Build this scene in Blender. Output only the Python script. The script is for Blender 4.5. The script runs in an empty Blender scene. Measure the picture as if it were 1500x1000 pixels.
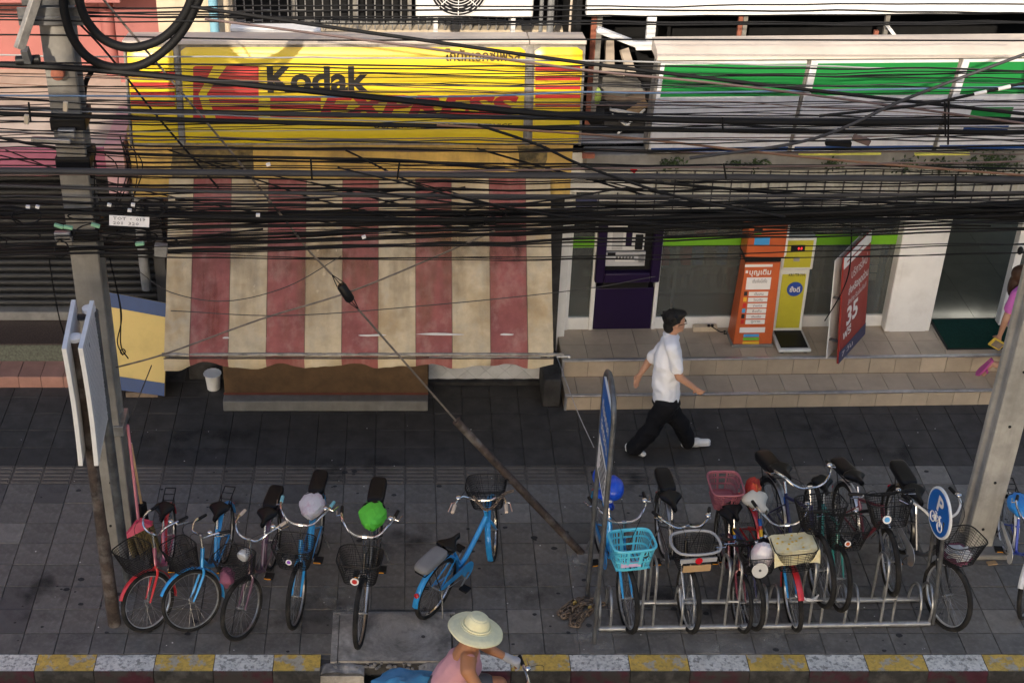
import bpy, bmesh, math, random
from mathutils import Vector, Matrix, noise
RAD = math.radians
rnd = random.Random(7)
S = bpy.context.scene
COL = S.collection

# ---------------------------------------------------------------- camera
cam = bpy.data.cameras.new('camera')
cam.lens, cam.sensor_width, cam.shift_x = 53.64, 36.0, 0.1027
cam.clip_start, cam.clip_end = 0.1, 400.0
camo = bpy.data.objects.new('camera', cam)
COL.objects.link(camo)
CY, CZ, PITCH, FPX, PX, PY = -9.518, 9.244, RAD(32.466), 2235.0, 596.0, 500.0
camo.location = (0, CY, CZ)
camo.rotation_euler = (RAD(90) - PITCH, 0, 0)
S.camera = camo

# ---------------------------------------------------------------- light
w = bpy.data.worlds.new('World')
S.world = w
w.use_nodes = True
wn = w.node_tree.nodes
sky = wn.new('ShaderNodeTexSky')
sky.sky_type = 'NISHITA'
sky.sun_disc = False
sky.sun_elevation = RAD(23.8)
sky.sun_rotation = RAD(-166)
sky.air_density, sky.dust_density, sky.ozone_density = 0.75, 2.2, 0.8
wn['Background'].inputs[1].default_value = 0.15
w.node_tree.links.new(sky.outputs[0], wn['Background'].inputs[0])
SUN_DIR = Vector((0.65, 2.6, -1.18)).normalized()
sl = bpy.data.lights.new('sun', 'SUN')
sl.energy, sl.angle, sl.color = 2.1, RAD(0.5), (1.0, 0.87, 0.70)
so = bpy.data.objects.new('sun', sl)
so.rotation_euler = SUN_DIR.to_track_quat('-Z', 'Y').to_euler()
so.location = (-6, -20, 20)
COL.objects.link(so)
S.view_settings.view_transform = 'Standard'
S.view_settings.look = 'None'
S.view_settings.exposure = 1.3
S.view_settings.gamma = 1.0
S.view_settings.use_curve_mapping = False
S.render.engine = 'CYCLES'
S.cycles.max_bounces = 6
S.cycles.transparent_max_bounces = 12

# ---------------------------------------------------------------- survey: a sighted direction met with a known plane
_c, _s = math.cos(PITCH), math.sin(PITCH)
def ray(x, y):
    u = -(y - PY) / FPX
    return Vector(((x - PX) / FPX, _c + u * _s, -_s + u * _c))
def W(x, y, Y):
    d = ray(x, y); t = (Y - CY) / d.y
    return Vector((d.x * t, Y, CZ + d.z * t))
def G(x, y, Z=0.0):
    d = ray(x, y); t = (Z - CZ) / d.z
    return Vector((d.x * t, CY + d.y * t, Z))
# the right hand shop is turned a little: its own frame
RO = Vector((1.68, 3.66, 0)); RB = Matrix.Translation(RO) @ Matrix.Rotation(RAD(1.3), 4, 'Z') @ Matrix.Translation(-RO)
RBI = RB.inverted()
def WR(x, y, Y):
    o = RBI @ Vector((0, CY, CZ)); d = RBI.to_3x3() @ ray(x, y); t = (Y - o.y) / d.y
    return o + d * t
def GR(x, y, Z):
    return RBI @ G(x, y, Z)

# ---------------------------------------------------------------- materials
MATS = {}
def mat(name, col, rough=.6, metal=0., var=.15, scale=7., rv=0., dirt=None, streak=None, bump=0., spec=.5, emit=None, alpha=1., coat=0.):
    """dirt=(colour, amount, scale) blotches; streak=(colour, amount, scale) runs down; rv = variation between objects"""
    if name in MATS: return MATS[name]
    if max(col) < .06 and not metal: spec = min(spec, .22)
    m = bpy.data.materials.new(name); m.use_nodes = True
    nt = m.node_tree; N = nt.nodes; L = nt.links
    b = N['Principled BSDF']
    b.inputs['Roughness'].default_value = rough
    b.inputs['Metallic'].default_value = metal
    b.inputs['Specular IOR Level'].default_value = spec
    b.inputs['Coat Weight'].default_value = coat
    b.inputs['Alpha'].default_value = alpha
    tc = N.new('ShaderNodeTexCoord')
    def nz(sc, det=4., stretch=None):
        n = N.new('ShaderNodeTexNoise'); n.inputs['Scale'].default_value = sc; n.inputs['Detail'].default_value = det
        n.inputs['Roughness'].default_value = .62
        if stretch:
            mp = N.new('ShaderNodeMapping'); mp.inputs['Scale'].default_value = stretch
            L.new(tc.outputs['Object'], mp.inputs[0]); L.new(mp.outputs[0], n.inputs['Vector'])
        else:
            L.new(tc.outputs['Object'], n.inputs['Vector'])
        return n
    def ramp(src, lo, hi):
        r = N.new('ShaderNodeMapRange'); r.inputs[1].default_value = lo; r.inputs[2].default_value = hi
        L.new(src, r.inputs[0]); return r.outputs[0]
    def mix(a, bcol, fac):
        x = N.new('ShaderNodeMix'); x.data_type = 'RGBA'
        for i, q in ((6, a), (7, bcol)):
            if isinstance(q, tuple): x.inputs[i].default_value = q
            else: L.new(q, x.inputs[i])
        L.new(fac, x.inputs[0]); return x.outputs[2]
    c4 = (*col, 1.)
    cur = c4
    if var:
        n = nz(scale)
        dk = tuple(v * (1 - var * 1.6) for v in col) + (1.,); lt = tuple(min(1, v * (1 + var)) for v in col) + (1.,)
        cur = mix(dk, lt, ramp(n.outputs[0], .3, .7))
    for spec_, st in ((dirt, False), (streak, True)):
        if spec_:
            dc, am, sc = spec_[:3]
            n = nz(sc, 6., (1, 1, .12) if st else None)
            f = ramp(n.outputs[0], *(spec_[3] if len(spec_) > 3 else (.48, .72)))
            mu = N.new('ShaderNodeMath'); mu.operation = 'MULTIPLY'; mu.inputs[1].default_value = am
            L.new(f, mu.inputs[0]); cur = mix(cur, (*dc, 1.), mu.outputs[0])
    if rv:
        oi = N.new('ShaderNodeObjectInfo')
        hs = N.new('ShaderNodeHueSaturation')
        r = N.new('ShaderNodeMapRange'); r.inputs[3].default_value = 1 - rv; r.inputs[4].default_value = 1 + rv
        L.new(oi.outputs['Random'], r.inputs[0]); L.new(r.outputs[0], hs.inputs['Value'])
        if isinstance(cur, tuple): hs.inputs['Color'].default_value = cur
        else: L.new(cur, hs.inputs['Color'])
        cur = hs.outputs[0]
    if isinstance(cur, tuple): b.inputs['Base Color'].default_value = cur
    else: L.new(cur, b.inputs['Base Color'])
    if bump:
        n = nz(scale * 4, 6.); bp = N.new('ShaderNodeBump'); bp.inputs['Strength'].default_value = bump; bp.inputs['Distance'].default_value = .01
        L.new(n.outputs[0], bp.inputs['Height']); L.new(bp.outputs[0], b.inputs['Normal'])
    if emit:
        b.inputs['Emission Color'].default_value = (*emit[0], 1); b.inputs['Emission Strength'].default_value = emit[1]
    MATS[name] = m
    return m
def glass_mat(name, tint, refl):
    m = bpy.data.materials.new(name); m.use_nodes = True
    nt = m.node_tree; N = nt.nodes; N.remove(N['Principled BSDF'])
    tr = N.new('ShaderNodeBsdfTransparent'); tr.inputs[0].default_value = (*tint, 1)
    gl = N.new('ShaderNodeBsdfGlossy'); gl.inputs['Roughness'].default_value = .03
    fr = N.new('ShaderNodeLayerWeight'); fr.inputs[0].default_value = refl
    mx = N.new('ShaderNodeMixShader'); df = N.new('ShaderNodeBsdfDiffuse'); df.inputs[0].default_value = (.3, .31, .3, 1); m0 = N.new('ShaderNodeMixShader'); m0.inputs[0].default_value = .22  # grey diffuse share painted in to stand for pale reflections on the glass
    nt.links.new(tr.outputs[0], m0.inputs[1]); nt.links.new(df.outputs[0], m0.inputs[2])
    nt.links.new(fr.outputs['Fresnel'], mx.inputs[0]); nt.links.new(m0.outputs[0], mx.inputs[1]); nt.links.new(gl.outputs[0], mx.inputs[2])
    nt.links.new(mx.outputs[0], N['Material Output'].inputs[0])
    MATS[name] = m
    return m

# ---------------------------------------------------------------- mesh builder
WM = {}
ID = Matrix.Identity(4)
class MB:
    def __init__(s, xf=None): s.v = []; s.f = []; s.xf = xf
    def add(s, vs, fs):
        o = len(s.v); s.v += [Vector(p) for p in vs]; s.f += [tuple(i + o for i in f) for f in fs]; return s
    def mm(s, x0, x1, y0, y1, z0, z1):
        return s.add([(x, y, z) for z in (z0, z1) for y in (y0, y1) for x in (x0, x1)],
                     [(0, 2, 3, 1), (4, 5, 7, 6), (0, 1, 5, 4), (2, 6, 7, 3), (0, 4, 6, 2), (1, 3, 7, 5)])
    def box(s, c, d, rot=None):
        t = MB(); a, b, e = d[0] / 2, d[1] / 2, d[2] / 2; t.mm(-a, a, -b, b, -e, e)
        M = Matrix.Translation(Vector(c)) @ (rot.to_4x4() if rot is not None else ID)
        return s.add([M @ p for p in t.v], t.f)
    def beam(s, p, q, wd, h, up=(0, 0, 1)):
        p, q = Vector(p), Vector(q); d = (q - p); l = d.length; d.normalize()
        sd = d.cross(Vector(up)).normalized(); u = sd.cross(d)
        vs = []
        for e in (p, q):
            for a, b in ((-1, -1), (1, -1), (1, 1), (-1, 1)): vs.append(e + sd * (a * wd / 2) + u * (b * h / 2))
        return s.add(vs, [(0, 1, 2, 3), (7, 6, 5, 4), (0, 4, 5, 1), (1, 5, 6, 2), (2, 6, 7, 3), (3, 7, 4, 0)])
    def tube(s, pts, r, n=8, closed=False, caps=True):
        pts = [Vector(p) for p in pts]; k = len(pts)
        rr = r if isinstance(r, (list, tuple)) else [r] * k
        rings = []; prev = None
        for i in range(k):
            a = pts[(i - 1) % k] if (closed or i > 0) else pts[i]
            b = pts[(i + 1) % k] if (closed or i < k - 1) else pts[i]
            t = (b - a)
            t = t.normalized() if t.length > 1e-9 else Vector((0, 0, 1))
            if prev is None:
                ref = Vector((0, 0, 1)) if abs(t.z) < .9 else Vector((0, 1, 0))
                u = t.cross(ref).normalized()
            else:
                u = (prev - t * prev.dot(t))
                u = u.normalized() if u.length > 1e-6 else t.cross(Vector((1, 0, 0))).normalized()
            prev = u; v = t.cross(u)
            rings.append([pts[i] + (u * math.cos(2 * math.pi * j / n) + v * math.sin(2 * math.pi * j / n)) * rr[i] for j in range(n)])
        fs = []
        for i in range(k if closed else k - 1):
            i2 = (i + 1) % k
            for j in range(n): fs.append((i * n + j, i * n + (j + 1) % n, i2 * n + (j + 1) % n, i2 * n + j))
        if caps and not closed: fs += [tuple(range(n))[::-1], tuple(range((k - 1) * n, k * n))]
        return s.add([p for q in rings for p in q], fs)
    def lathe(s, prof, M=ID, n=20, caps=True):
        vs = []; fs = []
        for r, z in prof:
            for j in range(n): vs.append(M @ Vector((r * math.cos(2 * math.pi * j / n), r * math.sin(2 * math.pi * j / n), z)))
        k = len(prof)
        for i in range(k - 1):
            for j in range(n): fs.append((i * n + j, i * n + (j + 1) % n, (i + 1) * n + (j + 1) % n, (i + 1) * n + j))
        if caps: fs += [tuple(range(n))[::-1], tuple(range((k - 1) * n, k * n))]
        return s.add(vs, fs)
    def prism(s, poly, d0, d1, M=ID):
        """poly in local x,y ; extruded along local z from d0 to d1"""
        n = len(poly)
        vs = [M @ Vector((x, y, d)) for d in (d0, d1) for x, y in poly]
        return s.add(vs, [tuple(range(n))[::-1], tuple(range(n, 2 * n))] + [(i, (i + 1) % n, n + (i + 1) % n, n + i) for i in range(n)])
    def ell(s, c, r, nu=12, nv=8, M=ID, fn=None):
        vs = []; fs = []; c = Vector(c)
        for i in range(nv + 1):
            a = math.pi * (i + (.02 if i == 0 else -.02 if i == nv else 0)) / nv
            for j in range(nu):
                b = 2 * math.pi * j / nu
                p = Vector((math.sin(a) * math.cos(b), math.sin(a) * math.sin(b), math.cos(a)))
                q = Vector((p.x * r[0], p.y * r[1], p.z * r[2]))
                if fn: q = fn(p, q)
                vs.append(c + M @ q)
        for i in range(nv):
            for j in range(nu): fs.append((i * nu + j, (i + 1) * nu + j, (i + 1) * nu + (j + 1) % nu, i * nu + (j + 1) % nu))
        fs += [tuple(range(nu)), tuple(range(nv * nu, (nv + 1) * nu))[::-1]]
        return s.add(vs, fs)
    def grid(s, fn, nu, nv):
        vs = [fn(i / nu, j / nv) for j in range(nv + 1) for i in range(nu + 1)]
        return s.add(vs, [(j * (nu + 1) + i, j * (nu + 1) + i + 1, (j + 1) * (nu + 1) + i + 1, (j + 1) * (nu + 1) + i) for j in range(nv) for i in range(nu)])
    def sheet(s, fn, nu, nv, th):
        """grid with thickness th along -normal (approximate, from vector fn2)"""
        o = MB(); o.grid(fn, nu, nv); n0 = len(o.v)
        a = o.v[1] - o.v[0]; b = o.v[nu + 1] - o.v[0]; nn = a.cross(b).normalized() * th
        vs = o.v + [p - nn for p in o.v]
        fs = o.f + [tuple(i + n0 for i in f[::-1]) for f in o.f]
        def e(i, j): return j * (nu + 1) + i
        bd = [e(i, 0) for i in range(nu + 1)] + [e(nu, j) for j in range(1, nv + 1)] + [e(i, nv) for i in range(nu - 1, -1, -1)] + [e(0, j) for j in range(nv - 1, 0, -1)]
        for k in range(len(bd)):
            p, q = bd[k], bd[(k + 1) % len(bd)]; fs.append((q, p, p + n0, q + n0))
        return s.add(vs, fs)
    def build(s, name, m, parent=None, local=False, smooth=True, bev=0., label=None, cat=None, group=None, kind=None):
        M = s.xf if s.xf is not None else ID
        vs = s.v if local else [M @ p for p in s.v]
        me = bpy.data.meshes.new(name)
        o = bpy.data.objects.new(name, me); COL.objects.link(o)
        if parent is not None:
            o.parent = parent
            if not local:
                inv = WM[parent.name].inverted(); vs = [inv @ p for p in vs]
            WM[o.name] = WM[parent.name]
        else:
            xs = [p.x for p in vs]; ys = [p.y for p in vs]; zs = [p.z for p in vs]
            c = Vector(((min(xs) + max(xs)) / 2, (min(ys) + max(ys)) / 2, min(zs)))
            vs = [p - c for p in vs]; o.location = c; WM[o.name] = Matrix.Translation(c)
        me.from_pydata([tuple(p) for p in vs], [], s.f)
        me.materials.append(MATS[m] if isinstance(m, str) else m)
        if smooth:
            me.shade_smooth(); me.set_sharp_from_angle(angle=RAD(38))
        me.update()
        if bev:
            md = o.modifiers.new('bevel', 'BEVEL'); md.width = bev; md.segments = 2; md.limit_method = 'ANGLE'; md.angle_limit = RAD(40)
        tag(o, label, cat, group, kind)
        return o
def tag(o, label=None, cat=None, group=None, kind=None):
    for k, v in (('label', label), ('category', cat), ('group', group), ('kind', kind)):
        if v: o[k] = v
    return o
def thing(name, label, cat, loc, group=None, M=None, kind=None):
    o = bpy.data.objects.new(name, None); COL.objects.link(o)
    M = M if M is not None else Matrix.Translation(Vector(loc))
    o.matrix_world = M; o.location = M.to_translation(); o.rotation_euler = M.to_euler(); WM[o.name] = M
    o.empty_display_size = .1
    return tag(o, label, cat, group, kind)
def inst(me, name, parent, M=ID, label=None):
    """a part that shares mesh data with its like; M is local to the parent"""
    o = bpy.data.objects.new(name, me); COL.objects.link(o); o.parent = parent
    o.matrix_local = M
    o.location, r, o.scale = M.decompose(); o.rotation_mode = 'XYZ'; o.rotation_euler = r.to_euler()
    WM[o.name] = WM[parent.name] @ M
    if label: o['label'] = label
    return o
def mesh_of(mb, name, m, smooth=True):
    me = bpy.data.meshes.new(name); me.from_pydata([tuple(p) for p in mb.v], [], mb.f)
    me.materials.append(MATS[m] if isinstance(m, str) else m)
    if smooth: me.shade_smooth(); me.set_sharp_from_angle(angle=RAD(38))
    return me
def frame_of(o, xv, yv):
    """matrix whose x,y follow xv,yv from point o"""
    x = Vector(xv).normalized(); z = x.cross(Vector(yv)).normalized(); y = z.cross(x)
    M = Matrix((x, y, z)).transposed().to_4x4(); M.translation = Vector(o); return M
def smoothpts(pts, k=6, closed=False):
    pts = [Vector(p) for p in pts]; n = len(pts); out = []
    for i in range(n if closed else n - 1):
        p0 = pts[(i - 1) % n] if (closed or i > 0) else pts[0] * 2 - pts[1]
        p1, p2 = pts[i], pts[(i + 1) % n]
        p3 = pts[(i + 2) % n] if (closed or i < n - 2) else pts[-1] * 2 - pts[-2]
        for j in range(k):
            t = j / k
            out.append(.5 * ((2 * p1) + (-p0 + p2) * t + (2 * p0 - 5 * p1 + 4 * p2 - p3) * t * t + (-p0 + 3 * p1 - 3 * p2 + p3) * t ** 3))
    if not closed: out.append(pts[-1])
    return out
def text(body, M, wd, ht, m, parent, name='lettering', shear=0., bold=0., ex=.0015, res=3):
    """flat lettering fitted into wd x ht, lower left corner at the origin of M (world)"""
    c = bpy.data.curves.new(name, 'FONT'); c.body = body; c.shear = shear; c.offset = bold; c.extrude = 0; c.resolution_u = res
    t = bpy.data.objects.new('tmp', c); COL.objects.link(t)
    dg = bpy.context.evaluated_depsgraph_get(); me = bpy.data.meshes.new_from_object(t.evaluated_get(dg))
    bpy.data.objects.remove(t); bpy.data.curves.remove(c)
    xs = [v.co.x for v in me.vertices]; ys = [v.co.y for v in me.vertices]
    a, b = min(xs), min(ys); sx = wd / (max(xs) - a); sy = ht / (max(ys) - b)
    T = WM[parent.name].inverted() @ M @ Matrix.Translation((0, 0, ex)) @ Matrix.Diagonal((sx, sy, 1, 1)) @ Matrix.Translation((-a, -b, 0))
    me.transform(T)
    me.materials.clear(); me.materials.append(MATS[m] if isinstance(m, str) else m); me.name = name
    o = bpy.data.objects.new(name, me); COL.objects.link(o); o.parent = parent; WM[o.name] = WM[parent.name]
    return o
# ================================================================= materials
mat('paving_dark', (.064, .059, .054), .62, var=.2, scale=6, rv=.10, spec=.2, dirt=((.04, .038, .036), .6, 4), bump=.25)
mat('paving_worn', (.22, .2, .172), .75, var=.25, scale=6, dirt=((.12, .11, .1), .7, 4), bump=.3)
mat('paving_stained', (.105, .098, .09), .6, var=.3, scale=6, dirt=((.05, .047, .043), .7, 3), bump=.3)
mat('paving', (.158, .143, .125), .62, var=.22, scale=5, rv=.11, spec=.25, dirt=((.08, .075, .07), .65, 3.1), streak=((.26, .25, .23), .35, 23), bump=.3)
mat('paving_ridged', (.12, .10, .08), .75, var=.22, scale=9, rv=.12, dirt=((.07, .06, .05), .5, 5), bump=.25)
mat('mortar', (.10, .094, .085), .95, var=.25, scale=12)
mat('slab', (.36, .33, .29), .85, var=.35, scale=6, dirt=((.08, .072, .064), .9, 3.2, (.42, .68)), bump=.5)
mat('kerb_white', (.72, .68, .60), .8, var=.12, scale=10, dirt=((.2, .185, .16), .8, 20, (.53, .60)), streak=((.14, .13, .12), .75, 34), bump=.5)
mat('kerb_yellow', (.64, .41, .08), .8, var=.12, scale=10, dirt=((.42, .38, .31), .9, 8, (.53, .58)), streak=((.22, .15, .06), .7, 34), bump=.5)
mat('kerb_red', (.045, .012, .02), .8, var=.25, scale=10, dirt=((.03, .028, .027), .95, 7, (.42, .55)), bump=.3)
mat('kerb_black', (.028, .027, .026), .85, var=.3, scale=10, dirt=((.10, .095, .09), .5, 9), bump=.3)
mat('asphalt', (.05, .05, .05), .9, var=.25, scale=20, bump=.4)
mat('rubble', (.2, .185, .165), .9, var=.3, scale=14, bump=.5)
mat('concrete', (.215, .205, .185), .85, var=.16, scale=5, dirt=((.12, .11, .095), .6, 3), streak=((.14, .13, .11), .5, 9), bump=.3)
mat('concrete_pale', (.36, .345, .31), .85, var=.14, scale=5, dirt=((.17, .16, .14), .5, 3), streak=((.18, .17, .15), .5, 9), bump=.3)
mat('concrete_dark', (.055, .052, .05), .9, var=.3, scale=6, dirt=((.04, .04, .04), .6, 4), bump=.4)
mat('beige_slab', (.52, .44, .36), .8, var=.1, scale=3, dirt=((.3, .25, .2), .6, 2.5), bump=.2)
mat('pink_paint', (.35, .125, .115), .7, var=.08, scale=3, dirt=((.36, .11, .11), .4, 2))
mat('magenta_paint', (.42, .13, .19), .7, var=.1, scale=3, dirt=((.3, .08, .13), .4, 3))
mat('pale_pink', (.55, .33, .33), .7, var=.1, scale=3)
mat('cream_paint', (.6, .5, .36), .75, var=.1, scale=3, streak=((.3, .24, .17), .5, 6))
mat('pink_tile', (.36, .19, .15), .4, var=.12, scale=6, rv=.08)
mat('terrazzo', (.085, .06, .05), .5, var=.35, scale=60)
mat('green_stone', (.10, .11, .085), .6, var=.3, scale=40)
mat('grey_ledge', (.2, .195, .185), .7, var=.2, scale=6)
mat('shutter', (.012, .013, .015), .55, metal=.1, var=.2, scale=4)
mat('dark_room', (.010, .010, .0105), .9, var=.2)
mat('maroon_door', (.075, .035, .025), .6, var=.2)
mat('yellow_wall', (.62, .42, .12), .8, var=.14, scale=4, dirt=((.16, .12, .07), .75, 2.2), streak=((.25, .18, .08), .55, 7))
mat('white_wall', (.62, .6, .56), .8, var=.1, scale=4, dirt=((.3, .28, .24), .6, 2.5), streak=((.3, .29, .26), .4, 7))
mat('white_paint', (.78, .77, .74), .45, var=.04, scale=4, dirt=((.5, .48, .44), .3, 5))
mat('warm_cap', (.58, .50, .42), .55, var=.06, scale=3, dirt=((.36, .3, .25), .4, 2))
mat('sign_yellow', (.78, .55, .012), .3, var=.05, scale=3, dirt=((.55, .38, .02), .35, 2))
mat('sign_red', (.48, .022, .02), .35, var=.08, scale=4)
mat('sign_black', (.02, .018, .016), .4, var=.0)
mat('sign_brown', (.10, .055, .01), .4, var=.0)
mat('alu', (.42, .41, .4), .4, metal=.7, var=.15, scale=8)
mat('dirty_alu', (.28, .26, .23), .6, metal=.3, var=.3, scale=9)
mat('sign_green', (.02, .24, .055), .35, var=.06, scale=2)
mat('sign_white', (.74, .74, .77), .35, var=.03, scale=3, streak=((.42, .42, .45), .4, 10))
mat('sign_blue', (.015, .06, .22), .35, var=.05)
mat('yellow_wrap', (.65, .6, .1), .5, var=.2)
mat('fabric_red', (.29, .095, .085), .9, var=.16, scale=5, dirt=((.17, .05, .055), .7, 2.6), streak=((.40, .23, .2), .6, 7), bump=.3)
mat('fabric_cream', (.54, .445, .295), .9, var=.16, scale=5, dirt=((.34, .22, .09), .7, 2.3), streak=((.42, .38, .30), .6, 7), bump=.3)
mat('white_tile', (.7, .7, .69), .25, var=.05, rv=.05, dirt=((.45, .43, .4), .4, 6))
mat('wood_brown', (.12, .068, .03), .6, var=.25, scale=5)
mat('step_tile', (.47, .38, .275), .42, var=.08, scale=4, rv=.10, dirt=((.3, .235, .17), .4, 3))
mat('step_grout', (.1, .08, .06), .9, var=.2)
mat('nosing', (.5, .5, .52), .35, metal=.8, var=.15, scale=9)
mat('shop_floor', (.10, .105, .085), .10, spec=.35, var=.1, scale=3, rv=.06)
mat('lamp_tube', (.8, .8, .75), .5, var=0, emit=((1., .95, .8), 5.))
mat('lime_band', (.16, .42, .02), .4, var=.03)
glass_mat('shop_glass', (.62, .66, .66), .28)
mat('atm_purple', (.016, .008, .036), .35, var=.08, scale=3)
mat('atm_silver', (.45, .45, .46), .4, metal=.0, var=.06)
mat('atm_light', (.66, .66, .66), .45, var=.05)
mat('black_plastic', (.009, .009, .010), .45, var=.1)
mat('mid_plastic', (.07, .07, .075), .5, var=.1)
mat('rubber', (.014, .013, .012), .8, var=.2, scale=12, dirt=((.09, .08, .07), .5, 9))
mat('cable', (.006, .006, .0065), .65, var=.2, scale=3)
mat('cable_grey', (.045, .045, .048), .6, var=.15, scale=3)
mat('cable_pale', (.3, .3, .3), .6, var=.15, scale=3)
mat('cable_copper', (.20, .105, .06), .55, var=.15, scale=3)
mat('cable_brown', (.13, .085, .075), .6, var=.15, scale=3)
mat('cable_blue', (.12, .2, .33), .6, var=.1)
mat('strand', (.16, .135, .115), .55, metal=.4, var=.25, scale=14)
mat('kiosk_orange', (.50, .10, .025), .4, var=.06)
mat('white_print', (.72, .70, .68), .5, var=.03)
mat('scale_white', (.62, .63, .6), .4, var=.05)
mat('scale_yellow', (.46, .42, .03), .4, var=.05)
mat('led_red', (.4, .01, .01), .5, var=0, emit=((1., .05, .05), .8))
mat('blue_print', (.01, .05, .3), .45, var=.05)
mat('sky_print', (.05, .3, .62), .45, var=.05)
mat('green_print', (.12, .42, .03), .45, var=.05)
mat('gold_print', (.7, .42, .03), .45, var=.05)
mat('dark_print', (.03, .03, .035), .5, var=0)
mat('banner_red', (.27, .025, .018), .5, var=.08)
mat('banner_navy', (.03, .035, .09), .5, var=.05)
mat('mat_green', (.006, .04, .026), .95, var=.2, scale=40)
mat('fridge_blue', (.03, .16, .3), .4, var=.06)
mat('goods', (.16, .16, .16), .5, var=0, rv=.6)
mat('goods_red', (.3, .05, .04), .5, var=0, rv=.5)
mat('goods_blue', (.05, .15, .3), .5, var=0, rv=.5)
mat('board_white', (.74, .74, .73), .5, var=.05, scale=4, dirt=((.35, .36, .37), .4, 4))
mat('rusty', (.06, .042, .034), .8, metal=.2, var=.45, scale=9, dirt=((.22, .21, .2), .6, 6), bump=.3)
mat('pole_steel', (.13, .135, .14), .5, metal=.5, var=.3, scale=8, dirt=((.07, .05, .045), .5, 6))
mat('galv', (.36, .365, .37), .42, metal=.75, var=.2, scale=10, dirt=((.17, .16, .15), .5, 8))
mat('board_yellow', (.60, .44, .14), .6, var=.1, scale=3, dirt=((.45, .3, .1), .4, 3))
mat('board_navy', (.012, .045, .15), .5, var=.12, scale=4)
mat('old_wood', (.2, .15, .11), .8, var=.25, scale=6)
mat('new_wood', (.5, .33, .17), .75, var=.2, scale=6)
mat('pipe_blue', (.22, .45, .55), .5, var=.05)
mat('pipe_grey', (.23, .235, .24), .6, var=.15)
mat('ac_white', (.76, .74, .7), .5, var=.04, dirt=((.5, .46, .4), .3, 4))
mat('rust_red', (.3, .1, .06), .8, var=.3, scale=9)
mat('chain', (.17, .125, .09), .55, metal=.35, var=.3, scale=20)
mat('brass', (.5, .36, .12), .4, metal=.6, var=.1)
mat('leaf', (.035, .055, .02), .7, var=.4, scale=12)
mat('skin', (.44, .235, .15), .55, var=.05, scale=6)
mat('skin_tan', (.38, .165, .075), .55, var=.06, scale=6)
mat('hair', (.012, .011, .01), .55, var=.2)
mat('shirt_white', (.74, .75, .8), .85, var=.04, scale=4)
mat('trouser_black', (.008, .008, .010), .85, var=.2)
mat('shoe_white', (.68, .68, .66), .6, var=.05)
mat('top_pink', (.52, .26, .29), .85, var=.06)
mat('straw', (.80, .74, .46), .8, var=.06, scale=20)
mat('glove', (.42, .42, .44), .9, var=.1)
mat('magenta_cloth', (.50, .12, .40), .85, var=.06)
mat('sandal', (.45, .07, .25), .6, var=.05)
mat('blue_plastic', (.05, .22, .40), .4, var=.12)
mat('brown_shorts', (.2, .1, .06), .85, var=.1)
mat('broom_red', (.50, .03, .09), .5, var=.1)
mat('broom_pink', (.55, .2, .24), .5, var=.1)
mat('bristle', (.22, .17, .075), .9, var=.3, scale=30)
mat('parking_blue', (.008, .11, .42), .4, var=.05)
mat('trash', (.6, .58, .55), .7, var=.1)
# bicycle paints
for n_, c_ in dict(pink=(.45, .12, .20), red=(.55, .025, .03), blue=(.02, .25, .62), sky=(.03, .32, .70), purple=(.13, .07, .10), black=(.016, .016, .018),
                   navy=(.03, .03, .10), maroon=(.16, .02, .035), teal=(.03, .26, .23), silver=(.55, .55, .56), royal=(.02, .06, .42), white=(.68, .67, .64),
                   gunmetal=(.06, .06, .065)).items():
    mat('paint_' + n_, c_, .28, metal=.1 if n_ != 'silver' else .6, var=.06, scale=9, dirt=(tuple(v * .5 + .02 for v in c_), .35, 12), coat=.4)
mat('chrome', (.62, .61, .6), .22, metal=.95, var=.12, scale=14)
mat('steel_dull', (.3, .3, .3), .4, metal=.8, var=.25, scale=14)
mat('tyre', (.016, .0155, .015), .85, var=.25, scale=9, dirt=((.08, .07, .06), .5, 8))
mat('tyre_tan', (.24, .17, .11), .8, var=.15, scale=9)
mat('vinyl', (.009, .009, .010), .38, var=.15, scale=8)
mat('vinyl_grey', (.2, .195, .19), .8, var=.08, scale=6)
mat('vinyl_cream', (.66, .62, .52), .5, var=.04)
mat('vinyl_blue', (.01, .07, .52), .3, var=.04)
mat('vinyl_sky', (.02, .22, .60), .4, var=.04)
mat('cover_green', (.12, .62, .05), .6, var=.05)
mat('bag_white', (.7, .66, .68), .35, var=.06, dirt=((.45, .2, .3), .7, 9))
mat('bag_cloth', (.60, .50, .52), .6, var=.1)
mat('basket_black', (.011, .011, .012), .5, var=.1)
mat('basket_cyan', (.10, .52, .68), .35, var=.04)
mat('basket_pink', (.33, .10, .12), .5, var=.06)
mat('basket_grey', (.33, .33, .34), .5, var=.05)
mat('grip_cream', (.62, .5, .38), .6, var=.05)
mat('grip_cyan', (.2, .5, .56), .5, var=.05)
mat('reflector_red', (.5, .01, .02), .2, var=0)
mat('reflector_amber', (.6, .25, .02), .25, var=0)
mat('cloth_print', (.68, .62, .40), .8, var=.05, dirt=((.62, .45, .1), .6, 22))
mat('cloth_wine', (.22, .07, .11), .9, var=.15)
mat('cardboard', (.4, .26, .13), .85, var=.1)
mat('lilac', (.55, .40, .60), .6, var=.05)
mat('disc', (.72, .70, .66), .2, metal=.3, var=.03)
mat('band_yellow', (.7, .42, .02), .5, var=.05)
mat('band_blue', (.02, .14, .5), .5, var=.05)

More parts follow.
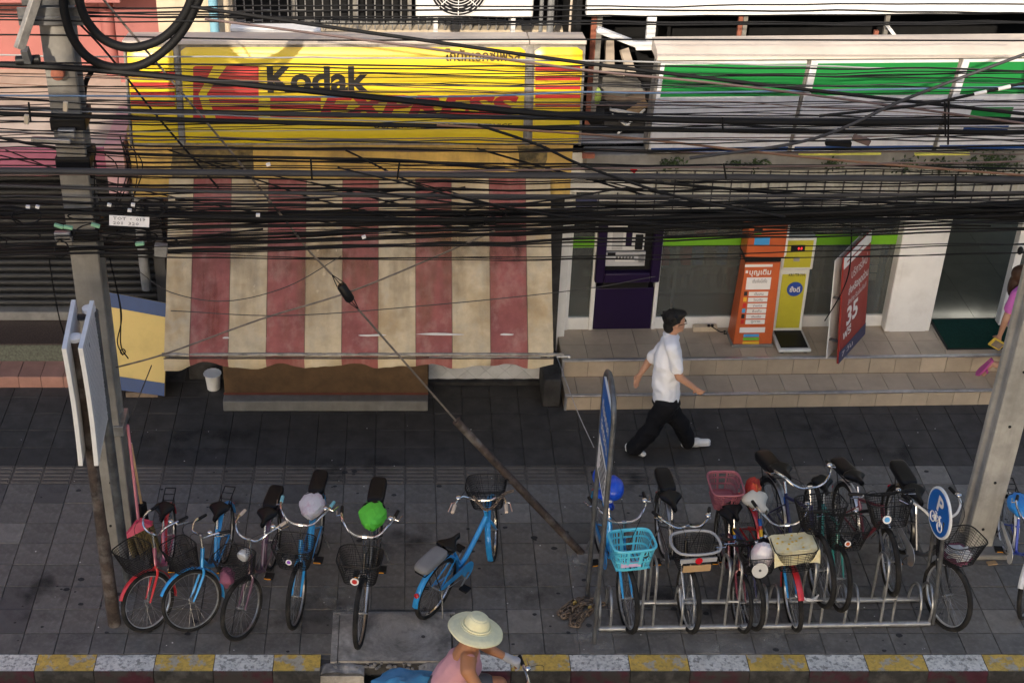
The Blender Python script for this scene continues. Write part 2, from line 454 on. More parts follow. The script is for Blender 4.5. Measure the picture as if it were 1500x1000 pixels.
# ================================================================= ground
road = MB().grid(lambda u, v: Vector((-40 + 80 * u, -32 + 31.86 * v, -.16)), 8, 6).build('road', 'asphalt', kind='structure', label='dark asphalt road in front of the kerb')
earth = MB().grid(lambda u, v: Vector((-90 + 180 * u, -90 + 180 * v, -.33)), 2, 2).build('ground', 'mortar', kind='structure', label='earth under the street')
pav = MB().mm(-9, 12, -.0, 9, -.30, -.014).build('pavement', 'mortar', kind='structure', label='grey tiled pavement between the kerb and the shops')

def tile_mesh(x0, x1, y0, y1, ridged=False):
    g = .003; m = MB(); c = .003
    x0 += g; x1 -= g; y0 += g; y1 -= g
    if ridged:
        m.mm(x0, x1, y0, y1, -.02, -.003)
        n = 5
        for k in range(n):
            a = y0 + (y1 - y0) * (k + .22) / n; b = y0 + (y1 - y0) * (k + .78) / n
            m.add([(x0 + .012, a, -.003), (x1 - .012, a, -.003), (x1 - .012, b, -.003), (x0 + .012, b, -.003),
                   (x0 + .02, a + .008, .003), (x1 - .02, a + .008, .003), (x1 - .02, b - .008, .003), (x0 + .02, b - .008, .003)],
                  [(4, 5, 6, 7), (0, 1, 5, 4), (1, 2, 6, 5), (2, 3, 7, 6), (3, 0, 4, 7)])
    else:
        m.add([(x0, y0, -.02), (x1, y0, -.02), (x1, y1, -.02), (x0, y1, -.02), (x0, y0, -c), (x1, y0, -c), (x1, y1, -c), (x0, y1, -c),
               (x0 + c, y0 + c, 0), (x1 - c, y0 + c, 0), (x1 - c, y1 - c, 0), (x0 + c, y1 - c, 0)],
              [(0, 1, 5, 4), (1, 2, 6, 5), (2, 3, 7, 6), (3, 0, 4, 7), (4, 5, 9, 8), (5, 6, 10, 9), (6, 7, 11, 10), (7, 4, 8, 11), (8, 9, 10, 11)])
    return m
SL = (-.60, .395, .555)     # drain slab: x from, to, back edge
fullw = mesh_of(tile_mesh(-.15, .15, -.15, .15), 'paving_tile', 'paving_worn', False); fulls = mesh_of(tile_mesh(-.15, .15, -.15, .15), 'paving_tile', 'paving_stained', False)
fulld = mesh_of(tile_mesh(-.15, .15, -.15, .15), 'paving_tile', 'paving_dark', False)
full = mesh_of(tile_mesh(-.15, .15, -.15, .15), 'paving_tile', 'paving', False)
fullr = mesh_of(tile_mesh(-.15, .15, -.15, .15, True), 'paving_tile', 'paving_ridged', False)
cand = []
for r in range(-1, 16):
    for i in range(-9, 36):
        x0 = .3 * (i - 11.06); y0 = .3 * (r + 1); x1 = x0 + .3; y1 = y0 + .3
        if r == -1: y0 = .045
        back = 4.06 if x1 < -2.35 else (4.3 if x1 < 1.65 else 3.70)
        if y0 > back: continue
        segs = [(x0, x1)]
        if y0 < SL[2] - .02:
            if x0 >= SL[0] - .02 and x1 <= SL[1] + .02: continue
            if x0 < SL[0] < x1: segs = [(x0, SL[0])]
            elif x0 < SL[1] < x1: segs = [(SL[1], x1)]
        cx = (x0 + x1) / 2; cy = (y0 + y1) / 2
        d = cy * _c + (-CY) * _c + CZ * _s
        sx = PX + FPX * cx / d
        vis = -40 < sx < 1540
        for a, b in segs: cand.append((not vis, cy, a, b, y0, y1, r))
cand.sort(key=lambda q: (q[0], q[1]))
rest = MB()
for k, (nv, cy, a, b, y0, y1, r) in enumerate(cand):
    rg = (r == 7 and a < 4.1)
    wide = abs(b - a - .3) < 1e-4 and abs(y1 - y0 - .3) < 1e-4
    tz = rnd.gauss(0, .0012)
    if k < 299:
        if wide:
            odd = rnd.random()
            M = Matrix.Translation(((a + b) / 2, (y0 + y1) / 2, tz)) @ Matrix.Rotation(rnd.gauss(0, .004), 4, 'X') @ Matrix.Rotation(rnd.gauss(0, .004), 4, 'Y')
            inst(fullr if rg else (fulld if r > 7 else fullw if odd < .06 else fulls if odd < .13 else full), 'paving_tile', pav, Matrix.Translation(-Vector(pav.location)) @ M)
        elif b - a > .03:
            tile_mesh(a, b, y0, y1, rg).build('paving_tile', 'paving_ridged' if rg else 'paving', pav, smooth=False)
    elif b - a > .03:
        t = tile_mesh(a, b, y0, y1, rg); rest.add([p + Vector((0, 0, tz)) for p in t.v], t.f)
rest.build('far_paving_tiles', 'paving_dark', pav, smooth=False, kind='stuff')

# drain slab with its broken kerb and grate
ds = thing('drain_cover', 'stained concrete drain slab let into the pavement at the kerb', 'drain cover', (-.1, .27, 0))
def slabf(u, v):
    p = Vector((SL[0] + .015 + (SL[1] - SL[0] - .03) * u, -.045 + (SL[2] - .025 + .045) * v, .012))
    p.z += .006 * noise.noise(p * 6); return p
MB().mm(SL[0] + .015, SL[1] - .015, -.045, SL[2] - .025, -.14, .004).grid(slabf, 24, 16).build('slab', 'slab', ds)
MB().mm(SL[0] - .05, SL[1] + .03, SL[2] - .016, SL[2] + .012, -.05, .004).mm(SL[0] - .05, SL[0] + .008, -.05, SL[2] - .02, -.05, .002).build('frame', 'slab', ds, bev=.003)
for px, py in ((621, 890), (620, 932)):
    p = G(px, py, .018)
    MB().lathe([(.018, 0), (.018, .003), (.012, .003)], Matrix.Translation(p), 12).build('lifting_hole', 'concrete_dark', ds)
rb = MB()
for k in range(70):
    p = Vector((-.62 + 1.05 * rnd.random(), -.10 + .06 * rnd.random(), -.06 + .05 * rnd.random())); s_ = .006 + .02 * rnd.random() ** 2
    rb.ell(p, (s_, s_ * .8, s_ * .6), 6, 4, Matrix.Rotation(rnd.random() * 3, 4, 'Z'))
rb.build('kerb_rubble', 'rubble', kind='stuff', smooth=False, label='broken concrete crumbs along the front of the drain slab')
gr = thing('drain_grate', 'black iron bar grate in the gutter below the drain slab', 'grate', (-.2, -.2, -.16))
g0 = MB().mm(-.56, -.02, -.40, -.375, -.16, -.135).mm(-.56, -.02, -.175, -.15, -.16, -.135); g0.build('frame', 'black_plastic', gr)
for k in range(10):
    MB().mm(-.55 + k * .055, -.55 + k * .055 + .02, -.375, -.175, -.155, -.138).build('bar', 'black_plastic', gr)

# kerb
kerb = thing('kerb', 'kerb painted in alternating worn white and yellow blocks', None, (0, -.09, -.16), kind='structure')
xk = -4.15; k = 1
yk0 = -.17; yk1 = .038
while xk < 8:
    L_ = .503
    a, b = xk, xk + L_
    if not (a < .3 and b > -.72) :
        pass
    elif a < -.72: b = -.73
    elif b > .43 and a < .43: a = .43
    else:
        xk += L_; k += 1; continue
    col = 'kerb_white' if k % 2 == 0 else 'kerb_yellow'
    n = 10
    def top(u, v, a=a, b=b):
        p = Vector((a + .003 + (b - a - .006) * u, yk0 + .014 + (yk1 - yk0 - .014) * v, .002)); p.z += .004 * noise.noise(p * 11) - .003; return p
    MB().grid(top, n, 4).build('kerb_stone', col, kerb)
    ws = MB()
    def face(u, v, a=a, b=b):
        p = Vector((a + .003 + (b - a - .006) * u, yk0 + .016 * max(0, (v - .75) * 4) ** 2, -.16 + .16 * v)); p.y += .004 * noise.noise(p * 9); return p
    ws.grid(face, n, 6).mm(a + .004, b - .004, yk0 + .02, yk1 - .003, -.16, -.012)
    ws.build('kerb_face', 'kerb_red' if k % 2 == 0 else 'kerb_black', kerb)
    xk += L_; k += 1
# worn base course behind the missing kerb
MB().mm(-.74, .44, -.05, .04, -.16, -.02).build('kerb_bed', 'concrete_dark', kerb)
def bedf(x0, x1):
    def f(u, v):
        p = Vector((x0 + (x1 - x0) * u, -.168 + .115 * v, -.012 - .03 * min(1, abs(u - .5) * 2) ** 4)); p.z += .018 * noise.noise(p * 14); return p
    m = MB(); m.grid(f, 14, 6); m.mm(x0 + .004, x1 - .004, -.166, -.055, -.16, -.05); return m
for a, b in ((-.735, -.36), (.10, .44)): bedf(a, b).build('broken_kerb', 'slab', kerb, smooth=False)
# ================================================================= buildings
def onplane(F, px, py):
    Fi = F.inverted(); o = Fi @ Vector((0, CY, CZ)); d = Fi.to_3x3() @ ray(px, py); t = -o.z / d.z
    p = o + d * t
    return p.x, p.y
# the elevated railway that the street lies in the shade of (behind the viewer)
via = thing('railway_viaduct', 'grey concrete elevated railway and station wall across the road', 'viaduct', (0, -16, -.16))
MB().mm(-70, -7.2, -22, -12, 6.2, 10.15).build('girder', 'concrete_pale', via)
MB().mm(-7.2, 70, -22, -12, 6.2, 10.68).build('station_wall', 'concrete_pale', via)  # top raised above the girder to shape the shadow edge on the signs
MB().mm(-70, 70, -13.4, -9.6, 13.3, 13.6).build('added_shade_roof', 'concrete_pale', via)  # unseen roof and posts added to block sky light over the street
for x in range(-66, 70, 12): MB().mm(x - .15, x + .15, -13.3, -13.0, 10.1, 13.3).build('added_roof_post', 'concrete_pale', via)
for x in (-36, -12, 12, 36):
    MB().lathe([(1.0, -.16), (1.0, 5.2), (1.5, 6.2)], Matrix.Translation((x, -17, 0)), 20).build('column', 'concrete_pale', via)

# ---- pink shophouse on the left
ph = thing('pink_shophouse', 'pink shophouse with dark roller shutter and beige canopy at the left', 'shophouse', (-5.5, 5, 0))
ZC = W(50, 217, 4.0).z; YW = G(50, 105, ZC).y
xe = W(188, 150, 4.6).x
MB().mm(-11, xe, YW, YW + .3, ZC, 9).build('upper_wall', 'pink_paint', ph)
pz = W(163, 80, YW - .12)
MB().tube([(pz.x, YW - .12, ZC), (pz.x, YW - .12, 4.2)], .075, 14).build('drainpipe', 'pink_paint', ph)
MB().mm(pz.x + .12, xe + .25, YW - .35, YW - .003, ZC, 9).build('wall_pier', 'pink_paint', ph)
MB().mm(-11, xe, 4.7, YW - .001, 4.08, 4.4).mm(-11, xe, 4.7, 4.8, 4.4, 5.4).build('balcony', 'pink_paint', ph)  # unseen overhang added to cast shade on the upper wall
cn = MB(); zb = W(50, 258, 4.0).z
cn.add([(-11, 4.04, ZC - .02), (xe, 4.04, ZC - .02), (xe, YW - .002, ZC + .03), (-11, YW - .002, ZC + .03), (-11, 4.04, zb + .03), (xe, 4.04, zb + .03), (xe, YW - .002, zb + .03), (-11, YW - .002, zb + .03)],
       [(0, 1, 2, 3), (7, 6, 5, 4), (0, 4, 5, 1), (1, 5, 6, 2), (2, 6, 7, 3), (3, 7, 4, 0)])
cn.build('canopy', 'beige_slab', ph)
MB().mm(-11, xe, 3.985, 4.037, zb, ZC).build('canopy_edge', 'magenta_paint', ph, bev=.015)
MB().mm(xe - .16, xe + .02, 3.98, 4.9, zb - .2, ZC + .04).build('canopy_pier', 'pale_pink', ph)
zr = W(50, 552, 4.08).z; y1 = G(50, 530, zr).y; z2 = W(50, 506, y1 + .02).z; y2 = G(50, 471, z2).y; z3 = W(50, 457, y2).z
MB().mm(-11, -2.95, 4.10, y1 + .1, 0, zr - .012).build('step', 'step_grout', ph)
for k in range(16):
    x0 = -2.97 - .24 * (k + 1)
    MB().mm(x0 + .003, x0 + .237, 4.082, 4.098, .004, zr - .012).build('step_tile', 'pink_tile', ph)
    MB().mm(x0 + .003, x0 + .237, 4.082, y1 + .02, zr - .011, zr).build('step_tile', 'pink_tile', ph, bev=.003)
MB().mm(-11, -2.95, y1 + .021, y1 + .1, zr - .05, z2).build('plinth', 'green_stone', ph)
MB().mm(-11, -2.6, y1 + .03, y2 + .1, z2 + .001, z2 + .012).build('landing', 'terrazzo', ph)
MB().mm(-11, -2.6, y2, 5.6, z2 + .013, z3).build('sill', 'grey_ledge', ph, bev=.01)
ys = y2 + .12
n = 30
for k in range(n):
    z0 = z3 + .02 + k * .085
    if z0 > zb: break
    MB().tube([(-8, ys, z0 + .04), (-2.75, ys, z0 + .04)], .0435, 10).build('shutter_slat', 'shutter', ph)
MB().mm(-2.74, -2.62, y2, ys + .1, z3, zb + .02).build('shutter_rail', 'mid_plastic', ph)
MB().mm(-9, -2.6, ys + .1, ys + .2, 0, ZC - .03).build('back_wall', 'dark_room', ph)

# ---- narrow side door bay between the pink and the yellow shop
MB().mm(-2.6, -1.9, 5.0, 5.1, 0, 3.0).build('side_door', 'maroon_door', ph)
pp = W(215, 423, 4.8)
MB().tube([(pp.x, 4.8, pp.z), (pp.x, 4.8, 2.75)], .055, 14).build('waste_pipe', 'pipe_grey', label='grey waste pipe ending above the leaning yellow board', cat='pipe')

# ---- yellow photo shop
ys_ = thing('yellow_shophouse', 'shophouse with worn yellow wall band above the striped awning', 'shophouse', (-.4, 5, 0))
xl = W(190, 235, 4.1).x; xr = W(838, 235, 4.1).x
ztop = W(520, 205, 4.1).z; zbot = W(520, 275, 4.1).z
MB().mm(xl, xr, 4.1, 4.3, zbot - .1, 3.02).build('wall_band', 'yellow_wall', ys_)
MB().mm(xl, xr, 4.3, 5.3, 2.9, 3.0).build('floor_slab', 'concrete_dark', ys_)
# blackened patches on the band
for (a, b, c, d) in ((255, 372, 214, 262), (758, 798, 214, 262)):
    p0, p1 = W(a, d, 4.095), W(b, c, 4.095)
    def pf(u, v, p0=p0, p1=p1):
        q = Vector((p0.x + (p1.x - p0.x) * u, 4.096, p0.z + (p1.z - p0.z) * v)); e = (u - .5)
        q.x += .05 * noise.noise(q * 5 + Vector((3, 0, 0))) * (1 if u in (0, 1) else .3); return q
    MB().grid(pf, 8, 5).build('soot_patch', mat('soot', (.1, .085, .055), .9, var=.4, scale=7, dirt=((.5, .36, .12), .75, 5)), ys_)
xw0 = W(258, 30, 5.3).x; xw1 = W(342, 30, 5.3).x; xw2 = W(852, 30, 5.3).x
MB().mm(xe + .25, xw1, 5.3, 5.5, 2.9, 9).build('upper_wall', 'cream_paint', ys_)
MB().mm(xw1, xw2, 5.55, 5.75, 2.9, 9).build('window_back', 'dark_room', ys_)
MB().mm(xw1, xw2, 5.35, 5.5, 5.2, 9).build('upper_wall', 'cream_paint', ys_)
MB().mm(xw1, xw2, 5.36, 5.54, 2.95, W(520, 44, 5.36).z).build('window_sill', 'cream_paint', ys_)
# lattice grille of the first floor windows, steel strips bent into steps
gz0 = W(520, 44, 5.3).z; gz1 = W(520, 30, 5.3).z; gz2 = W(520, 15, 5.3).z
x = xw1 + .03; st = .088; k = 0
while x < xw2 - .35:
    m = MB(); up = k % 2
    zz = [gz1, gz2][up]
    m.beam((x, 5.3, gz0), (x, 5.3, 5.0), .012, .012, (0, 1, 0))
    m.beam((x, 5.3, zz), (x + st, 5.3, zz), .012, .012, (0, 1, 0))
    m.beam((x, 5.3, zz + .32), (x + st, 5.3, zz + .32), .012, .012, (0, 1, 0))
    m.build('grille_bar', 'alu', ys_, smooth=False)
    x += st; k += 1
for x in (W(430, 20, 5.45).x, W(520, 20, 5.45).x, W(600, 20, 5.45).x, W(690, 20, 5.45).x):
    MB().mm(x - .02, x + .02, 5.42, 5.47, 2.95, 5.2).build('window_frame', 'dirty_alu', ys_)
# small panes seen behind the grille
pz0, pz1 = W(520, 43, 5.5).z, W(520, 31, 5.5).z
x = W(440, 30, 5.5).x
while x < W(750, 30, 5.5).x:
    MB().mm(x, x + .055, 5.49, 5.52, pz0, pz1).build('window_pane', mat('pane_grey', (.2, .2, .19), .3, rv=.35), ys_); x += .068
# under the awning
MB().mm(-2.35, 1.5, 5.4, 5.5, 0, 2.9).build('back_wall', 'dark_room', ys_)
MB().mm(-2.36, -1.95, 4.25, 4.5, 0, 2.6).build('pier', 'concrete_dark', ys_)
xa, xb = W(628, 560, 4.18).x, W(800, 560, 4.18).x; zt = .62
MB().mm(xa - 1.6, xb + .05, 4.2, 4.3, 0, zt).build('half_wall', 'step_grout', ys_)
tl = .145; h = tl * math.sqrt(2) / 2
ga = 0
for i in range(-2, 13):
    for j in range(0, 5):
        cx = xa + i * 2 * h + (h if j % 2 else 0); cz = .05 + j * h
        poly = [(cx - h, cz), (cx, cz - h), (cx + h, cz), (cx, cz + h)]
        poly = [(min(max(x, xa), xb), min(max(z, .045), zt)) for x, z in poly]
        if max(p[0] for p in poly) - min(p[0] for p in poly) < .05 or max(p[1] for p in poly) - min(p[1] for p in poly) < .03: continue
        poly = [(x + (cx - x) * .02, z + (cz - z) * .02) for x, z in poly]
        M = Matrix(((1, 0, 0, 0), (0, 0, 1, 0), (0, 1, 0, 0), (0, 0, 0, 1)))
        MB().prism(poly, 4.186, 4.199, M).build('wall_tile', 'white_tile', ys_, smooth=False)
MB().mm(xa - .05, xb + .05, 4.13, 4.2, 0, .04).build('kerb_strip', 'concrete_dark', ys_)
# concrete stub and rubble beside the tiled steps
MB().mm(1.43, 1.62, 3.72, 4.3, 0, .34).build('stub_wall', 'concrete_dark', ys_, bev=.02)
MB().mm(1.36, 1.6, 4.3, 4.5, 0, 3.0).build('party_pier', 'concrete_dark', ys_)

ct = thing('counter_step', 'long brown wooden panel on a low concrete plinth under the awning', 'counter', (-.85, 3.8, 0))
zc1 = W(400, 588, 3.64).z; yc1 = G(400, 578, zc1).y; zc2 = W(400, 538, yc1).z
x0, x1 = W(327, 600, 3.64).x, W(627, 600, 3.64).x
MB().mm(x0, x1, 3.64, yc1 + .3, 0, zc1).build('plinth', 'concrete', ct, bev=.012)
MB().mm(x0 + .01, x1, yc1, yc1 + .04, zc1, zc2 + .25).build('panel', 'wood_brown', ct, bev=.006)
MB().mm(x0, x1 + .004, yc1 - .004, yc1 - .001, zc1 + .001, zc1 + .03).build('red_trim', mat('trim_red', (.12, .03, .02), .6), ct)
bk = G(313, 568)
t = thing('plastic_tub', 'small white plastic tub under the left end of the awning', 'tub', (bk.x, bk.y, 0))
MB().lathe([(.07, .0), (.085, .18), (.09, .19)], Matrix.Translation((bk.x, bk.y, 0)), 14).build('bucket', 'white_paint', t)
MB().tube([(bk.x + .092 * math.cos(a / 14 * 6.283), bk.y + .092 * math.sin(a / 14 * 6.283), .188) for a in range(14)], .007, 6, closed=True).build('rim', 'white_paint', t)

# ---- awning
aw = thing('striped_awning', 'faded red and cream striped shop awning with scalloped hem', 'awning', (-.45, 3.5, 0))
YB, ZB = 2.87, 1.187
ZT = W(525, 262, 4.08).z; YT = 4.08
FA = frame_of((0, YB, ZB), (1, 0, 0), (0, YT - YB, ZT - ZB)); LA = math.hypot(YT - YB, ZT - ZB)
bx = [onplane(FA, p, 420)[0] for p in (243, 280, 336, 391, 447, 501, 554, 609, 662, 718, 772, 809)]
def fab(x, v, k):
    e = 0
    sag = -.10 * math.sin(math.pi * v) - .02 * math.sin(2 * math.pi * v) - .05 * math.sin(math.pi * v) * (.5 - .5 * math.cos((x - bx[0]) / 1.26 * 2 * math.pi))
    wr = .022 * noise.noise(Vector((x * 3.2, v * 3, 1))) + .010 * noise.noise(Vector((x * 16 + v * 9, v * 11, 4))) + .006 * noise.noise(Vector((x * 9 - v * 30, v * 14, 8)))
    if x < bx[1]: wr += .022 * (bx[1] - x) / .3 * math.sin(x * 60 + v * 26) * .5
    y = YB + (YT - YB) * v; z = ZB + (ZT - ZB) * v
    return Vector((x, y + .6 * -sag * 0 + (-wr) * .72, z + sag * .35 + wr * .7))
def hem(x, v):
    sc = .5 - .5 * math.cos((x - bx[0]) / .375 * 2 * math.pi)
    hh = .072 + .06 * sc + .03 * noise.noise(Vector((x * 2.3, 7, 0))) + .012 * noise.noise(Vector((x * 11, 3, 0)))
    z = ZB - hh * v
    y = YB - .02 + .03 * v * math.sin(x * 9) + .05 * v * v * (sc - .3)
    if x < bx[1]: z -= .06 * v * (bx[1] - x) / .3; 
    return Vector((x, y, z))
for k in range(11):
    a, b = bx[k], bx[k + 1]
    mname = 'fabric_red' if k % 2 else 'fabric_cream'
    def f(u, v, a=a, b=b): return fab(a + (b - a) * u, v, k)
    o = MB().sheet(f, 12, 44, .004)
    def g(u, v, a=a, b=b): return hem(a + (b - a) * u, 1 - v)
    o.sheet(g, 9, 5, .003)
    o.build('fabric_stripe', mname, aw)
    if k: 
        MB().tube([fab(a, v / 14, k) + Vector((0, -.004, .004)) for v in range(15)], .0035, 4).build('seam', mat('seam', (.2, .12, .09), .9), aw)
MB().tube([(bx[0] - .02, YB + .02, ZB + .012), (bx[-1] + .1, YB + .02, ZB + .012)], .018, 10).build('front_bar', 'dirty_alu', aw)
MB().tube([hem(bx[0] + (bx[-1] - bx[0]) * k / 60, .02) + Vector((0, -.008, .004 * noise.noise(Vector((k * .4, 0, 0))))) for k in range(61)], .006, 5).build('hem_cord', 'rusty', aw)
MB().tube([(bx[-1] + .03, YB, ZB), (bx[-1] + .14, YB, ZB + .005)], .013, 8).lathe([(.02, 0), (.02, .02)], Matrix.Translation((bx[-1] + .14, YB, ZB)) @ Matrix.Rotation(RAD(90), 4, 'Y'), 8).build('bar_end', 'galv', aw)
for sx in (bx[0] + .06, bx[-1] - .05):
    MB().tube([(sx, YB, ZB), (sx, 4.0, ZB - .1)], .014, 8).build('arm', 'dirty_alu', aw)
for px_, py_, wd in ((545, 488, 34), (648, 487, 62), (742, 487, 18), (331, 492, 9)):
    u, v = onplane(FA, px_, py_); vv = v / LA
    pts = []
    for i in range(10):
        a = i / 10 * 6.28; xx = u + math.cos(a) * wd / 2 / 151 * (1 + .3 * rnd.random()); q = fab(xx, vv + math.sin(a) * .008 * (.6 + .5 * rnd.random()), 0)
        pts.append(q + Vector((0, -.008, .008)))
    MB().add(pts, [tuple(range(10))]).build('torn_patch', 'trash', aw, smooth=False)

# stains soaked into the cloth: a brown water band below the cables, drips from it, a red run on the second stripe
def stain_mat(name, col, sc, am, stretch):
    m = mat(name, col, .95, var=.2, scale=8); N = m.node_tree.nodes; L = m.node_tree.links; b = N['Principled BSDF']
    tc = N.new('ShaderNodeTexCoord'); mp = N.new('ShaderNodeMapping'); mp.inputs['Scale'].default_value = stretch; n = N.new('ShaderNodeTexNoise'); n.inputs['Scale'].default_value = sc; n.inputs['Detail'].default_value = 7
    r = N.new('ShaderNodeMapRange'); r.inputs[1].default_value = .44; r.inputs[2].default_value = .72; r.inputs[4].default_value = am
    uv = N.new('ShaderNodeAttribute'); uv.attribute_name = 'fade'; mu = N.new('ShaderNodeMath'); mu.operation = 'MULTIPLY'
    L.new(tc.outputs['Object'], mp.inputs[0]); L.new(mp.outputs[0], n.inputs['Vector']); L.new(n.outputs[0], r.inputs[0]); L.new(r.outputs[0], mu.inputs[0]); L.new(uv.outputs['Fac'], mu.inputs[1]); L.new(mu.outputs[0], b.inputs['Alpha'])
    return m
def stain(x0, x1, v0, v1, m, nx, ny):
    """a thin soaked patch following the cloth, fading out at its rim"""
    q = MB(); q.grid(lambda u, v: fab(x0 + (x1 - x0) * u, v0 + (v1 - v0) * v, 0) + Vector((0, -.0035, .0035)), nx, ny)
    o = q.build('stain', m, aw); at_ = o.data.attributes.new('fade', 'FLOAT', 'POINT'); i = 0
    for b in range(ny + 1):
        for a in range(nx + 1):
            u, v = a / nx, b / ny; at_.data[i].value = min(1, 4 * min(u, 1 - u)) * min(1, 3 * min(v, 1 - v)); i += 1
stain(bx[0] + .02, bx[-1] - .02, .42, .93, stain_mat('stain_brown', (.20, .12, .05), 2.6, .75, (1, 1, 1)), 60, 20)
stain(bx[0] + .02, bx[-1] - .02, .05, .75, stain_mat('stain_drip', (.28, .19, .10), 5, .45, (1, .15, .1)), 60, 20)
stain(bx[1] + .05, bx[2] - .03, .02, .66, stain_mat('stain_red', (.26, .02, .02), 7, .9, (1, .12, .1)), 12, 20)
stain(bx[9] - .02, bx[10], .5, .85, stain_mat('stain_dark', (.10, .04, .04), 6, .9, (1, .6, .6)), 12, 12)
# ---- photo shop sign
KB = W(520, 212, 3.6)
FK = frame_of((0, 3.6, KB.z), (1, 0, 0), (0, .16, .985))
def ku(px, py): return onplane(FK, px, py)
ks = thing('photo_shop_sign', 'long yellow shop sign with red lettering and red striped end panels', 'shop sign', (-.45, 3.7, 3.0))
top = ku(520, 62)[1]
xL, xR = ku(187, 140)[0], ku(853, 140)[0]
MB(FK).mm(xL, xR, -.012, top + .01, -.32, -.03).build('box', 'dirty_alu', ks)
# cap with a slope, in two lengths
zc = top + .012
for a, b in ((xL - .01, ku(776, 55)[0] - .004), (ku(776, 55)[0] + .004, xR + .015)):
    m = MB(FK); m.add([(a, zc - .03, .03), (b, zc - .03, .03), (b, zc + .01, .03), (a, zc + .01, .03), (a, zc + .01, -.34), (b, zc + .01, -.34), (b, zc - .03, -.34), (a, zc - .03, -.34)],
          [(0, 1, 2, 3), (3, 2, 5, 4), (4, 5, 6, 7), (0, 3, 4, 7), (1, 6, 5, 2), (0, 7, 6, 1)])
    m.build('cap', 'warm_cap', ks, bev=.006)
panels = [(190, 257), (268, 768), (782, 851)]
pu = [(ku(a, 140)[0], ku(b, 140)[0]) for a, b in panels]
def kpanel(a, b):
    # face bulges slightly: rolled over at the top
    n = 12
    def f(u, v):
        vv = .012 + (top - .03) * v
        wz = -.016 + .016 * min(1, v * 14) - .05 * max(0, v - .80) ** 2 * 25 * .9
        e = min(u, 1 - u) * (b - a); wz -= .012 * max(0, 1 - e / .03)
        return Vector((a + (b - a) * u, vv, wz))
    us = max(4, int((b - a) / .05))
    return MB(FK).sheet(f, us, 24, .015)
for a, b in pu: kpanel(a, b).build('panel', 'sign_yellow', ks)
for px in (262, 775, 187, 853):
    a = ku(px, 140)[0]; wd = .022 if px in (262, 775) else .010
    MB(FK).mm(a - wd, a + wd, -.01, top, -.03, -.002).mm(a - wd * .3, a + wd * .3, .0, top, -.002, .008).build('divider', 'dirty_alu', ks)
def kq(x0, y0, x1, y1, m, w=.004, nm='stripe'):
    a, c = ku(x0, y1); b, d = ku(x1, y0)
    MB(FK).mm(a, b, c, d, 0.0005, w).build(nm, m, ks, smooth=False)
for y0, y1 in ((105, 113), (121, 129), (135, 143), (148, 155), (160, 166), (172, 177)): kq(192, y0, 256, y1, 'sign_red')
for y0, y1 in ((98, 104), (112, 118), (125, 131), (139, 144), (152, 157), (165, 170)): kq(784, y0, 850, y1, 'sign_red')
# emblem: red square with a yellow angular mark, then stripes running into the wording
def kpoly(pts, m, w0, w1, nm):
    MB(FK).prism([ku(x, y) for x, y in pts], w0, w1).build(nm, m, ks, smooth=False)
kpoly([(283, 99), (286, 97), (376, 97), (379, 99), (379, 178), (283, 178)][::-1], 'sign_red', .0005, .004, 'emblem')
kpoly([(313, 97), (332, 97), (303, 138), (318, 178), (303, 178), (291, 138)][::-1], 'sign_yellow', .0045, .007, 'emblem_mark')
for y0, y1 in ((141, 145), (151, 155), (161, 165)): kq(303, y0, 379, y1, 'sign_yellow', .006)
for y0, y1 in ((141, 148), (154, 160), (166, 172)): kq(396, y0, 470, y1, 'sign_red')
def ktext(body, x0, y0, x1, y1, m, **k):
    a, c = ku(x0, y1); b, d = ku(x1, y0)
    M = FK @ Matrix.Translation((a, c, k.pop('w', .004)))
    text(body, M, b - a, d - c, m, ks, **k)
ktext('Kodak', 392, 97, 541, 136, 'sign_black', bold=.035)
ktext('EXPRESS', 466, 139, 760, 173, 'sign_red', shear=.28, bold=.045)
ktext('โกดักเอกซ์เพรส', 652, 71, 763, 90, 'sign_brown', bold=.018, res=2)
ktext('QUALITY  MONITORING  SERVICE', 547, 181, 750, 189, 'sign_black', bold=.01, res=2)

# things on and above the sign
bp = W(313, 20, 5.15)
MB().tube([(bp.x, 5.15, 3.0), (bp.x, 5.15, 6)], .048, 12).build('rain_pipe', 'pipe_blue', label='pale blue downpipe on the cream wall above the photo sign', cat='pipe')
p0 = W(338, 46, 4.25); p1 = W(470, 46, 4.25)
MB().box(((p0.x + p1.x) / 2, 4.28, p0.z + .02), (p1.x - p0.x, .16, .05), Matrix.Rotation(RAD(2), 3, 'Y')).build('white_board', 'white_paint', label='white plank lying on top of the photo sign', cat='board', bev=.01)
ac = thing('air_conditioner', 'white air conditioner outdoor unit on brackets above the photo sign', 'air conditioner', W(695, 45, 4.5))
a0 = W(609, 27, 4.35); a1 = W(781, 27, 4.35); zf = a0.z
MB().mm(a0.x, a1.x, 4.35, 4.72, zf, zf + .75).build('case', 'ac_white', ac, bev=.02)
fc_ = W(672, -18, 4.34); fc_ = Vector((fc_.x, 4.335, fc_.z))
Mf = Matrix.Translation(fc_) @ Matrix.Rotation(RAD(90), 4, 'X')
MB(Mf).lathe([(.27, -.01), (.27, .004)], ID, 28).build('fan_hollow', 'black_plastic', ac)
g_ = MB(Mf)
for k in range(1, 11): g_.tube([(.027 * k * math.cos(j / 32 * 6.283), .027 * k * math.sin(j / 32 * 6.283), .018) for j in range(32)], .0035, 4, closed=True)
for k in range(8): g_.beam((0, 0, .02), (.27 * math.cos(k * .785), .27 * math.sin(k * .785), .02), .008, .006)
g_.build('fan_guard', 'ac_white', ac)
for px in (638, 751):
    b0 = W(px, 45, 4.4); MB().mm(b0.x - .02, b0.x + .02, 4.36, 4.75, zf - .17, zf).build('bracket', 'ac_white', ac)
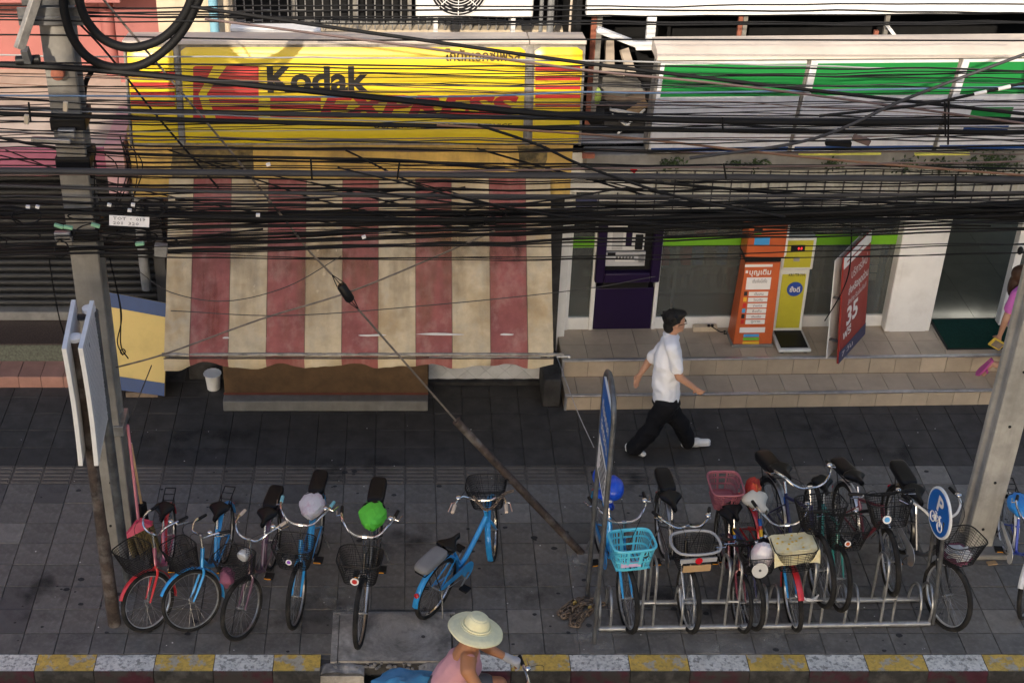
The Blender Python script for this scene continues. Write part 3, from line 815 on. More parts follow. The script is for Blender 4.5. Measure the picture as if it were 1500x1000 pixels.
for px, rr, m_, yy in ((792, .02, 'pipe_grey', 4.7), (806, .035, 'pipe_grey', 4.9), (835, .012, 'warm_cap', 4.6), (848, .02, 'warm_cap', 4.7)):
    p = W(px, 30, yy)
    MB().tube([(p.x, yy, 2.9), (p.x + .01, yy, 6)], rr, 8).build('service_pipe', m_, label={792: 'thin grey service pipe just right of the air conditioner', 806: 'thick grey service pipe right of the air conditioner', 835: 'thin pale service pipe in the gap beside the photo sign', 848: 'thick pale service pipe next to the white balcony'}[px], cat='pipe', group='pipes between the shops')

# ---- white party wall and the littered ledge between the two signs
gp = thing('gap_wall', 'cracked white wall with a littered ledge between the two shop signs', 'wall', (1.8, 4.3, 0))
gx0, gx1 = W(838, 235, 4.1).x + .002, W(960, 235, 4.1).x
zl = W(890, 210, 4.1).z
MB().mm(gx0, gx1, 4.1, 4.32, zbot - .05, zl).build('wall', 'white_wall', gp)
MB().mm(gx0, gx1, 4.1, 5.6, zl - .1, zl - .001).build('ledge', 'concrete_dark', gp)
MB().mm(gx0 - .05, gx1 + .3, 5.6, 5.7, 2.6, 6).build('back_wall', 'dark_room', gp)
MB().mm(gx0 - .03, gx0 + .02, 4.25, 5.6, zl, 5).build('side_wall', 'dark_room', gp)
def plank(p, q, wd, th, m, lab, up=(0, 0, 1)):
    MB().beam(p, q, wd, th, up).build('plank', m, label=lab, cat='plank', group='junk on the ledge', bev=.002)
L0 = zl
def wplank(a, ya, b, yb, wd, th, m, lab): plank(W(*a, ya), W(*b, yb), wd, th, m, lab, (0, -.4, 1))
wplank((898, 182), 4.35, (948, 150), 4.5, .10, .015, 'new_wood', 'pale broken plank leaning among the junk, longest one')
wplank((893, 160), 4.32, (935, 168), 4.35, .03, .02, 'white_paint', 'short white strip of wood lying low in the junk')
wplank((896, 168), 4.30, (922, 186), 4.3, .025, .02, 'white_paint', 'white strip of wood standing steeply in the junk')
wplank((872, 138), 4.75, (945, 142), 4.7, .16, .02, 'old_wood', 'grey brown board across the back of the junk')
wplank((892, 58), 4.9, (893, 96), 4.9, .09, .05, 'beige_slab', 'upright beige timber at the back of the ledge')
wplank((914, 72), 4.9, (925, 108), 4.8, .09, .04, 'beige_slab', 'slanted beige timber at the back of the ledge')
wplank((880, 97), 4.7, (915, 108), 4.7, .10, .03, 'beige_slab', 'beige board end lying flat below the timbers')
wplank((905, 196), 4.25, (945, 160), 4.35, .018, .018, 'white_paint', 'thin white stick crossing the pale plank')
def lump(c, r, m, lab, nm='plastic_sheet', cat='sheet', sd=0):
    def fn(p, q): return q * (1 + .35 * noise.noise(p * 2.2 + Vector((sd, 0, 0))))
    MB().ell(c, r, 14, 9, fn=fn).build(nm, m, label=lab, cat=cat)
lump(W(878, 168, 4.5), (.17, .14, .13), 'black_plastic', 'crumpled dark plastic sheet among the junk on the ledge', sd=1)
lump(W(905, 128, 4.8), (.26, .12, .12), 'concrete', 'grey sack slumped behind the planks on the ledge', 'sack', 'sack', sd=5)
lump(W(876, 142, 4.4), (.035, .03, .09), mat('weed', (.3, .4, .08), .6), 'small yellow green weed growing beside the photo sign', 'weed', 'plant', sd=9)
# ================================================================= right hand shop (own frame: MB(RB), local coordinates)
YF = GR(868, 481, .395).y
cs = thing('corner_shop', 'shop with white steel balcony, concrete canopy and glass front at the right', 'shop', None, M=RB @ Matrix.Translation((4.5, 5, 0)))
XE = 9.0
zb1, zb0 = WR(1200, 224, 3.9).z, WR(1200, 250, 3.9).z
x0 = WR(858, 240, 3.9).x
MB(RB).mm(x0, XE, 3.9, 4.9, zb0, zb1).build('canopy', 'concrete', cs, bev=.01)
# corrugated sheet below the canopy
zs1, zs0 = zb0 + .0, WR(1200, 306, 4.3).z
m = MB(RB)
def cor(u, v):
    x = x0 + .16 + (XE - x0 - .16) * u
    k = (u * (XE - x0) / .19) % 1
    return Vector((x, 4.26 + .05 * (1 - v) - (.018 if .1 < k < .42 else 0), zs0 - .1 + (zs1 - zs0 + .1) * v))
m.sheet(cor, 330, 1, .004).build('corrugated_sheet', mat('corrugated', (.5, .5, .47), .5, metal=.2, var=.1, scale=4, streak=((.28, .27, .24), .6, 8)), cs, smooth=False)
x = x0 + .2
while x < XE:
    MB(RB).mm(x, x + .012, 4.235, 4.25, zs0 - .08, zs1 - .01).build('sheet_rib', 'mid_plastic', cs); x += .19
    if x > 6.4: break
# front wall, windows, door
P = lambda px, py: WR(px, py, YF)
xcol0, xcol1 = P(1290, 474).x, P(1356, 472).x
xd1 = P(1463, 461).x
zp = .395; zh = 2.25
MB(RB).mm(1.60, P(824, 482).x, YF - .16, YF + .1, 0, zh).build('end_pilaster', 'white_paint', cs, bev=.008)
MB(RB).mm(1.60, XE, YF - .05, YF + .1, zh, zb0).build('header', 'white_paint', cs)
MB(RB).mm(xcol0, xcol1, YF - .14, YF + .12, zp, zh).build('column', 'white_paint', cs, bev=.012)
MB(RB).mm(xcol0 + .06, xcol1 - .05, YF - .145, YF - .141, zp + .003, zh).build('column_face', 'white_paint', cs)
# left light
wa, wb = P(826, 482).x, P(864, 481).x
a0_, a1_ = P(868, 481).x, P(952, 481).x
wc, wd_ = P(957, 476).x, P(1288, 474).x
def post(x0, x1, y0=-.03, y1=.05, z0=zp, z1=zh, nm='window_post'): MB(RB).mm(x0, x1, YF + y0, YF + y1, z0, z1).build(nm, 'white_paint', cs, bev=.004)
post(wa - .03, wa + .035); post(wb - .02, wb + .025); post(a1_ + .005, a1_ + .045)
post(wa + .036, wb - .021, -.02, .04, zp, zp + .15, 'window_sill'); post(a1_ + .046, xcol0 - .002, -.02, .04, zp, zp + .14, 'window_sill')
win = [(wa + .035, wb - .02), (a1_ + .046, P(1093, 470).x), (P(1093, 470).x, P(1200, 470).x), (P(1200, 470).x, xcol0 - .002)]
for k, (a, b) in enumerate(win):
    MB(RB).mm(a, b, YF + .005, YF + .013, zp + .14, zh).build('window_pane', 'shop_glass', cs)
    z0 = P(900, 362).z; z1 = P(900, 347).z
    MB(RB).mm(a, b, YF - .002, YF + .003, z0, z1).build('lime_stripe', 'lime_band', cs)
for x in (P(985, 450).x, P(1196, 450).x):
    MB(RB).mm(x - .014, x + .014, YF + .03, YF + .06, zp + .14, zh).build('glass_mullion', 'alu', cs)
# interior
MB(RB).mm(1.62, XE, YF + 4.5, YF + 4.6, 0, 3).build('back_wall', mat('inner_wall', (.3, .3, .28), .8), cs)
MB(RB).mm(1.62, XE, YF + .1, YF + 4.5, 2.42, 2.5).build('ceiling', mat('inner_ceiling', (.3, .3, .28), .8), cs)
MB(RB).mm(1.60, 1.66, YF + .1, YF + 4.5, 0, 2.45).build('party_wall', 'dark_room', cs)
MB(RB).mm(1.62, XE, YF + .1, YF + 4.5, .2, zp - .008).build('floor_base', 'mortar', cs)
fx = 1.7; tsz = .6
ft = mesh_of(MB().mm(-.298, .298, -.298, .298, -.007, .0), 'floor_tile', 'shop_floor')
ci = WM[cs.name].inverted() @ RB
for i in range(12):
    for j in range(7): inst(ft, 'floor_tile', cs, ci @ Matrix.Translation((xcol1 - .31 - 4 * .6 + i * .6, YF + .12 + .3 + j * .6, zp)))
for px, py in ((1430, 397), (1395, 461), (1432, 463)):
    q = GR(px, py, zp)
    # ceiling tube whose mirror image falls at q
    zc_ = 2.40; o = RBI @ Vector((0, CY, CZ)); mz = 2 * zp - zc_
    t = (mz - o.z) / (q.z - o.z); p = o + (q - o) * t
    if p.y < YF + 4.3:
        MB(RB).tube([(p.x - .35, p.y, zc_), (p.x + .35, p.y, zc_)], .02, 8).build('ceiling_tube', 'lamp_tube', cs)
for x_, y_ in ((2.6, YF + 2.2), (4.2, YF + 2.2), (3.4, YF + 3.4), (7.2, YF + 2.6)): MB(RB).tube([(x_ - .5, y_, 2.40), (x_ + .5, y_, 2.40)], .02, 8).build('ceiling_tube', 'lamp_tube', cs)
# shelves with goods behind the glass
sh = thing('goods_shelf', 'dim shelving full of goods behind the shop window', 'shelf', None, M=RB @ Matrix.Translation((3.0, YF + 1.0, zp)))
sx0, sx1 = wc + .1, P(1260, 450).x
for k in range(6):
    z = zp + .1 + k * .33
    MB(RB).mm(sx0, sx1, YF + .55, YF + .95, z, z + .02).build('shelf_board', 'pipe_grey', sh)
MB(RB).mm(sx0, sx1, YF + .95, YF + .98, zp, 2.3).build('back_panel', 'pipe_grey', sh)
for sx_ in (sx0, (sx0 + sx1) / 2, sx1): MB(RB).mm(sx_ - .015, sx_ + .015, YF + .53, YF + .56, zp, 2.3).build('upright', 'alu', sh)
gm = [mesh_of(MB().mm(-.05, .05, -.08, .08, 0, .2), 'box_of_goods', q) for q in ('goods', 'goods_red', 'goods_blue', 'goods')]
gb = mesh_of(MB().lathe([(.035, 0), (.035, .15), (.015, .19), (.015, .23)], ID, 8), 'bottle', 'goods')
i_sh = WM[sh.name].inverted() @ RB
for k in range(6):
    x = sx0 + .08
    while x < sx1 - .06:
        z = zp + .121 + k * .33
        q = rnd.choice(gm + [gb])
        inst(q, 'bottle' if q is gb else 'carton', sh, i_sh @ Matrix.Translation((x, YF + .66, z)) @ Matrix.Diagonal((1, 1, .7 + .5 * rnd.random(), 1)))
        x += .125 + .02 * rnd.random()
        if k in (1, 2) and rnd.random() < .4: x += .1
fr = thing('blue_shelf_cabinet', 'blue framed cabinet with white slats behind the right end of the window', 'cabinet', None, M=RB @ Matrix.Translation((5.1, YF + .3, zp)))
fx0, fx1 = P(1250, 400).x, P(1300, 400).x
MB(RB).mm(fx0, fx1, YF + .5, YF + .55, zp, 1.8).build('back', 'fridge_blue', fr)
MB(RB).mm(fx1 - .03, fx1 + .01, YF + .12, YF + .5, zp, 1.8).build('side', 'fridge_blue', fr)
MB(RB).mm(fx0 - .02, fx1 + .01, YF + .10, YF + .5, 1.8, 1.84).build('top', 'fridge_blue', fr)
for k in range(9):
    MB(RB).mm(fx0, fx1 - .04, YF + .2, YF + .22, zp + .45 + k * .1, zp + .53 + k * .1).build('slat', 'white_print', fr)
# door leaf edge at right and glazing beyond
MB(RB).mm(xd1, xd1 + .075, YF - .05, YF + .06, zp, zh).build('door_frame', 'white_paint', cs, bev=.005)
MB(RB).mm(xd1 + .076, XE, YF + .005, YF + .013, zp, zh).build('window_pane', 'shop_glass', cs)
MB(RB).ell((xd1 + .03, YF - .07, 1.35), (.03, .03, .05), 10, 6).build('door_handle', 'black_plastic', cs)
dm = thing('door_mat', 'dark green door mat on the tiled platform in front of the doorway', 'mat', None, M=RB @ Matrix.Translation((5.7, 4.5, zp)))
q = [GR(1362, 469, zp), GR(1470, 466, zp), GR(1480, 507, zp), GR(1384, 511, zp)]
ma, mb_ = (q[0].x + q[3].x) / 2 + .03, q[2].x + .1
MB(RB).mm(ma, mb_, q[3].y, q[0].y, zp + .001, zp + .012).build('pile', 'mat_green', dm, bev=.004)
MB(RB).mm(ma - .025, mb_, q[3].y - .02, q[3].y - .001, zp + .001, zp + .008).mm(ma - .025, ma - .001, q[3].y - .001, q[0].y, zp + .001, zp + .008).build('rubber_edge', 'black_plastic', dm)

# ---- tiled steps
stp = thing('tiled_steps', 'two beige tiled steps with steel edges running along the shop front', None, None, M=RB @ Matrix.Translation((4, 4, 0)), kind='structure')
YS0, YS1, Z1, Z2 = 3.66, 4.013, .186, .395
XS0 = 1.66; XS1 = 8.2
MB(RB).mm(XS0 + .012, XS1, YS0 + .012, YF, 0, Z1 - .012).mm(XS0 + .012, XS1, YS1 + .012, YF + .1, Z1 - .02, Z2 - .012).build('core', 'step_grout', stp)
ts = .274
k = 0
while XS0 + k * ts < XS1 - .1:
    a = XS0 + k * ts + .0025; b = a + ts - .005
    if a > 7.4: break
    MB(RB).mm(a, b, YS0, YS0 + .011, .004, Z1 - .022).build('riser_tile', 'step_tile', stp)
    MB(RB).mm(a - .14 if k else a, b - .14, YS0 + .035, YS1 - .003, Z1 - .011, Z1).build('tread_tile', 'step_tile', stp)
    MB(RB).mm(a, b, YS1, YS1 + .011, Z1 + .003, Z2 - .022).build('riser_tile', 'step_tile', stp)
    for j in range(3):
        y0 = YS1 + .035 + j * .274; y1_ = min(y0 + .271, YF)
        if y1_ - y0 < .03: break
        MB(RB).mm(a, b, y0, y1_, Z2 - .011, Z2).build('platform_tile', 'step_tile', stp)
    k += 1
for y_, z_ in ((YS0, Z1), (YS1, Z2)):
    MB(RB).mm(XS0 - .005, XS1, y_ - .006, y_ + .033, z_ - .018, z_ + .003).build('nosing', 'nosing', stp, bev=.004)
    MB(RB).mm(XS0 - .005, XS0 + .02, y_ - .005, y_ + .02, 0 if z_ == Z1 else Z1 + .004, z_ - .02).build('corner_strip', 'nosing', stp)
for j in range(3):
    MB(RB).mm(XS0 - .002, XS0 + .010, YS0 + .02 + j * .335, YS0 + .35 + j * .335, .003, Z1 - .003 if j == 0 else Z2 - .004).build('side_tile', 'step_tile', stp)

# ---- shop sign with green band
FG = RB @ frame_of((0, 3.85, WR(1200, 222, 3.85).z), (1, 0, 0), (0, -.205, .972))
gs = thing('green_shop_sign', 'long white shop sign with broad green band and thin blue base line', 'shop sign', None, M=RB @ Matrix.Translation((4.6, 3.85, 2.9)))
def gu(px, py): return onplane(FG, px, py)
gT = gu(1200, 90)[1]; gx = gu(957, 150)[0]
MB(FG).mm(gx, XE, -.01, gT + .05, -.22, -.03).build('box', 'dirty_alu', gs)
edges = [gx + .01, gu(1174, 150)[0], gu(1391, 150)[0], gu(1610, 150)[0], XE - .1]
yG0 = gu(1100, 141)[1]; yG1 = gu(1100, 94)[1]; yB0 = 0.012; yB1 = gu(1100, 215.5)[1]
for k in range(4):
    a, b = edges[k] + .012, edges[k + 1] - .028
    MB(FG).mm(a, b, 0, gT, -.03, 0).build('panel', 'sign_white', gs, bev=.008)
    MB(FG).mm(a + (.06 if k else .035), b - .004, yG0, yG1, .0005, .003).build('green_band', 'sign_green', gs, smooth=False)
    MB(FG).mm(a + .02, b - .004, yB0, yB1, .0005, .003).build('blue_line', 'sign_blue', gs, smooth=False)
    if k:
        def gut(u, v, a=a): return Vector((a - .03 + .026 * u, .0 + gT * v, -.028 + .02 * math.sin(u * 3.1)))
        MB(FG).sheet(gut, 4, 2, .006).build('gutter_strip', 'dirty_alu', gs)
a, c = gu(1418, 178); b, d = gu(1485, 157)
MB(FG).mm(a, b, c, d, .0005, .003).build('green_patch', 'sign_green', gs, smooth=False)
a, c = gu(1412, 150); b, d = gu(1441, 145)
text('ธนบุรีรมย์', FG @ Matrix.Translation((a, c, .002)), b - a, d - c, 'blue_print', gs, res=2)
a, c = gu(1410, 192); b, d = gu(1478, 184)
MB(FG).mm(a, b, c, d, .0005, .003).build('blue_patch', 'sign_blue', gs, smooth=False)
# pale rounded cap along the top
cp = MB(RB)
y0_ = 3.64; zc0 = WR(1200, 88, 3.6).z; 
prof = [(3.60, zc0), (3.57, zc0 + .02), (3.58, zc0 + .06), (3.66, zc0 + .10), (3.9, zc0 + .12), (3.9, zc0 + .0)]
M = Matrix(((0, 0, 1, 0), (1, 0, 0, 0), (0, 1, 0, 0), (0, 0, 0, 1)))
cp.prism(prof, gx - .03, XE, M).build('cap', 'warm_cap', gs)
for a, b in ((1000, 1152), (1170, 1290), (1340, 1420)):
    p, q = WR(a, 222, 3.83), WR(b, 222, 3.83)
    if a > 1100: MB(RB).mm(p.x, q.x, 3.80, 3.83, p.z - .03, p.z - .012).build('wrapping_strip', 'yellow_wrap', gs)

# ---- white steel balcony above the green sign
bal = thing('steel_balcony', 'white painted steel balcony frame with dark opening above the green sign', 'balcony', None, M=RB @ Matrix.Translation((4.6, 4.2, 3.9)))
z_r = WR(1200, 72, 4.0).z; z_r2 = WR(1200, 61, 4.0).z
xs = WR(932, 68, 4.0).x
MB(RB).mm(xs, XE, 4.0, 4.06, z_r, z_r2).build('bottom_rail', 'white_paint', bal, bev=.004)
z_t = WR(1200, 22, 4.1).z
MB(RB).mm(WR(860, 10, 4.1).x, XE, 4.1, 4.2, z_t, z_t + .6).build('top_fascia', 'white_paint', bal, bev=.006)
MB(RB).mm(WR(949, 30, 4.05).x, WR(962, 30, 4.05).x, 4.05, 4.11, z_r2, z_t + .02).build('post', 'white_paint', bal, bev=.004)
MB(RB).beam(WR(875, 43, 4.05), WR(940, 68, 4.04), .05, .07, (0, -1, 0)).build('brace', 'white_paint', bal, bev=.004)
for px in (1035, 1205, 1330, 1455):
    p = WR(px, 75, 4.0); MB(RB).mm(p.x - .02, p.x + .02, 3.95, 4.0, z_r - .06, z_r).build('clip', 'white_paint', bal)
for px, mm_ in ((1083, 'rust_red'), (1090, 'dirty_alu'), (1297, 'dirty_alu'), (1284, 'rust_red')):
    p = WR(px, 50, 4.3); zt_ = z_t + .3 if px != 1284 else WR(1284, 46, 4.3).z
    MB(RB).mm(p.x - .02, p.x + .02, 4.3, 4.34, z_r - .3, zt_).build('upright', mm_, bal)
MB(RB).beam(WR(1300, 38, 4.2), WR(1318, 62, 4.2), .03, .05, (0, -1, 0)).build('loose_strip', 'white_paint', bal)
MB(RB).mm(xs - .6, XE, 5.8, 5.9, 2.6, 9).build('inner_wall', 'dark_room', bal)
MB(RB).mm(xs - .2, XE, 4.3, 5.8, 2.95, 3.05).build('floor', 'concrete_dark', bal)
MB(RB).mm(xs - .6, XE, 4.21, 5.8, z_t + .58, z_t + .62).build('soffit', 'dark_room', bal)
MB(RB).mm(xs - .6, XE, 4.2, 4.3, z_t + .6, 9).build('upper_wall', 'white_wall', bal)
for px in (868, 876):
    p = WR(px, 70, 4.4); MB(RB).mm(p.x - .025, p.x + .025, 4.4, 4.45, 2.9, 5).build('upright', 'rust_red' if px == 868 else 'dirty_alu', bal)
# weeds rooted in the canopy edge
for px, n_, sz in ((985, 26, .06), (1075, 8, .03), (1110, 14, .05), (1220, 12, .05), (1325, 16, .07), (1380, 22, .08), (1440, 40, .10), (1465, 36, .11)):
    c = WR(px, 240, 3.88); wd_t = thing('wall_weed', {985: 'round dark weed at the left end of the concrete canopy', 1075: 'tiniest weed on the concrete canopy', 1110: 'small flat weed on the concrete canopy under the green sign', 1220: 'small weed under the yellow wrapping on the canopy', 1325: 'weed under the middle of the second green panel', 1380: 'dense weed below the sign joint over the white column', 1440: 'large bushy weed near the right end of the canopy', 1465: 'largest weed at the far right of the canopy'}[px], 'weed', None, group='weeds on the canopy', M=RB @ Matrix.Translation(c)); m = MB(RB)
    for k in range(n_ * 3):
        p = c + Vector((rnd.gauss(0, sz * 1.1), -abs(rnd.gauss(0, .02)), rnd.gauss(0, sz * .6)))
        a = rnd.random() * 6.3; l = .012 + .016 * rnd.random()
        d1 = Vector((math.cos(a), -.3, math.sin(a))) * l; d2 = Vector((-math.sin(a), -.5 * rnd.random(), math.cos(a))) * l * .5
        m.add([p - d1, p + d2, p + d1, p - d2], [(0, 1, 2, 3)])
    m.build('leaves', 'leaf', wd_t, smooth=False, kind='stuff')
    for k in range(4): MB(RB).tube([c + Vector((rnd.gauss(0, .01), 0, -.03)), c + Vector((rnd.gauss(0, sz), -.03, rnd.gauss(.02, sz * .4)))], .002, 3).build('stem', 'leaf', wd_t)

# ---- cash machine
at = thing('cash_machine', 'dark purple cash machine with silver keypad panel set in the shop front', 'cash machine', None, M=RB @ Matrix.Translation(((a0_ + a1_) / 2, YF, zp)))
MB(RB).mm(a0_, a1_, YF - .02, YF + .5, zp, zp + .52).build('cabinet', 'atm_purple', at, bev=.008)
zu0 = P(910, 408).z; 
MB(RB).mm(a0_ - .03, a0_ + .07, YF - .10, YF + .3, zu0, zh).mm(a1_ - .07, a1_ + .03, YF - .10, YF + .3, zu0, zh).mm(a0_ + .071, a1_ - .071, YF - .10, YF + .3, zu0, zu0 + .12).build('surround', 'atm_purple', at, bev=.015)
MB(RB).mm(a0_ + .07, a1_ - .07, YF - .02, YF + .3, zp + .52, zh).build('recess', 'black_plastic', at)
QA = lambda px, py: WR(px, py, YF - .03)
def aq(xa, ya, xb, yb, m, nm, y0=-.03, y1=-.021, bev=.002):
    p, q = WR(xa, yb, YF + y0), WR(xb, ya, YF + y0)
    MB(RB).mm(p.x, q.x, YF + y0, YF + y1, p.z, q.z).build(nm, m, at, bev=bev)
aq(885, 369, 946, 390, 'atm_silver', 'cash_panel', -.05)
aq(888, 325, 947, 367, 'atm_light', 'screen_panel', -.045)
aq(896, 337, 914, 366, 'atm_silver', 'screen_cover', -.055, -.046)
aq(916, 341, 927, 361, 'atm_purple', 'note_sign', -.053, -.046); aq(919, 330, 944, 339, 'black_plastic', 'display', -.05, -.046)
aq(930, 345, 943, 366, 'black_plastic', 'reader_hood', -.075, -.046, .006); aq(901, 379, 930, 383, 'white_print', 'cash_slot', -.056, -.051)
for k in range(6): aq(902 + k * 4.7, 376, 905.5 + k * 4.7, 378.5, 'mid_plastic', 'slot_tooth', -.056, -.051, 0)
aq(935, 372, 944, 385, 'nosing', 'receipt_slot', -.06, -.051); aq(890, 370, 902, 374, 'black_plastic', 'card_slot', -.056, -.051)
# blue sign above the machine, mostly behind the cables
p, q = WR(843, 303, 4.2), WR(875, 290, 4.2)
MB(RB).mm(p.x, q.x, 4.2, 4.23, p.z, q.z).build('blue_plate', 'banner_navy', label='small blue plate behind the cables above the cash machine', cat='sign')
# ================================================================= things on the platform
# top-up kiosk
kb = GR(1100, 508, .395); KY = kb.y
k0, k1 = WR(1074, 503, KY).x, WR(1130, 507, KY).x
kt = WR(1100, 334, KY + .06).z; kz = lambda y: WR(1105, y, KY).z
ki = thing('topup_kiosk', 'orange self service kiosk with printed front standing on a stone base', 'kiosk', None, M=RB @ Matrix.Translation(((k0 + k1) / 2, KY + .15, .395)))
FKi = RB @ frame_of((k0, KY, .395), (1, 0, 0), (0, .05, 1)); KW = k1 - k0
MB(FKi).mm(-.015, KW + .015, 0, .035, -.30, .015).build('base', 'concrete', ki, bev=.008)
zb_ = onplane(FKi, 1105, 385)[1]; zb2 = onplane(FKi, 1115, 377)[1]; zb3 = zb2 + .28
MB(FKi).add([(.0, .035, 0), (KW, .035, 0), (KW - .02, zb_, 0), (.03, zb_, 0), (.0, .035, -.28), (KW, .035, -.28), (KW - .02, zb_, -.2), (.03, zb_, -.2)],
            [(0, 1, 2, 3), (7, 6, 5, 4), (0, 4, 5, 1), (1, 5, 6, 2), (2, 6, 7, 3), (3, 7, 4, 0)]).build('body', 'kiosk_orange', ki, bev=.006)
MB(FKi).mm(.03, KW - .015, zb_ + .001, zb2, -.2, -.02).build('neck', 'black_plastic', ki)
MB(FKi).mm(.02, KW + .005, zb2 + .001, zb3 + .12, -.24, .012).build('head', 'kiosk_orange', ki, bev=.01)
MB(FKi).mm(KW + .006, KW + .03, zb2 + .01, zb3 + .10, -.22, -.01).build('side_panel', 'white_print', ki)
def kk(x0, y0, x1, y1, m, nm='print', w=.003, b=.0006):
    a, c = onplane(FKi, x0, y1); b_, d = onplane(FKi, x1, y0)
    MB(FKi).mm(a, b_, c, d, b, w).build(nm, m, ki, smooth=False)
def kkt(body, x0, y0, x1, y1, m, w=.0036, **k):
    a, c = onplane(FKi, x0, y1); b_, d = onplane(FKi, x1, y0)
    text(body, FKi @ Matrix.Translation((a, c, w)), b_ - a, d - c, m, ki, res=1, **k)
kk(1104, 334, 1117, 338, 'black_plastic', 'coin_slot', .02, .012); kk(1104, 341, 1115, 344, 'green_print', 'print', .014, .0122); kk(1104, 346, 1128, 358, 'sky_print', 'screen', .014, .0122)
kk(1091, 387, 1132, 391, 'white_print')
kkt('บุญเติม', 1097, 394, 1130, 405, 'white_print', bold=.02)
kk(1092, 396, 1096, 400, 'white_print')
kk(1092, 406, 1130, 424, 'white_print')
kkt('เติมเงินมือถือ', 1102, 408, 1124, 414, 'dark_print')
for k, (y, c) in enumerate(((427, 'dark_print'), (435.5, 'gold_print'), (444, 'sign_red'), (452, 'sky_print'), (460, 'dark_print'), (468, 'sign_red'))):
    x = 1096.5 - k * 1.0; kk(x, y, x + 29, y + 6.5, 'white_print'); kk(x - 7, y, x - 1.5, y + 6, c)
    kkt(('เติมเกม', 'โอนเงิน', 'จ่ายบิล', 'ซื้อตั๋ว', 'เติมเน็ต', 'ดูดวง')[k], x + 8, y + 1.2, x + 22, y + 5, 'dark_print', w=.0042)
kk(1083, 479, 1121, 487, 'white_print')
for y, c in ((489, 'sky_print'), (494, 'green_print'), (499.5, 'gold_print')): kk(1089 - (y - 489) * .15, y, 1112, y + 4.3, c)
# weighing scale
sb = GR(1160, 519, .395); SY = sb.y
s0, s1 = WR(1141, 519, SY).x, WR(1188, 519, SY).x
sc = thing('weighing_scale', 'white and yellow coin weighing scale with black foot plate', 'scale', None, M=RB @ Matrix.Translation(((s0 + s1) / 2, SY + .2, .395)))
yb_ = GR(1160, 483, .47).y
MB(RB).mm(s0 - .01, s1, SY, yb_ + .06, .415, .455).build('foot', 'scale_white', sc, bev=.015)
MB(RB).mm(s0 + .02, s1 - .03, SY + .035, yb_, .456, .466).build('foot_plate', 'black_plastic', sc, bev=.006)
for x in (s0 + .04, s1 - .05): MB(RB).lathe([(.025, .395), (.025, .416)], Matrix.Translation((x, SY + .05, 0)), 10).build('rubber_foot', 'rubber', sc)
FS = RB @ frame_of((s0, yb_ - .0, .456), (1, 0, 0), (0, .06, 1)); sw = s1 - s0 - .02
su = lambda x, y: onplane(FS, x, y)
h1 = su(1165, 394)[1]; h2 = su(1165, 346)[1]
MB(FS).mm(.0, sw, 0, h1, -.10, 0).build('column', 'scale_white', sc, bev=.012)
MB(FS).mm(-.01, sw + .02, h1 + .001, h2, -.12, .03).build('head', 'scale_white', sc, bev=.02)
def sq(x0, y0, x1, y1, m, nm='print', b=.0006, w=.004):
    a, c = su(x0, y1); b_, d = su(x1, y0); MB(FS).mm(a, b_, c, d, b, w).build(nm, m, sc, smooth=False, bev=.0)
MB(FS).mm(.035, sw - .035, .04, h1 - .06, .0006, .004).build('yellow_front', 'scale_yellow', sc)
MB(FS).mm(.025, sw - .015, h1 + .035, h2 - .035, .0306, .034).build('yellow_top', 'scale_yellow', sc)
a, c = su(1164, 423)
MB(FS @ Matrix.Translation((a, c, 0))).lathe([(.085, .0045), (.085, .007)], ID, 24).build('blue_disc', 'blue_print', sc)
text('ชั่งดี', FS @ Matrix.Translation((a - .055, c - .035, .0075)), .11, .07, 'white_print', sc, bold=.02, res=2)
a, c = su(1155, 404.5); b_, d = su(1179, 400); text('KRUTRON', FS @ Matrix.Translation((a, c, .0045)), b_ - a, d - c, 'dark_print', sc, bold=.02, res=1)
q0 = su(1157, 363); MB(FS).mm(q0[0], q0[0] + .15, q0[1] - .02, q0[1] + .05, .0345, .05).build('display', 'black_plastic', sc, bev=.006)
text('0.0', FS @ Matrix.Translation((q0[0] + .07, q0[1] - .0, .0505)), .05, .032, 'led_red', sc, bold=.02, res=1)
MB(FS).mm(q0[0] + .045, q0[0] + .11, q0[1] - .14, q0[1] - .10, .0345, .04).build('coin_slot', 'alu', sc)
# outlet box on the platform
ob = GR(1030, 478, .395)
t = thing('outlet_box', 'small cream outlet box with black leads beside the kiosk', 'outlet', None, M=RB @ Matrix.Translation(ob))
MB(RB).mm(ob.x - .13, ob.x + .13, YF - .10, YF - .035, .395, .46).build('box', 'cream_paint', t, bev=.006)
for dx in (.02, .06): MB(RB).mm(ob.x + dx, ob.x + dx + .025, YF - .105, YF - .08, .461, .485).build('plug', 'black_plastic', t)
MB(RB).tube(smoothpts([(ob.x + .05, YF - .09, .47), (ob.x + .16, YF - .14, .42), (ob.x + .22, YF - .1, .41), (ob.x + .20, YF - .16, .405), (ob.x + .34, YF - .12, .41)]), .006, 5).build('lead', 'black_plastic', t)
# red advertising banner board, standing edge-on at the platform edge
bn = thing('advert_board', 'red folding advertising board with white price lettering at the step edge', 'advertising board', None, M=RB @ Matrix.Translation(GR(1245, 512, .395)))
B0 = GR(1228, 533, .40); B1 = GR(1267, 489, .40); BT = WR(1231, 383, B0.y)
xv = (B1 - B0); xv.z = 0; bw = xv.length; xv.normalize()
FB = RB @ frame_of(B0, xv, Vector((-.135, 0, 1))); bh = BT.z - B0.z
MB(FB).mm(0, bw, 0, bh, -.02, 0).build('panel', 'banner_red', bn, bev=.003)
MB(FB).mm(0, bw, bh - .13, bh, .0005, .003).build('white_header', 'white_print', bn, smooth=False)
MB(FB).mm(0, bw, 0, .14, .0005, .003).build('navy_footer', 'banner_navy', bn, smooth=False)
FB2 = FB @ Matrix.Translation((-.0, 0, -.32)) @ Matrix.Rotation(RAD(0), 4, 'X')
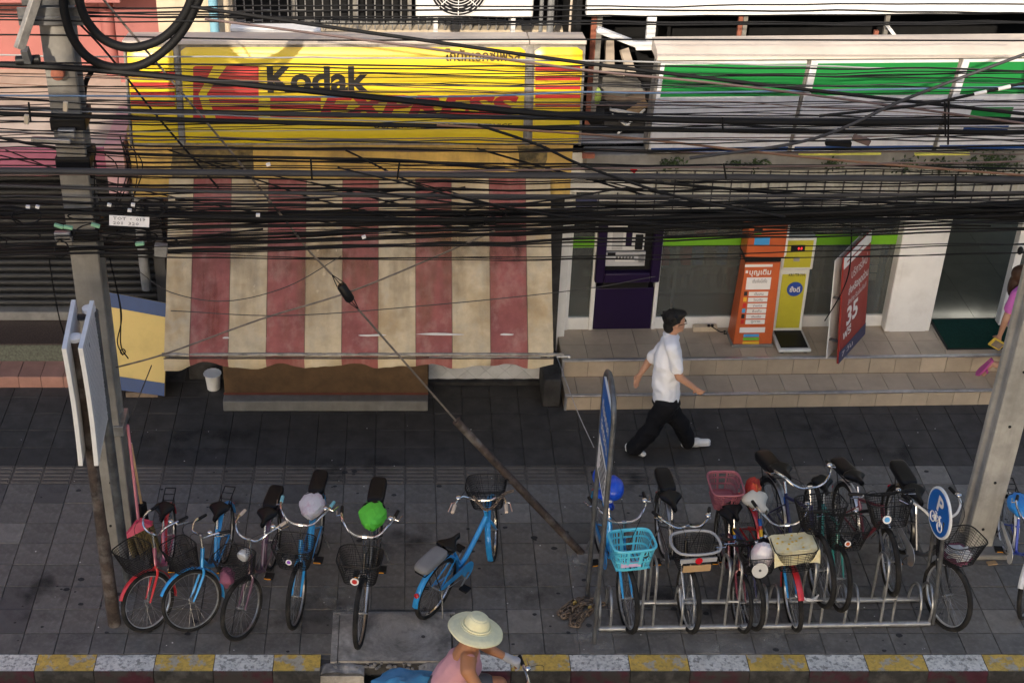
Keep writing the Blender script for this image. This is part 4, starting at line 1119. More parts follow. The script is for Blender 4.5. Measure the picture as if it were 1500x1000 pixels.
MB(FB).add([(0, .03, -.13), (bw, .03, -.13), (bw, bh - .05, -.09), (0, bh - .05, -.09), (0, .03, -.14), (bw, .03, -.14), (bw, bh - .05, -.10), (0, bh - .05, -.10)],
           [(0, 1, 2, 3), (7, 6, 5, 4), (0, 4, 5, 1), (1, 5, 6, 2), (2, 6, 7, 3), (3, 7, 4, 0)]).build('back_leaf', 'board_white', bn)
for z in (.25, .75): MB(FB).mm(.01, .05, z, z + .012, -.12, -.022).build('stay', 'mid_plastic', bn)
def bt(body, u0, v0, u1, v1, m='white_print', **k): text(body, FB @ Matrix.Translation((u0 * bw, v0 * bh, .0035)), (u1 - u0) * bw, (v1 - v0) * bh, m, bn, res=2, **k)
bt('บริการใหม่', .30, .73, .88, .83); bt('ส่งหรือชุดด่วน', .22, .57, .95, .68, bold=.02); bt('สั่งง่าย รับเงินทันที', .22, .50, .9, .555)
bt('35', .2, .30, .62, .48, bold=.03); bt('ฟรี', .1, .2, .4, .29, bold=.02); bt('7 วัน', .1, .04, .5, .09)
MB(FB).mm(.1 * bw, .7 * bw, .93 * bh, .945 * bh, .0032, .0042).build('header_line', 'banner_red', bn, smooth=False)

# ================================================================= poles
def ipole(name, lab, x0, x1, y0, y1, ztop, z0, m, taper, footing=None):
    t = thing(name, lab, 'utility pole', ((x0 + x1) / 2, (y0 + y1) / 2, 0))
    mb = MB(); fl = .055
    def ring(z, k):
        cx, cy = (x0 + x1) / 2, (y0 + y1) / 2; hx = (x1 - x0) / 2 * k; hy = (y1 - y0) / 2 * k; g = .035
        pts = [(-hx, -hy), (hx, -hy), (hx, -hy + fl), (hx - g, -hy + fl + .02), (hx - g, hy - fl - .02), (hx, hy - fl), (hx, hy), (-hx, hy), (-hx, hy - fl), (-hx + g, hy - fl - .02), (-hx + g, -hy + fl + .02), (-hx, -hy + fl)]
        return [Vector((cx + a, cy + b, z)) for a, b in pts]
    n = 12; vs = []; fs = []; K = 14
    for i in range(K + 1):
        z = z0 + (ztop - z0) * i / K; vs += ring(z, 1 + taper * (1 - i / K))
    for i in range(K):
        for j in range(n): fs.append((i * n + j, i * n + (j + 1) % n, (i + 1) * n + (j + 1) % n, (i + 1) * n + j))
    fs += [tuple(range(n))[::-1], tuple(range(K * n, K * n + n))]
    mb.add(vs, fs); mb.build('shaft', m, t, bev=.008)
    return t
lp = ipole('concrete_pole', 'weathered concrete utility pole hung with cables behind the white notice boards', -2.74, -2.51, 1.33, 1.58, 8.2, -.02, 'concrete', .0)
for py in (640, 707, 770, 824):
    p = W(170, py, 1.325); MB().lathe([(.012, 0), (.012, .006)], Matrix.Translation((p.x - .05, 1.328, p.z)) @ Matrix.Rotation(RAD(90), 4, 'X'), 8).build('bolt_hole', 'black_plastic', lp)
zc_ = W(170, 633, 1.3).z
MB().mm(-2.76, -2.475, 1.31, 1.60, zc_ - .05, zc_ + .05).build('steel_band', 'galv', lp, bev=.004)
rp = ipole('concrete_pole', 'pale concrete utility pole standing at the right end of the bicycle rack', 5.185, 5.43, 1.40, 1.66, 8.2, -.02, 'concrete_pale', .0)
MB().mm(4.98, 5.56, 1.26, 1.72, -.01, .05).build('footing', 'concrete', rp, bev=.02)
for py in (460, 545, 625, 707, 775):
    xx = 1500 - (py - 440) * .14
    p = W(1462 + (700 - py) * .13, py, 1.395); MB().lathe([(.014, 0), (.014, .006)], Matrix.Translation((5.30, 1.398, p.z)) @ Matrix.Rotation(RAD(90), 4, 'X'), 8).build('bolt_hole', 'black_plastic', rp)
# fittings on the left pole
zt_ = W(90, 30, 1.2).z
MB().mm(-2.86, -2.36, 1.22, 1.30, zt_ - .05, zt_ + .02).mm(-2.86, -2.36, 1.22, 1.235, zt_ + .021, zt_ + .09).build('cross_arm', 'pole_steel', lp, bev=.004)
MB().beam(W(55, -10, 1.15), W(28, 72, 1.0), .05, .07).build('steel_bracket', 'dirty_alu', lp, bev=.004)
MB().beam(W(36, 72, 1.0), W(42, 90, 1.05), .05, .06).build('steel_bracket', 'pole_steel', lp)
MB().tube([W(24, 89, 1.1), W(58, 87, 1.1)], .035, 10).build('clamp', 'black_plastic', lp)
MB().mm(-2.8, -2.36, 1.16, 1.21, zt_ + .13, zt_ + .32).build('clamp_plate', 'pole_steel', lp)
ip = W(86, 105, 1.30)
MB(Matrix.Translation(ip) @ Matrix.Rotation(RAD(90), 4, 'X')).lathe([(.02, -.02), (.05, -.01), (.045, .02), (.055, .03), (.05, .06), (.02, .08)], ID, 14).build('insulator', 'rust_red', lp)
for px, py, mm_ in ((98, 195, 'galv'), (92, 345, 'galv'), (95, 352, 'dirty_alu')):
    p = W(px, py, 1.27); MB().box(p, (.13, .05, .07)).build('cable_clamp', mm_, lp, bev=.006)
for py in (183, 240, 346): 
    p = W(95, py, 1.31); MB().box((-2.617, 1.45, p.z), (.275, .28, .10)).build('tape_band', 'black_plastic', lp, bev=.01)

# ================================================================= notice boards on two posts
b1 = G(168, 913); h_ = W(111, 494, b1.y).z
y2_ = G(119, 452, h_).y
nb = thing('notice_boards', 'pair of tall white notice boards mounted back to back on two pipe posts', 'notice board', b1)
xp = b1.x
MB().lathe([(.058, -.01), (.06, .3), (.056, 1.0), (.05, 1.02), (.048, h_ - .02)], Matrix.Translation(b1), 14).build('post', 'rusty', nb)
xq = G(183, 885).x + .02
MB().lathe([(.042, -.01), (.042, h_ - .02)], Matrix.Translation((xp + .06, y2_, 0)), 14).build('post', 'pole_steel', nb)
for x_, y_ in ((xp, b1.y), (xp + .03, y2_)): MB().lathe([(.055, h_ - .02), (.055, h_ + .01), (.03, h_ + .025)], Matrix.Translation((x_, y_, 0)), 14).build('post_cap', 'board_white', nb)
ztb = h_ + .06
def nboard(pn, pf, pbn, nm):
    N = G(*pn, ztb); F = G(*pf, ztb); zbm = W(*pbn, N.y).z
    d = (F - N); 
    vs = []
    th = Vector((-.035, 0, 0))
    n = 12
    for s_ in (0, 1):
        for i in range(n + 1):
            v = i / n; z = ztb + (zbm - ztb) * v
            bow = Vector((.012 * math.sin(v * 3.1) , 0, 0))
            vs += [N + bow + th * s_ + Vector((0, 0, z - ztb)), F + bow * .4 + th * s_ + Vector((0, 0, z - ztb))]
    fs = []
    o = 2 * (n + 1)
    for i in range(n):
        a = 2 * i; fs += [(a, a + 1, a + 3, a + 2), (o + a, o + a + 2, o + a + 3, o + a + 1), (a, a + 2, o + a + 2, o + a), (a + 1, o + a + 1, o + a + 3, a + 3)]
    fs += [(0, o, o + 1, 1), (2 * n, 2 * n + 1, o + 2 * n + 1, o + 2 * n)]
    MB().add(vs, fs).build(nm, 'board_white', nb, smooth=False)
    return N, F, zbm
nboard((97, 511), (111, 439), (119, 682), 'board')
N, F, zbm = nboard((121, 510), (138, 440), (146, 682), 'board')
# lines of print on the right hand face
for k in range(26):
    v0 = (k + 1.2) / 28; z = ztb + (zbm - ztb) * v0
    a = N.lerp(F, .08); b = N.lerp(F, .92 - .25 * rnd.random() * (k % 4 == 0)); bow = .012 * math.sin(v0 * 3.1)
    sh_ = lambda u: Vector((bow * (1 - .6 * u) + .004, 0, z - ztb))
    MB().add([a + sh_(.08), b + sh_(.92), b + sh_(.92) + Vector((0, 0, .008)), a + sh_(.08) + Vector((0, 0, .008))], [(0, 1, 2, 3)]).build('line_of_print', mat('print_grey', (.45, .45, .5), .6, var=.35, scale=60), nb, smooth=False)
for z in (h_ - .1, h_ - .9):
    MB().mm(xp - .1, xp + .1, b1.y - .02, b1.y + .02, z, z + .04).build('cross_bar', 'pole_steel', nb); MB().mm(xp - .1, xp + .1, y2_ - .02, y2_ + .02, z, z + .04).build('cross_bar', 'pole_steel', nb)
# brooms leaning on the pole
t = thing('red_broom', 'red plastic broom with straw bristles leaning on the left pole', 'broom', G(208, 806))
p0, p1 = W(187, 622, 1.45), W(203, 762, 1.33)
MB().tube([p0, p1], .014, 8).build('handle', 'broom_pink', t)
q1, q2 = W(180, 786, 1.28), W(224, 765, 1.30); b0_, b1_ = G(190, 812), G(236, 806)
m = MB(); m.add([p1 + Vector((-.02, -.02, .02)), p1 + Vector((.02, .02, .02)), q2 + Vector((0, .02, 0)), q1 + Vector((0, -.0, 0)), p1 + Vector((-.02, -.05, .01)), p1 + Vector((.02, -.03, .01)), q2 + Vector((0, -.03, -.01)), q1 + Vector((0, -.05, -.01))],
       [(0, 1, 2, 3), (7, 6, 5, 4), (0, 4, 5, 1), (1, 5, 6, 2), (2, 6, 7, 3), (3, 7, 4, 0)]); m.build('head', 'broom_red', t)
m = MB()
for k in range(90):
    u = rnd.random(); a = q1.lerp(q2, u) + Vector((0, -.03 + .05 * rnd.random(), 0)); b = b0_.lerp(b1_, u) + Vector((rnd.gauss(0, .012), rnd.gauss(0, .03), .01))
    m.tube([a, b], [.006, .004], 4)
m.build('bristles', 'bristle', t)
t = thing('brown_broom', 'brown wooden broom with black head behind the red broom', 'broom', G(222, 800))
p0, p1 = W(192, 650, 1.5), W(208, 742, 1.46)
MB().tube([p0, p1], .012, 8).build('handle', 'new_wood', t)
MB().beam(p1 + Vector((0, 0, .04)), G(216, 800) + Vector((0, 0, .12)), .09, .05).build('head', 'black_plastic', t, bev=.01)
# leaning yellow board
t = thing('leaning_board', 'large yellow board with dark blue top and bottom bands leaning by the awning', 'board', G(210, 575, .06))
cs_ = [G(170, 570, .08), G(241, 580, .08)]
tl_, tr_ = W(160, 428, cs_[0].y + .45), W(244, 444, cs_[1].y + .45)
nn = (cs_[1] - cs_[0]).cross(tl_ - cs_[0]).normalized()
def bq(v0, v1, w0, w1, m, nm):
    f = lambda u, v, w: (cs_[0].lerp(cs_[1], u)).lerp(tl_.lerp(tr_, u), v) + nn * w
    MB().add([f(0, v0, w0), f(1, v0, w0), f(1, v1, w0), f(0, v1, w0), f(0, v0, w1), f(1, v0, w1), f(1, v1, w1), f(0, v1, w1)],
             [(0, 3, 2, 1), (4, 5, 6, 7), (0, 1, 5, 4), (1, 2, 6, 5), (2, 3, 7, 6), (3, 0, 4, 7)]).build(nm, m, t, smooth=False)
bq(0, 1, -.02, 0, 'board_yellow', 'panel'); bq(0, .14, .001, .004, 'board_navy', 'blue_band'); bq(.85, 1, .001, .004, 'board_navy', 'blue_band')
p = G(212, 582, .0); MB().mm(p.x - .2, p.x + .14, p.y - .0, p.y + .09, 0, .06).build('wood_block', 'old_wood', label='old timber block under the foot of the yellow board', cat='timber', bev=.006)

# ================================================================= guy wire with strut tube
gy = thing('guy_wire', 'rusty guy wire with black insulator running down into a steel tube', 'guy wire', G(852, 810))
ga_ = G(852, 810); gd = W(668, 616, 1.4); 
MB().tube([ga_, gd], .036, 12).build('guard_tube', 'rusty', gy)
i0, i1 = W(499, 417, 1.4), W(514, 440, 1.4)
gt_ = W(150, -2, 1.42)
MB().tube([gd, W(524, 452, 1.4)], .009, 6).build('lower_wire', 'strand', gy)
MB().tube([W(486, 402, 1.4), W(455, 370, 1.4), W(330, 212, 1.41), gt_], .009, 6).build('upper_wire', 'strand', gy)
MB().tube([i0, i0.lerp(i1, .1), i0.lerp(i1, .9), i1], [.03, .042, .042, .03], 12).build('insulator', 'black_plastic', gy)
for dx in (-.03, .0, .03):
    MB().tube([W(486, 402, 1.4), i0 + Vector((dx, 0, dx * .6))], .004, 4).build('tie_wire', 'cable', gy)
    MB().tube([i1 + Vector((dx * .8, 0, dx * .5)), W(526, 454, 1.4)], .004, 4).build('tie_wire', 'cable', gy)
MB().mm(ga_.x - .04, ga_.x + .16, ga_.y - .15, ga_.y - .02, .0015, .012).build('anchor_pad', 'slab', gy)

# ================================================================= bicycle rack
rk = thing('bicycle_rack', 'galvanised steel bicycle rack of two rails with low and tall hoops', 'bicycle rack', G(1120, 900))
fa, fb = G(877, 924), G(1361, 916); ra, rb_ = G(928, 886), G(1347, 881)
Zr = Vector((0, 0, .03))
MB().tube([fa + Zr, fb + Zr], .025, 10).build('front_rail', 'galv', rk)
MB().tube([ra + Zr, rb_ + Zr], .025, 10).build('rear_rail', 'galv', rk)
def onrail(a, b, x): t = (x - a.x) / (b.x - a.x); return a.lerp(b, t) + Zr
def hoop(px, tall):
    x = G(px, 918).x
    for dx in (-.05, .05):
        f, r = onrail(fa, fb, x + dx), onrail(ra, rb_, x + dx)
        hh = .60 if tall else .30
        if tall: pts = [f, f + Vector((0, .03, hh * .55)), f + Vector((0, .06, hh * .92)), f.lerp(r, .45) + Vector((0, .0, hh * 1.03)), r + Vector((0, .0, hh * .9)), r + Vector((0, 0, hh * .5)), r]
        else: pts = [f, f + Vector((0, .0, hh * .6)), f.lerp(r, .25) + Vector((0, 0, hh * .95)), f.lerp(r, .55) + Vector((0, 0, hh)), r.lerp(f, .12) + Vector((0, 0, hh * .7)), r]
        MB().tube(smoothpts(pts, 5), .0125, 8).build('hoop', 'galv', rk)
    if tall:
        f = onrail(fa, fb, x); MB().tube([f + Vector((-.05, .022, .27)), f + Vector((.05, .022, .27))], .011, 7).build('spacer', 'galv', rk)
for px in (884, 1004, 1127, 1243, 1352): hoop(px, False)
for px in (946, 1068, 1192, 1297): hoop(px, True)

# ================================================================= parking signs
pk = thing('parking_hoop_sign', 'tall steel hoop with narrow blue and white notice panel left of the rack', 'sign', G(866, 910))
na, fa2 = G(870, 942), G(860, 873)
ht = W(886, 556, (na.y + fa2.y) / 2).z
dv = fa2 - na
tp = []
for k in range(9):
    a = math.pi * k / 8; tp.append(na + dv * (.5 - .5 * math.cos(a)) + Vector((0, 0, ht - .22 + .22 * math.sin(a))))
MB().tube([na, na + Vector((0, 0, 1.0))] + tp + [fa2 + Vector((0, 0, 1.0)), fa2], .022, 10).build('hoop', 'pole_steel', pk)
def hp(u, z, w=0): return na + dv * u + Vector((w, 0, z))
def panel(u0, u1, z0, z1, w0, w1, m, nm):
    MB().add([hp(u0, z0, w0), hp(u1, z0, w0), hp(u1, z1, w0), hp(u0, z1, w0), hp(u0, z0, w1), hp(u1, z0, w1), hp(u1, z1, w1), hp(u0, z1, w1)],
             [(0, 3, 2, 1), (4, 5, 6, 7), (0, 1, 5, 4), (1, 2, 6, 5), (2, 3, 7, 6), (3, 0, 4, 7)]).build(nm, m, pk, smooth=False)
zbp = ht - 1.05
panel(.05, .95, zbp, ht - .14, -.015, .0, 'board_white', 'panel')
for sg in (1, -1):
    w0, w1 = (.0005, .003) if sg > 0 else (-.018, -.0155)
    panel(.06, .94, zbp + .36, ht - .15, w0, w1, 'parking_blue', 'blue_field')
# lettering reads on the side turned to the pavement's left
Ml = frame_of(hp(.12, 0, -.0185), dv, (0, 0, 1))
Ml = frame_of(hp(.90, 0, -.0185), -dv, (0, 0, 1))
wl = dv.length
for k in range(5): panel(.14, .14 + .7 * (.7 + .3 * rnd.random()), zbp + .05 + k * .055, zbp + .07 + k * .055, -.018, -.0155, 'dark_print', 'line_of_print')
text('ที่จอดรถ', Ml @ Matrix.Translation((.04, ht - .42, 0)), wl * .7, .13, 'white_print', pk, bold=.02, res=2)
text('จักรยาน', Ml @ Matrix.Translation((.04, ht - .60, 0)), wl * .7, .13, 'white_print', pk, bold=.02, res=2)
Mr = frame_of(hp(.10, 0, .0035), dv, (0, 0, 1))
for k in range(5): panel(.14, .14 + .7 * (.7 + .3 * rnd.random()), zbp + .05 + k * .055, zbp + .07 + k * .055, .0005, .003, 'dark_print', 'line_of_print')
text('ที่จอดรถ', Mr @ Matrix.Translation((.02, ht - .42, 0)), wl * .75, .13, 'white_print', pk, bold=.02, res=2)
text('จักรยาน', Mr @ Matrix.Translation((.02, ht - .60, 0)), wl * .75, .13, 'white_print', pk, bold=.02, res=2)

ps = thing('bicycle_parking_sign', 'round blue sign with white letter P and bicycle on two steel legs', 'sign', G(1362, 900))
pa, pb = G(1366, 913), G(1354, 880)
dc = W(1375, 751, (pa.y + pb.y) / 2)
MB().tube([pa, W(1385, 765, pa.y + .02)], .02, 10).build('leg', 'pole_steel', ps)
MB().tube([pb, W(1369, 765, pb.y)], .018, 10).build('leg', 'pole_steel', ps)
nrm = Vector((-.99, -.09, .0)).normalized()
FP = frame_of(dc, Vector((-nrm.y, nrm.x, 0)) * 1, (0, 0, 1))
if (FP.to_3x3() @ Vector((0, 0, 1))).dot(nrm) < 0: FP = frame_of(dc, Vector((nrm.y, -nrm.x, 0)), (0, 0, 1))
MB(FP).lathe([(.225, -.02), (.225, .0)], ID, 36).build('disc', 'board_white', ps, bev=.003)
MB(FP).lathe([(.205, .0005), (.205, .003)], ID, 36).build('blue_field', 'parking_blue', ps, smooth=False)
text('P', FP @ Matrix.Translation((-.045, .01, .0035)), .11, .15, 'white_print', ps, bold=.03)
bi = MB(FP)
for cx in (-.075, .075): bi.tube([(cx + .045 * math.cos(a / 16 * 6.283), -.09 + .045 * math.sin(a / 16 * 6.283), .006) for a in range(16)], .006, 5, closed=True)
for a, b in (((-.075, -.09), (-.03, -.03)), ((-.03, -.03), (.045, -.03)), ((-.03, -.03), (.0, -.09)), ((.0, -.09), (.045, -.03)), ((.0, -.09), (-.075, -.09)), ((.075, -.09), (.04, .0)), ((.04, 0), (.065, .0)), ((-.045, -.015), (-.015, -.015))):
    bi.tube([(*a, .006), (*b, .006)], .006, 5)
bi.build('bicycle_symbol', 'white_print', ps)

# ================================================================= heap of chain
cc = G(843, 897)
ch = thing('chain_heap', 'heap of rusty heavy chain with brass padlocks at the foot of the hoop sign', 'chain', cc)
lk = MB(); L2, R2 = .03, .018
pts = [Vector((L2 + R2 * math.cos(a), R2 * math.sin(a), 0)) for a in [-1.57 + k * .523 for k in range(7)]] + [Vector((-L2 + R2 * math.cos(a), R2 * math.sin(a), 0)) for a in [1.57 + k * .523 for k in range(7)]]
lk.tube(pts, .0085, 6, closed=True)
lkm = mesh_of(lk, 'link', 'chain')
path = [G(*q, .02) for q in ((878, 880), (862, 878), (848, 876), (838, 882), (826, 890), (818, 902), (830, 903), (842, 893), (852, 888), (846, 900), (836, 908), (838, 920), (847, 915), (853, 905), (860, 898), (868, 890), (880, 886), (890, 884), (868, 886), (845, 886), (832, 896), (824, 898), (850, 880), (862, 886), (838, 888))]
pth = smoothpts(path, 6); acc = 0; k = 0; last = pth[0]
for i in range(1, len(pth)):
    if (pth[i] - last).length > .056:
        d = (pth[i] - last); mid = (pth[i] + last) / 2; 
        M = frame_of(mid + Vector((rnd.gauss(0, .006), rnd.gauss(0, .006), .0 + .018 * rnd.random() + (.012 if k > 60 else 0))), d, (rnd.gauss(0, .3), 1, rnd.gauss(0, .3))) @ Matrix.Rotation(RAD(20 if k % 2 else 70), 4, 'X')
        inst(lkm, 'link', ch, WM[ch.name].inverted() @ M); last = pth[i]; k += 1
for px, py in ((842, 882), (864, 889)):
    p = G(px, py, .05); pl = MB(); pl.box(p, (.035, .02, .035), Matrix.Rotation(.6, 3, 'Z')); pl.build('padlock', 'brass', ch, bev=.004)
    MB().tube([p + Vector((-.01, 0, .015)), p + Vector((-.01, 0, .035)), p + Vector((.01, 0, .035)), p + Vector((.01, 0, .015))], .003, 5).build('shackle', 'chrome', ch)
# ================================================================= overhead cables (between the two poles, about a metre inside the kerb)
rc = random.Random(21)
def cable(pts, Y, r, m, label, group, name='overhead_cable', n=5, k=7, wob=.0):
    """pts: sighted points along the run; Y: distance of the run from the kerb (one value or one per point)"""
    ys = Y if isinstance(Y, (list, tuple)) else [Y] * len(pts)
    P3 = [W(x, y, yy) for (x, y), yy in zip(pts, ys)]
    q = smoothpts(P3, k)
    if wob:
        ph = rc.random() * 9
        q = [p + Vector((0, wob * .5 * noise.noise(Vector((p.x * 1.7, ph, 0))), wob * noise.noise(Vector((p.x * 1.7, ph, 5))))) for p in q]
    return MB().tube(q, r, n).build(name, m, label=label, cat='cable', group=group)
def run(y0, ym, y1, Y, r, m, label, group, sag=0, **kw):
    xs = (-70, 270, 600, 940, 1270, 1570)
    pts = []
    for x in xs:
        u = (x + 70) / 1640
        a = (1 - u) * (1 - 2 * u) * y0 + 4 * u * (1 - u) * ym + u * (2 * u - 1) * y1
        pts.append((x, a + sag * 4 * u * (1 - u)))
    return cable(pts, Y, r, m, label, group, **kw)
# thick ones, each recognisable
run(164, 187, 194, 1.25, .019, 'cable', 'thickest black cable crossing the lower part of both shop signs', None, n=8, k=5)
cable([(-60, 92), (132, 102), (400, 128), (640, 152), (850, 170), (1150, 179), (1570, 178)], 1.15, .026, 'cable', 'thick black cable slanting down across the red shop lettering', None, n=8)
run(249, 257, 264, 1.2, .027, 'cable_grey', 'thick grey cable above the awning, running the whole width', None, n=8, k=5)
run(270, 287, 281, 1.3, .014, 'cable_grey', 'thinner grey cable just below the thick grey one', None, n=6)
run(157, 172, 177, 1.5, .019, 'cable_grey', 'dull grey cable running above the thickest black cable', None, n=6)
run(303, 322, 292, 1.25, .020, 'cable', 'thick black cable along the top of the tangled bundle', None, n=8, k=5)
run(336, 325, 306, 1.35, .016, 'cable', 'thick black cable along the middle of the tangled bundle', None, n=8, k=5)
run(371, 342, 312, 1.3, .015, 'cable', 'thick black cable along the lower edge of the tangled bundle', None, n=8, k=5)
run(309, 313, 300, 1.5, .022, 'cable', 'fattest black sheathed trunk line inside the bundle', None, n=8, k=5)
cable([(640, 183), (900, 200), (1150, 227), (1350, 245), (1570, 262)], 1.2, .010, 'cable_copper', 'copper coloured cable slanting down to the right over the canopy weeds', None)
cable([(1010, 232), (1190, 204), (1330, 144), (1500, 80), (1570, 55)], 1.0, .012, 'cable_grey', 'grey cable rising steeply to the right across the green sign', None, n=6)
cable([(1200, 170), (1340, 155), (1424, 139), (1500, 122), (1570, 110)], 1.05, .011, 'cable', 'black cable with two white sleeves rising at the right', None, n=6)
for a, b, w_ in ((1427, 138.4, 18), (1462, 130.8, 18)):
    MB().tube([W(a, b, 1.05), W(a + w_, b - w_ * .22, 1.05)], .015, 8).build('cable_sleeve', 'white_print', label={1427: 'white cable sleeve, left one of the two at the right sign panel', 1462: 'white cable sleeve, right one of the two at the right sign panel'}[a], cat='sleeve')
cable([(-60, 60), (300, 28), (620, 70), (860, 103), (1100, 128), (1570, 190)][1:], 1.1, .010, 'cable_brown', 'brownish cable falling from the white plank to the green sign', None)
cable([(280, 10), (470, 38), (640, 62), (860, 93), (1150, 128), (1570, 175)], 1.15, .014, 'cable', 'black cable falling from the window grille to the green sign', None, n=6)
cable([(-60, 51), (110, 52), (450, 59), (860, 58), (1570, 60)], 1.3, .007, 'cable', 'thin black line along the cap of the photo sign', None)
cable([(-60, 140), (620, 142), (850, 135), (1000, 136), (1570, 126)], 1.3, .008, 'cable_blue', 'bluish cable crossing the middle of both signs', None)
cable([(-60, 190), (130, 222), (455, 232), (600, 236), (850, 258), (1570, 320)], 1.4, .012, 'cable', 'black cable slanting down across the yellow wall band', None, n=6)
cable([(700, 183), (790, 213), (860, 245), (1000, 290), (1150, 318)], 1.0, .011, 'cable', 'black cable dropping from the photo sign to the bundle', None, n=6)
cable([(80, 0), (150, 70), (230, 170), (320, 275), (420, 380)][:4], 1.55, .009, 'cable', 'thin stay wire falling left of the upper guy wire', None)
# the two stout loops at the pole top
for pts, lab in (([(112, -30), (118, 8), (130, 35), (155, 60), (192, 70), (235, 58), (268, 25), (288, -20)], 'inner stout black cable loop hanging from the left pole top'),
                 ([(92, -10), (95, 20), (106, 55), (130, 85), (165, 99), (205, 96), (240, 75), (270, 42), (296, -10)], 'outer stout black cable loop hanging from the left pole top')):
    MB().tube(smoothpts([W(x, y, 1.08 + .0005 * x) for x, y in pts], 6), .034, 10).build('cable_loop', 'cable', label=lab, cat='cable', group='cable loops at the pole top')
cable([(135, 104), (126, 120), (123, 145), (124, 190)], 1.62, .02, 'cable', 'short stout cable bending down behind the left pole', None, n=8)
# bands of thin ones
CN = {'cable': 'black', 'cable_pale': 'pale grey', 'cable_grey': 'dark grey', 'cable_brown': 'brownish', 'cable_copper': 'copper coloured'}
def ordinal(n):
    o1 = 'first second third fourth fifth sixth seventh eighth ninth tenth eleventh twelfth thirteenth fourteenth fifteenth sixteenth seventeenth eighteenth nineteenth'.split()
    if n < 20: return o1[n - 1]
    t = {2: 'twent', 3: 'thirt', 4: 'fort', 5: 'fift'}[n // 10]
    return t + 'ieth' if n % 10 == 0 else t + 'y-' + o1[n % 10 - 1]
def band(n, y0s, y1s, lab, grp, rmin, rmax, mats, sagr=(-6, 10), Ys=(1.0, 1.8), bend=14):
    todo = []
    for i in range(n):
        a = rc.uniform(*y0s); b = rc.uniform(*y1s)
        if rc.random() < .6: b = y1s[0] + (a - y0s[0]) / (y0s[1] - y0s[0]) * (y1s[1] - y1s[0]) + rc.gauss(0, 6)
        mid = (a + b) / 2 + rc.gauss(0, bend)
        r = rmin + (rmax - rmin) * rc.random() ** 2
        todo.append((a, mid, b, rc.uniform(*Ys), r, rc.choice(mats), rc.uniform(*sagr)))
    todo.sort(key=lambda q: q[0] + q[6] * .2)
    for i, (a, mid, b, Y, r, m, sg) in enumerate(todo):
        run(a, mid, b, Y, r, m, '%s %s cable, %s from the top at the left edge, %s' % ('thin' if r < .009 else 'medium', CN[m], ordinal(i + 1), lab), grp, sag=sg, wob=.02)
B = ['cable'] * 8
band(5, (78, 104), (84, 118), 'across the upper signs', 'cables over the upper signs', .005, .008, B + ['cable_pale', 'cable_grey'], bend=6)
band(24, (104, 206), (112, 212), 'across the lower signs', 'cables over the lower signs', .0035, .0075, B + ['cable_pale', 'cable_brown', 'cable_copper', 'cable_grey', 'cable_grey'], bend=9)
band(11, (206, 262), (214, 262), 'across the yellow wall band', 'cables over the wall band', .0045, .009, B + ['cable_grey', 'cable_brown'], bend=9)
band(7, (264, 296), (266, 296), 'across the awning top', 'cables over the awning top', .005, .010, B + ['cable_grey'], bend=6)
band(33, (292, 380), (288, 328), 'in the dense bundle', 'cables of the dense bundle', .004, .0105, B + ['cable_grey', 'cable'], bend=6, sagr=(-8, 4), Ys=(1.1, 1.75))
band(4, (340, 385), (345, 372), 'just under the bundle', 'wires under the bundle', .004, .006, ['cable'], sagr=(0, 22), bend=4)
band(6, (3, 40), (5, 36), 'near the balcony', 'cables across the balcony', .006, .009, B, bend=6)
# slack ones that cross the bundle at an angle
for i, x0 in enumerate(sorted(rc.uniform(-40, 900) for _ in range(16))):
    x1 = x0 + rc.uniform(250, 620); ya, yb = rc.uniform(205, 345), rc.uniform(270, 350)
    cable([(x0, ya), ((x0 + x1) / 2, (ya + yb) / 2 + rc.uniform(4, 26)), (x1, yb)], rc.uniform(1.1, 1.7), rc.uniform(.005, .009), 'cable', 'slack black wire crossing the bundle at an angle, %s from the left of its kind' % ordinal(i + 1), 'slack wires', wob=.02)
# wires over the awning
cable([(170, 538), (245, 517), (380, 468), (510, 428), (640, 375), (725, 338)], 1.45, .008, 'strand', 'brown strand slanting up across the awning through the insulator', None)
cable([(200, 395), (250, 428), (330, 441), (420, 420), (500, 375)], 1.4, .004, 'cable_grey', 'hair thin wire sagging across the left stripes of the awning', None)
cable([(250, 455), (420, 462), (640, 446), (850, 424), (960, 405)], 1.4, .004, 'cable_grey', 'hair thin wire drooping over the middle of the awning', None)
cable([(222, 535), (200, 590), (185, 625)], [1.45, 1.5, 1.5], .005, 'cable_grey', 'thin tie wire from the strand down to the left pole', None)
cable([(815, 520), (845, 600), (870, 655)], [2.8, 1.4, .7], .004, 'cable_pale', 'thin pale cord from the awning bar to the hoop sign', None)
cable([(165, 395), (178, 460), (172, 500), (180, 520)], 1.75, .006, 'cable', 'black lead hanging over the left edge of the yellow board', None)
cable([(160, 375), (176, 450), (177, 505), (188, 525)], 1.8, .006, 'cable', 'black lead with an eyelet hanging over the yellow board', None)
MB().tube([W(180 + 3.5 * math.cos(a / 10 * 6.283), 515 + 4 * math.sin(a / 10 * 6.283), 1.8) for a in range(10)], .006, 5, closed=True).build('cable_eyelet', 'cable', label='small wire eyelet at the end of the black lead', cat='eyelet')
cable([(72, 380), (78, 420), (88, 470), (100, 505)], 1.2, .006, 'cable', 'black lead hanging down to the left notice board', None)
cable([(1208, 470), (1232, 430), (1245, 390), (1248, 320)], 2.4, .006, 'cable', 'black lead hanging in front of the red advertising board', None)
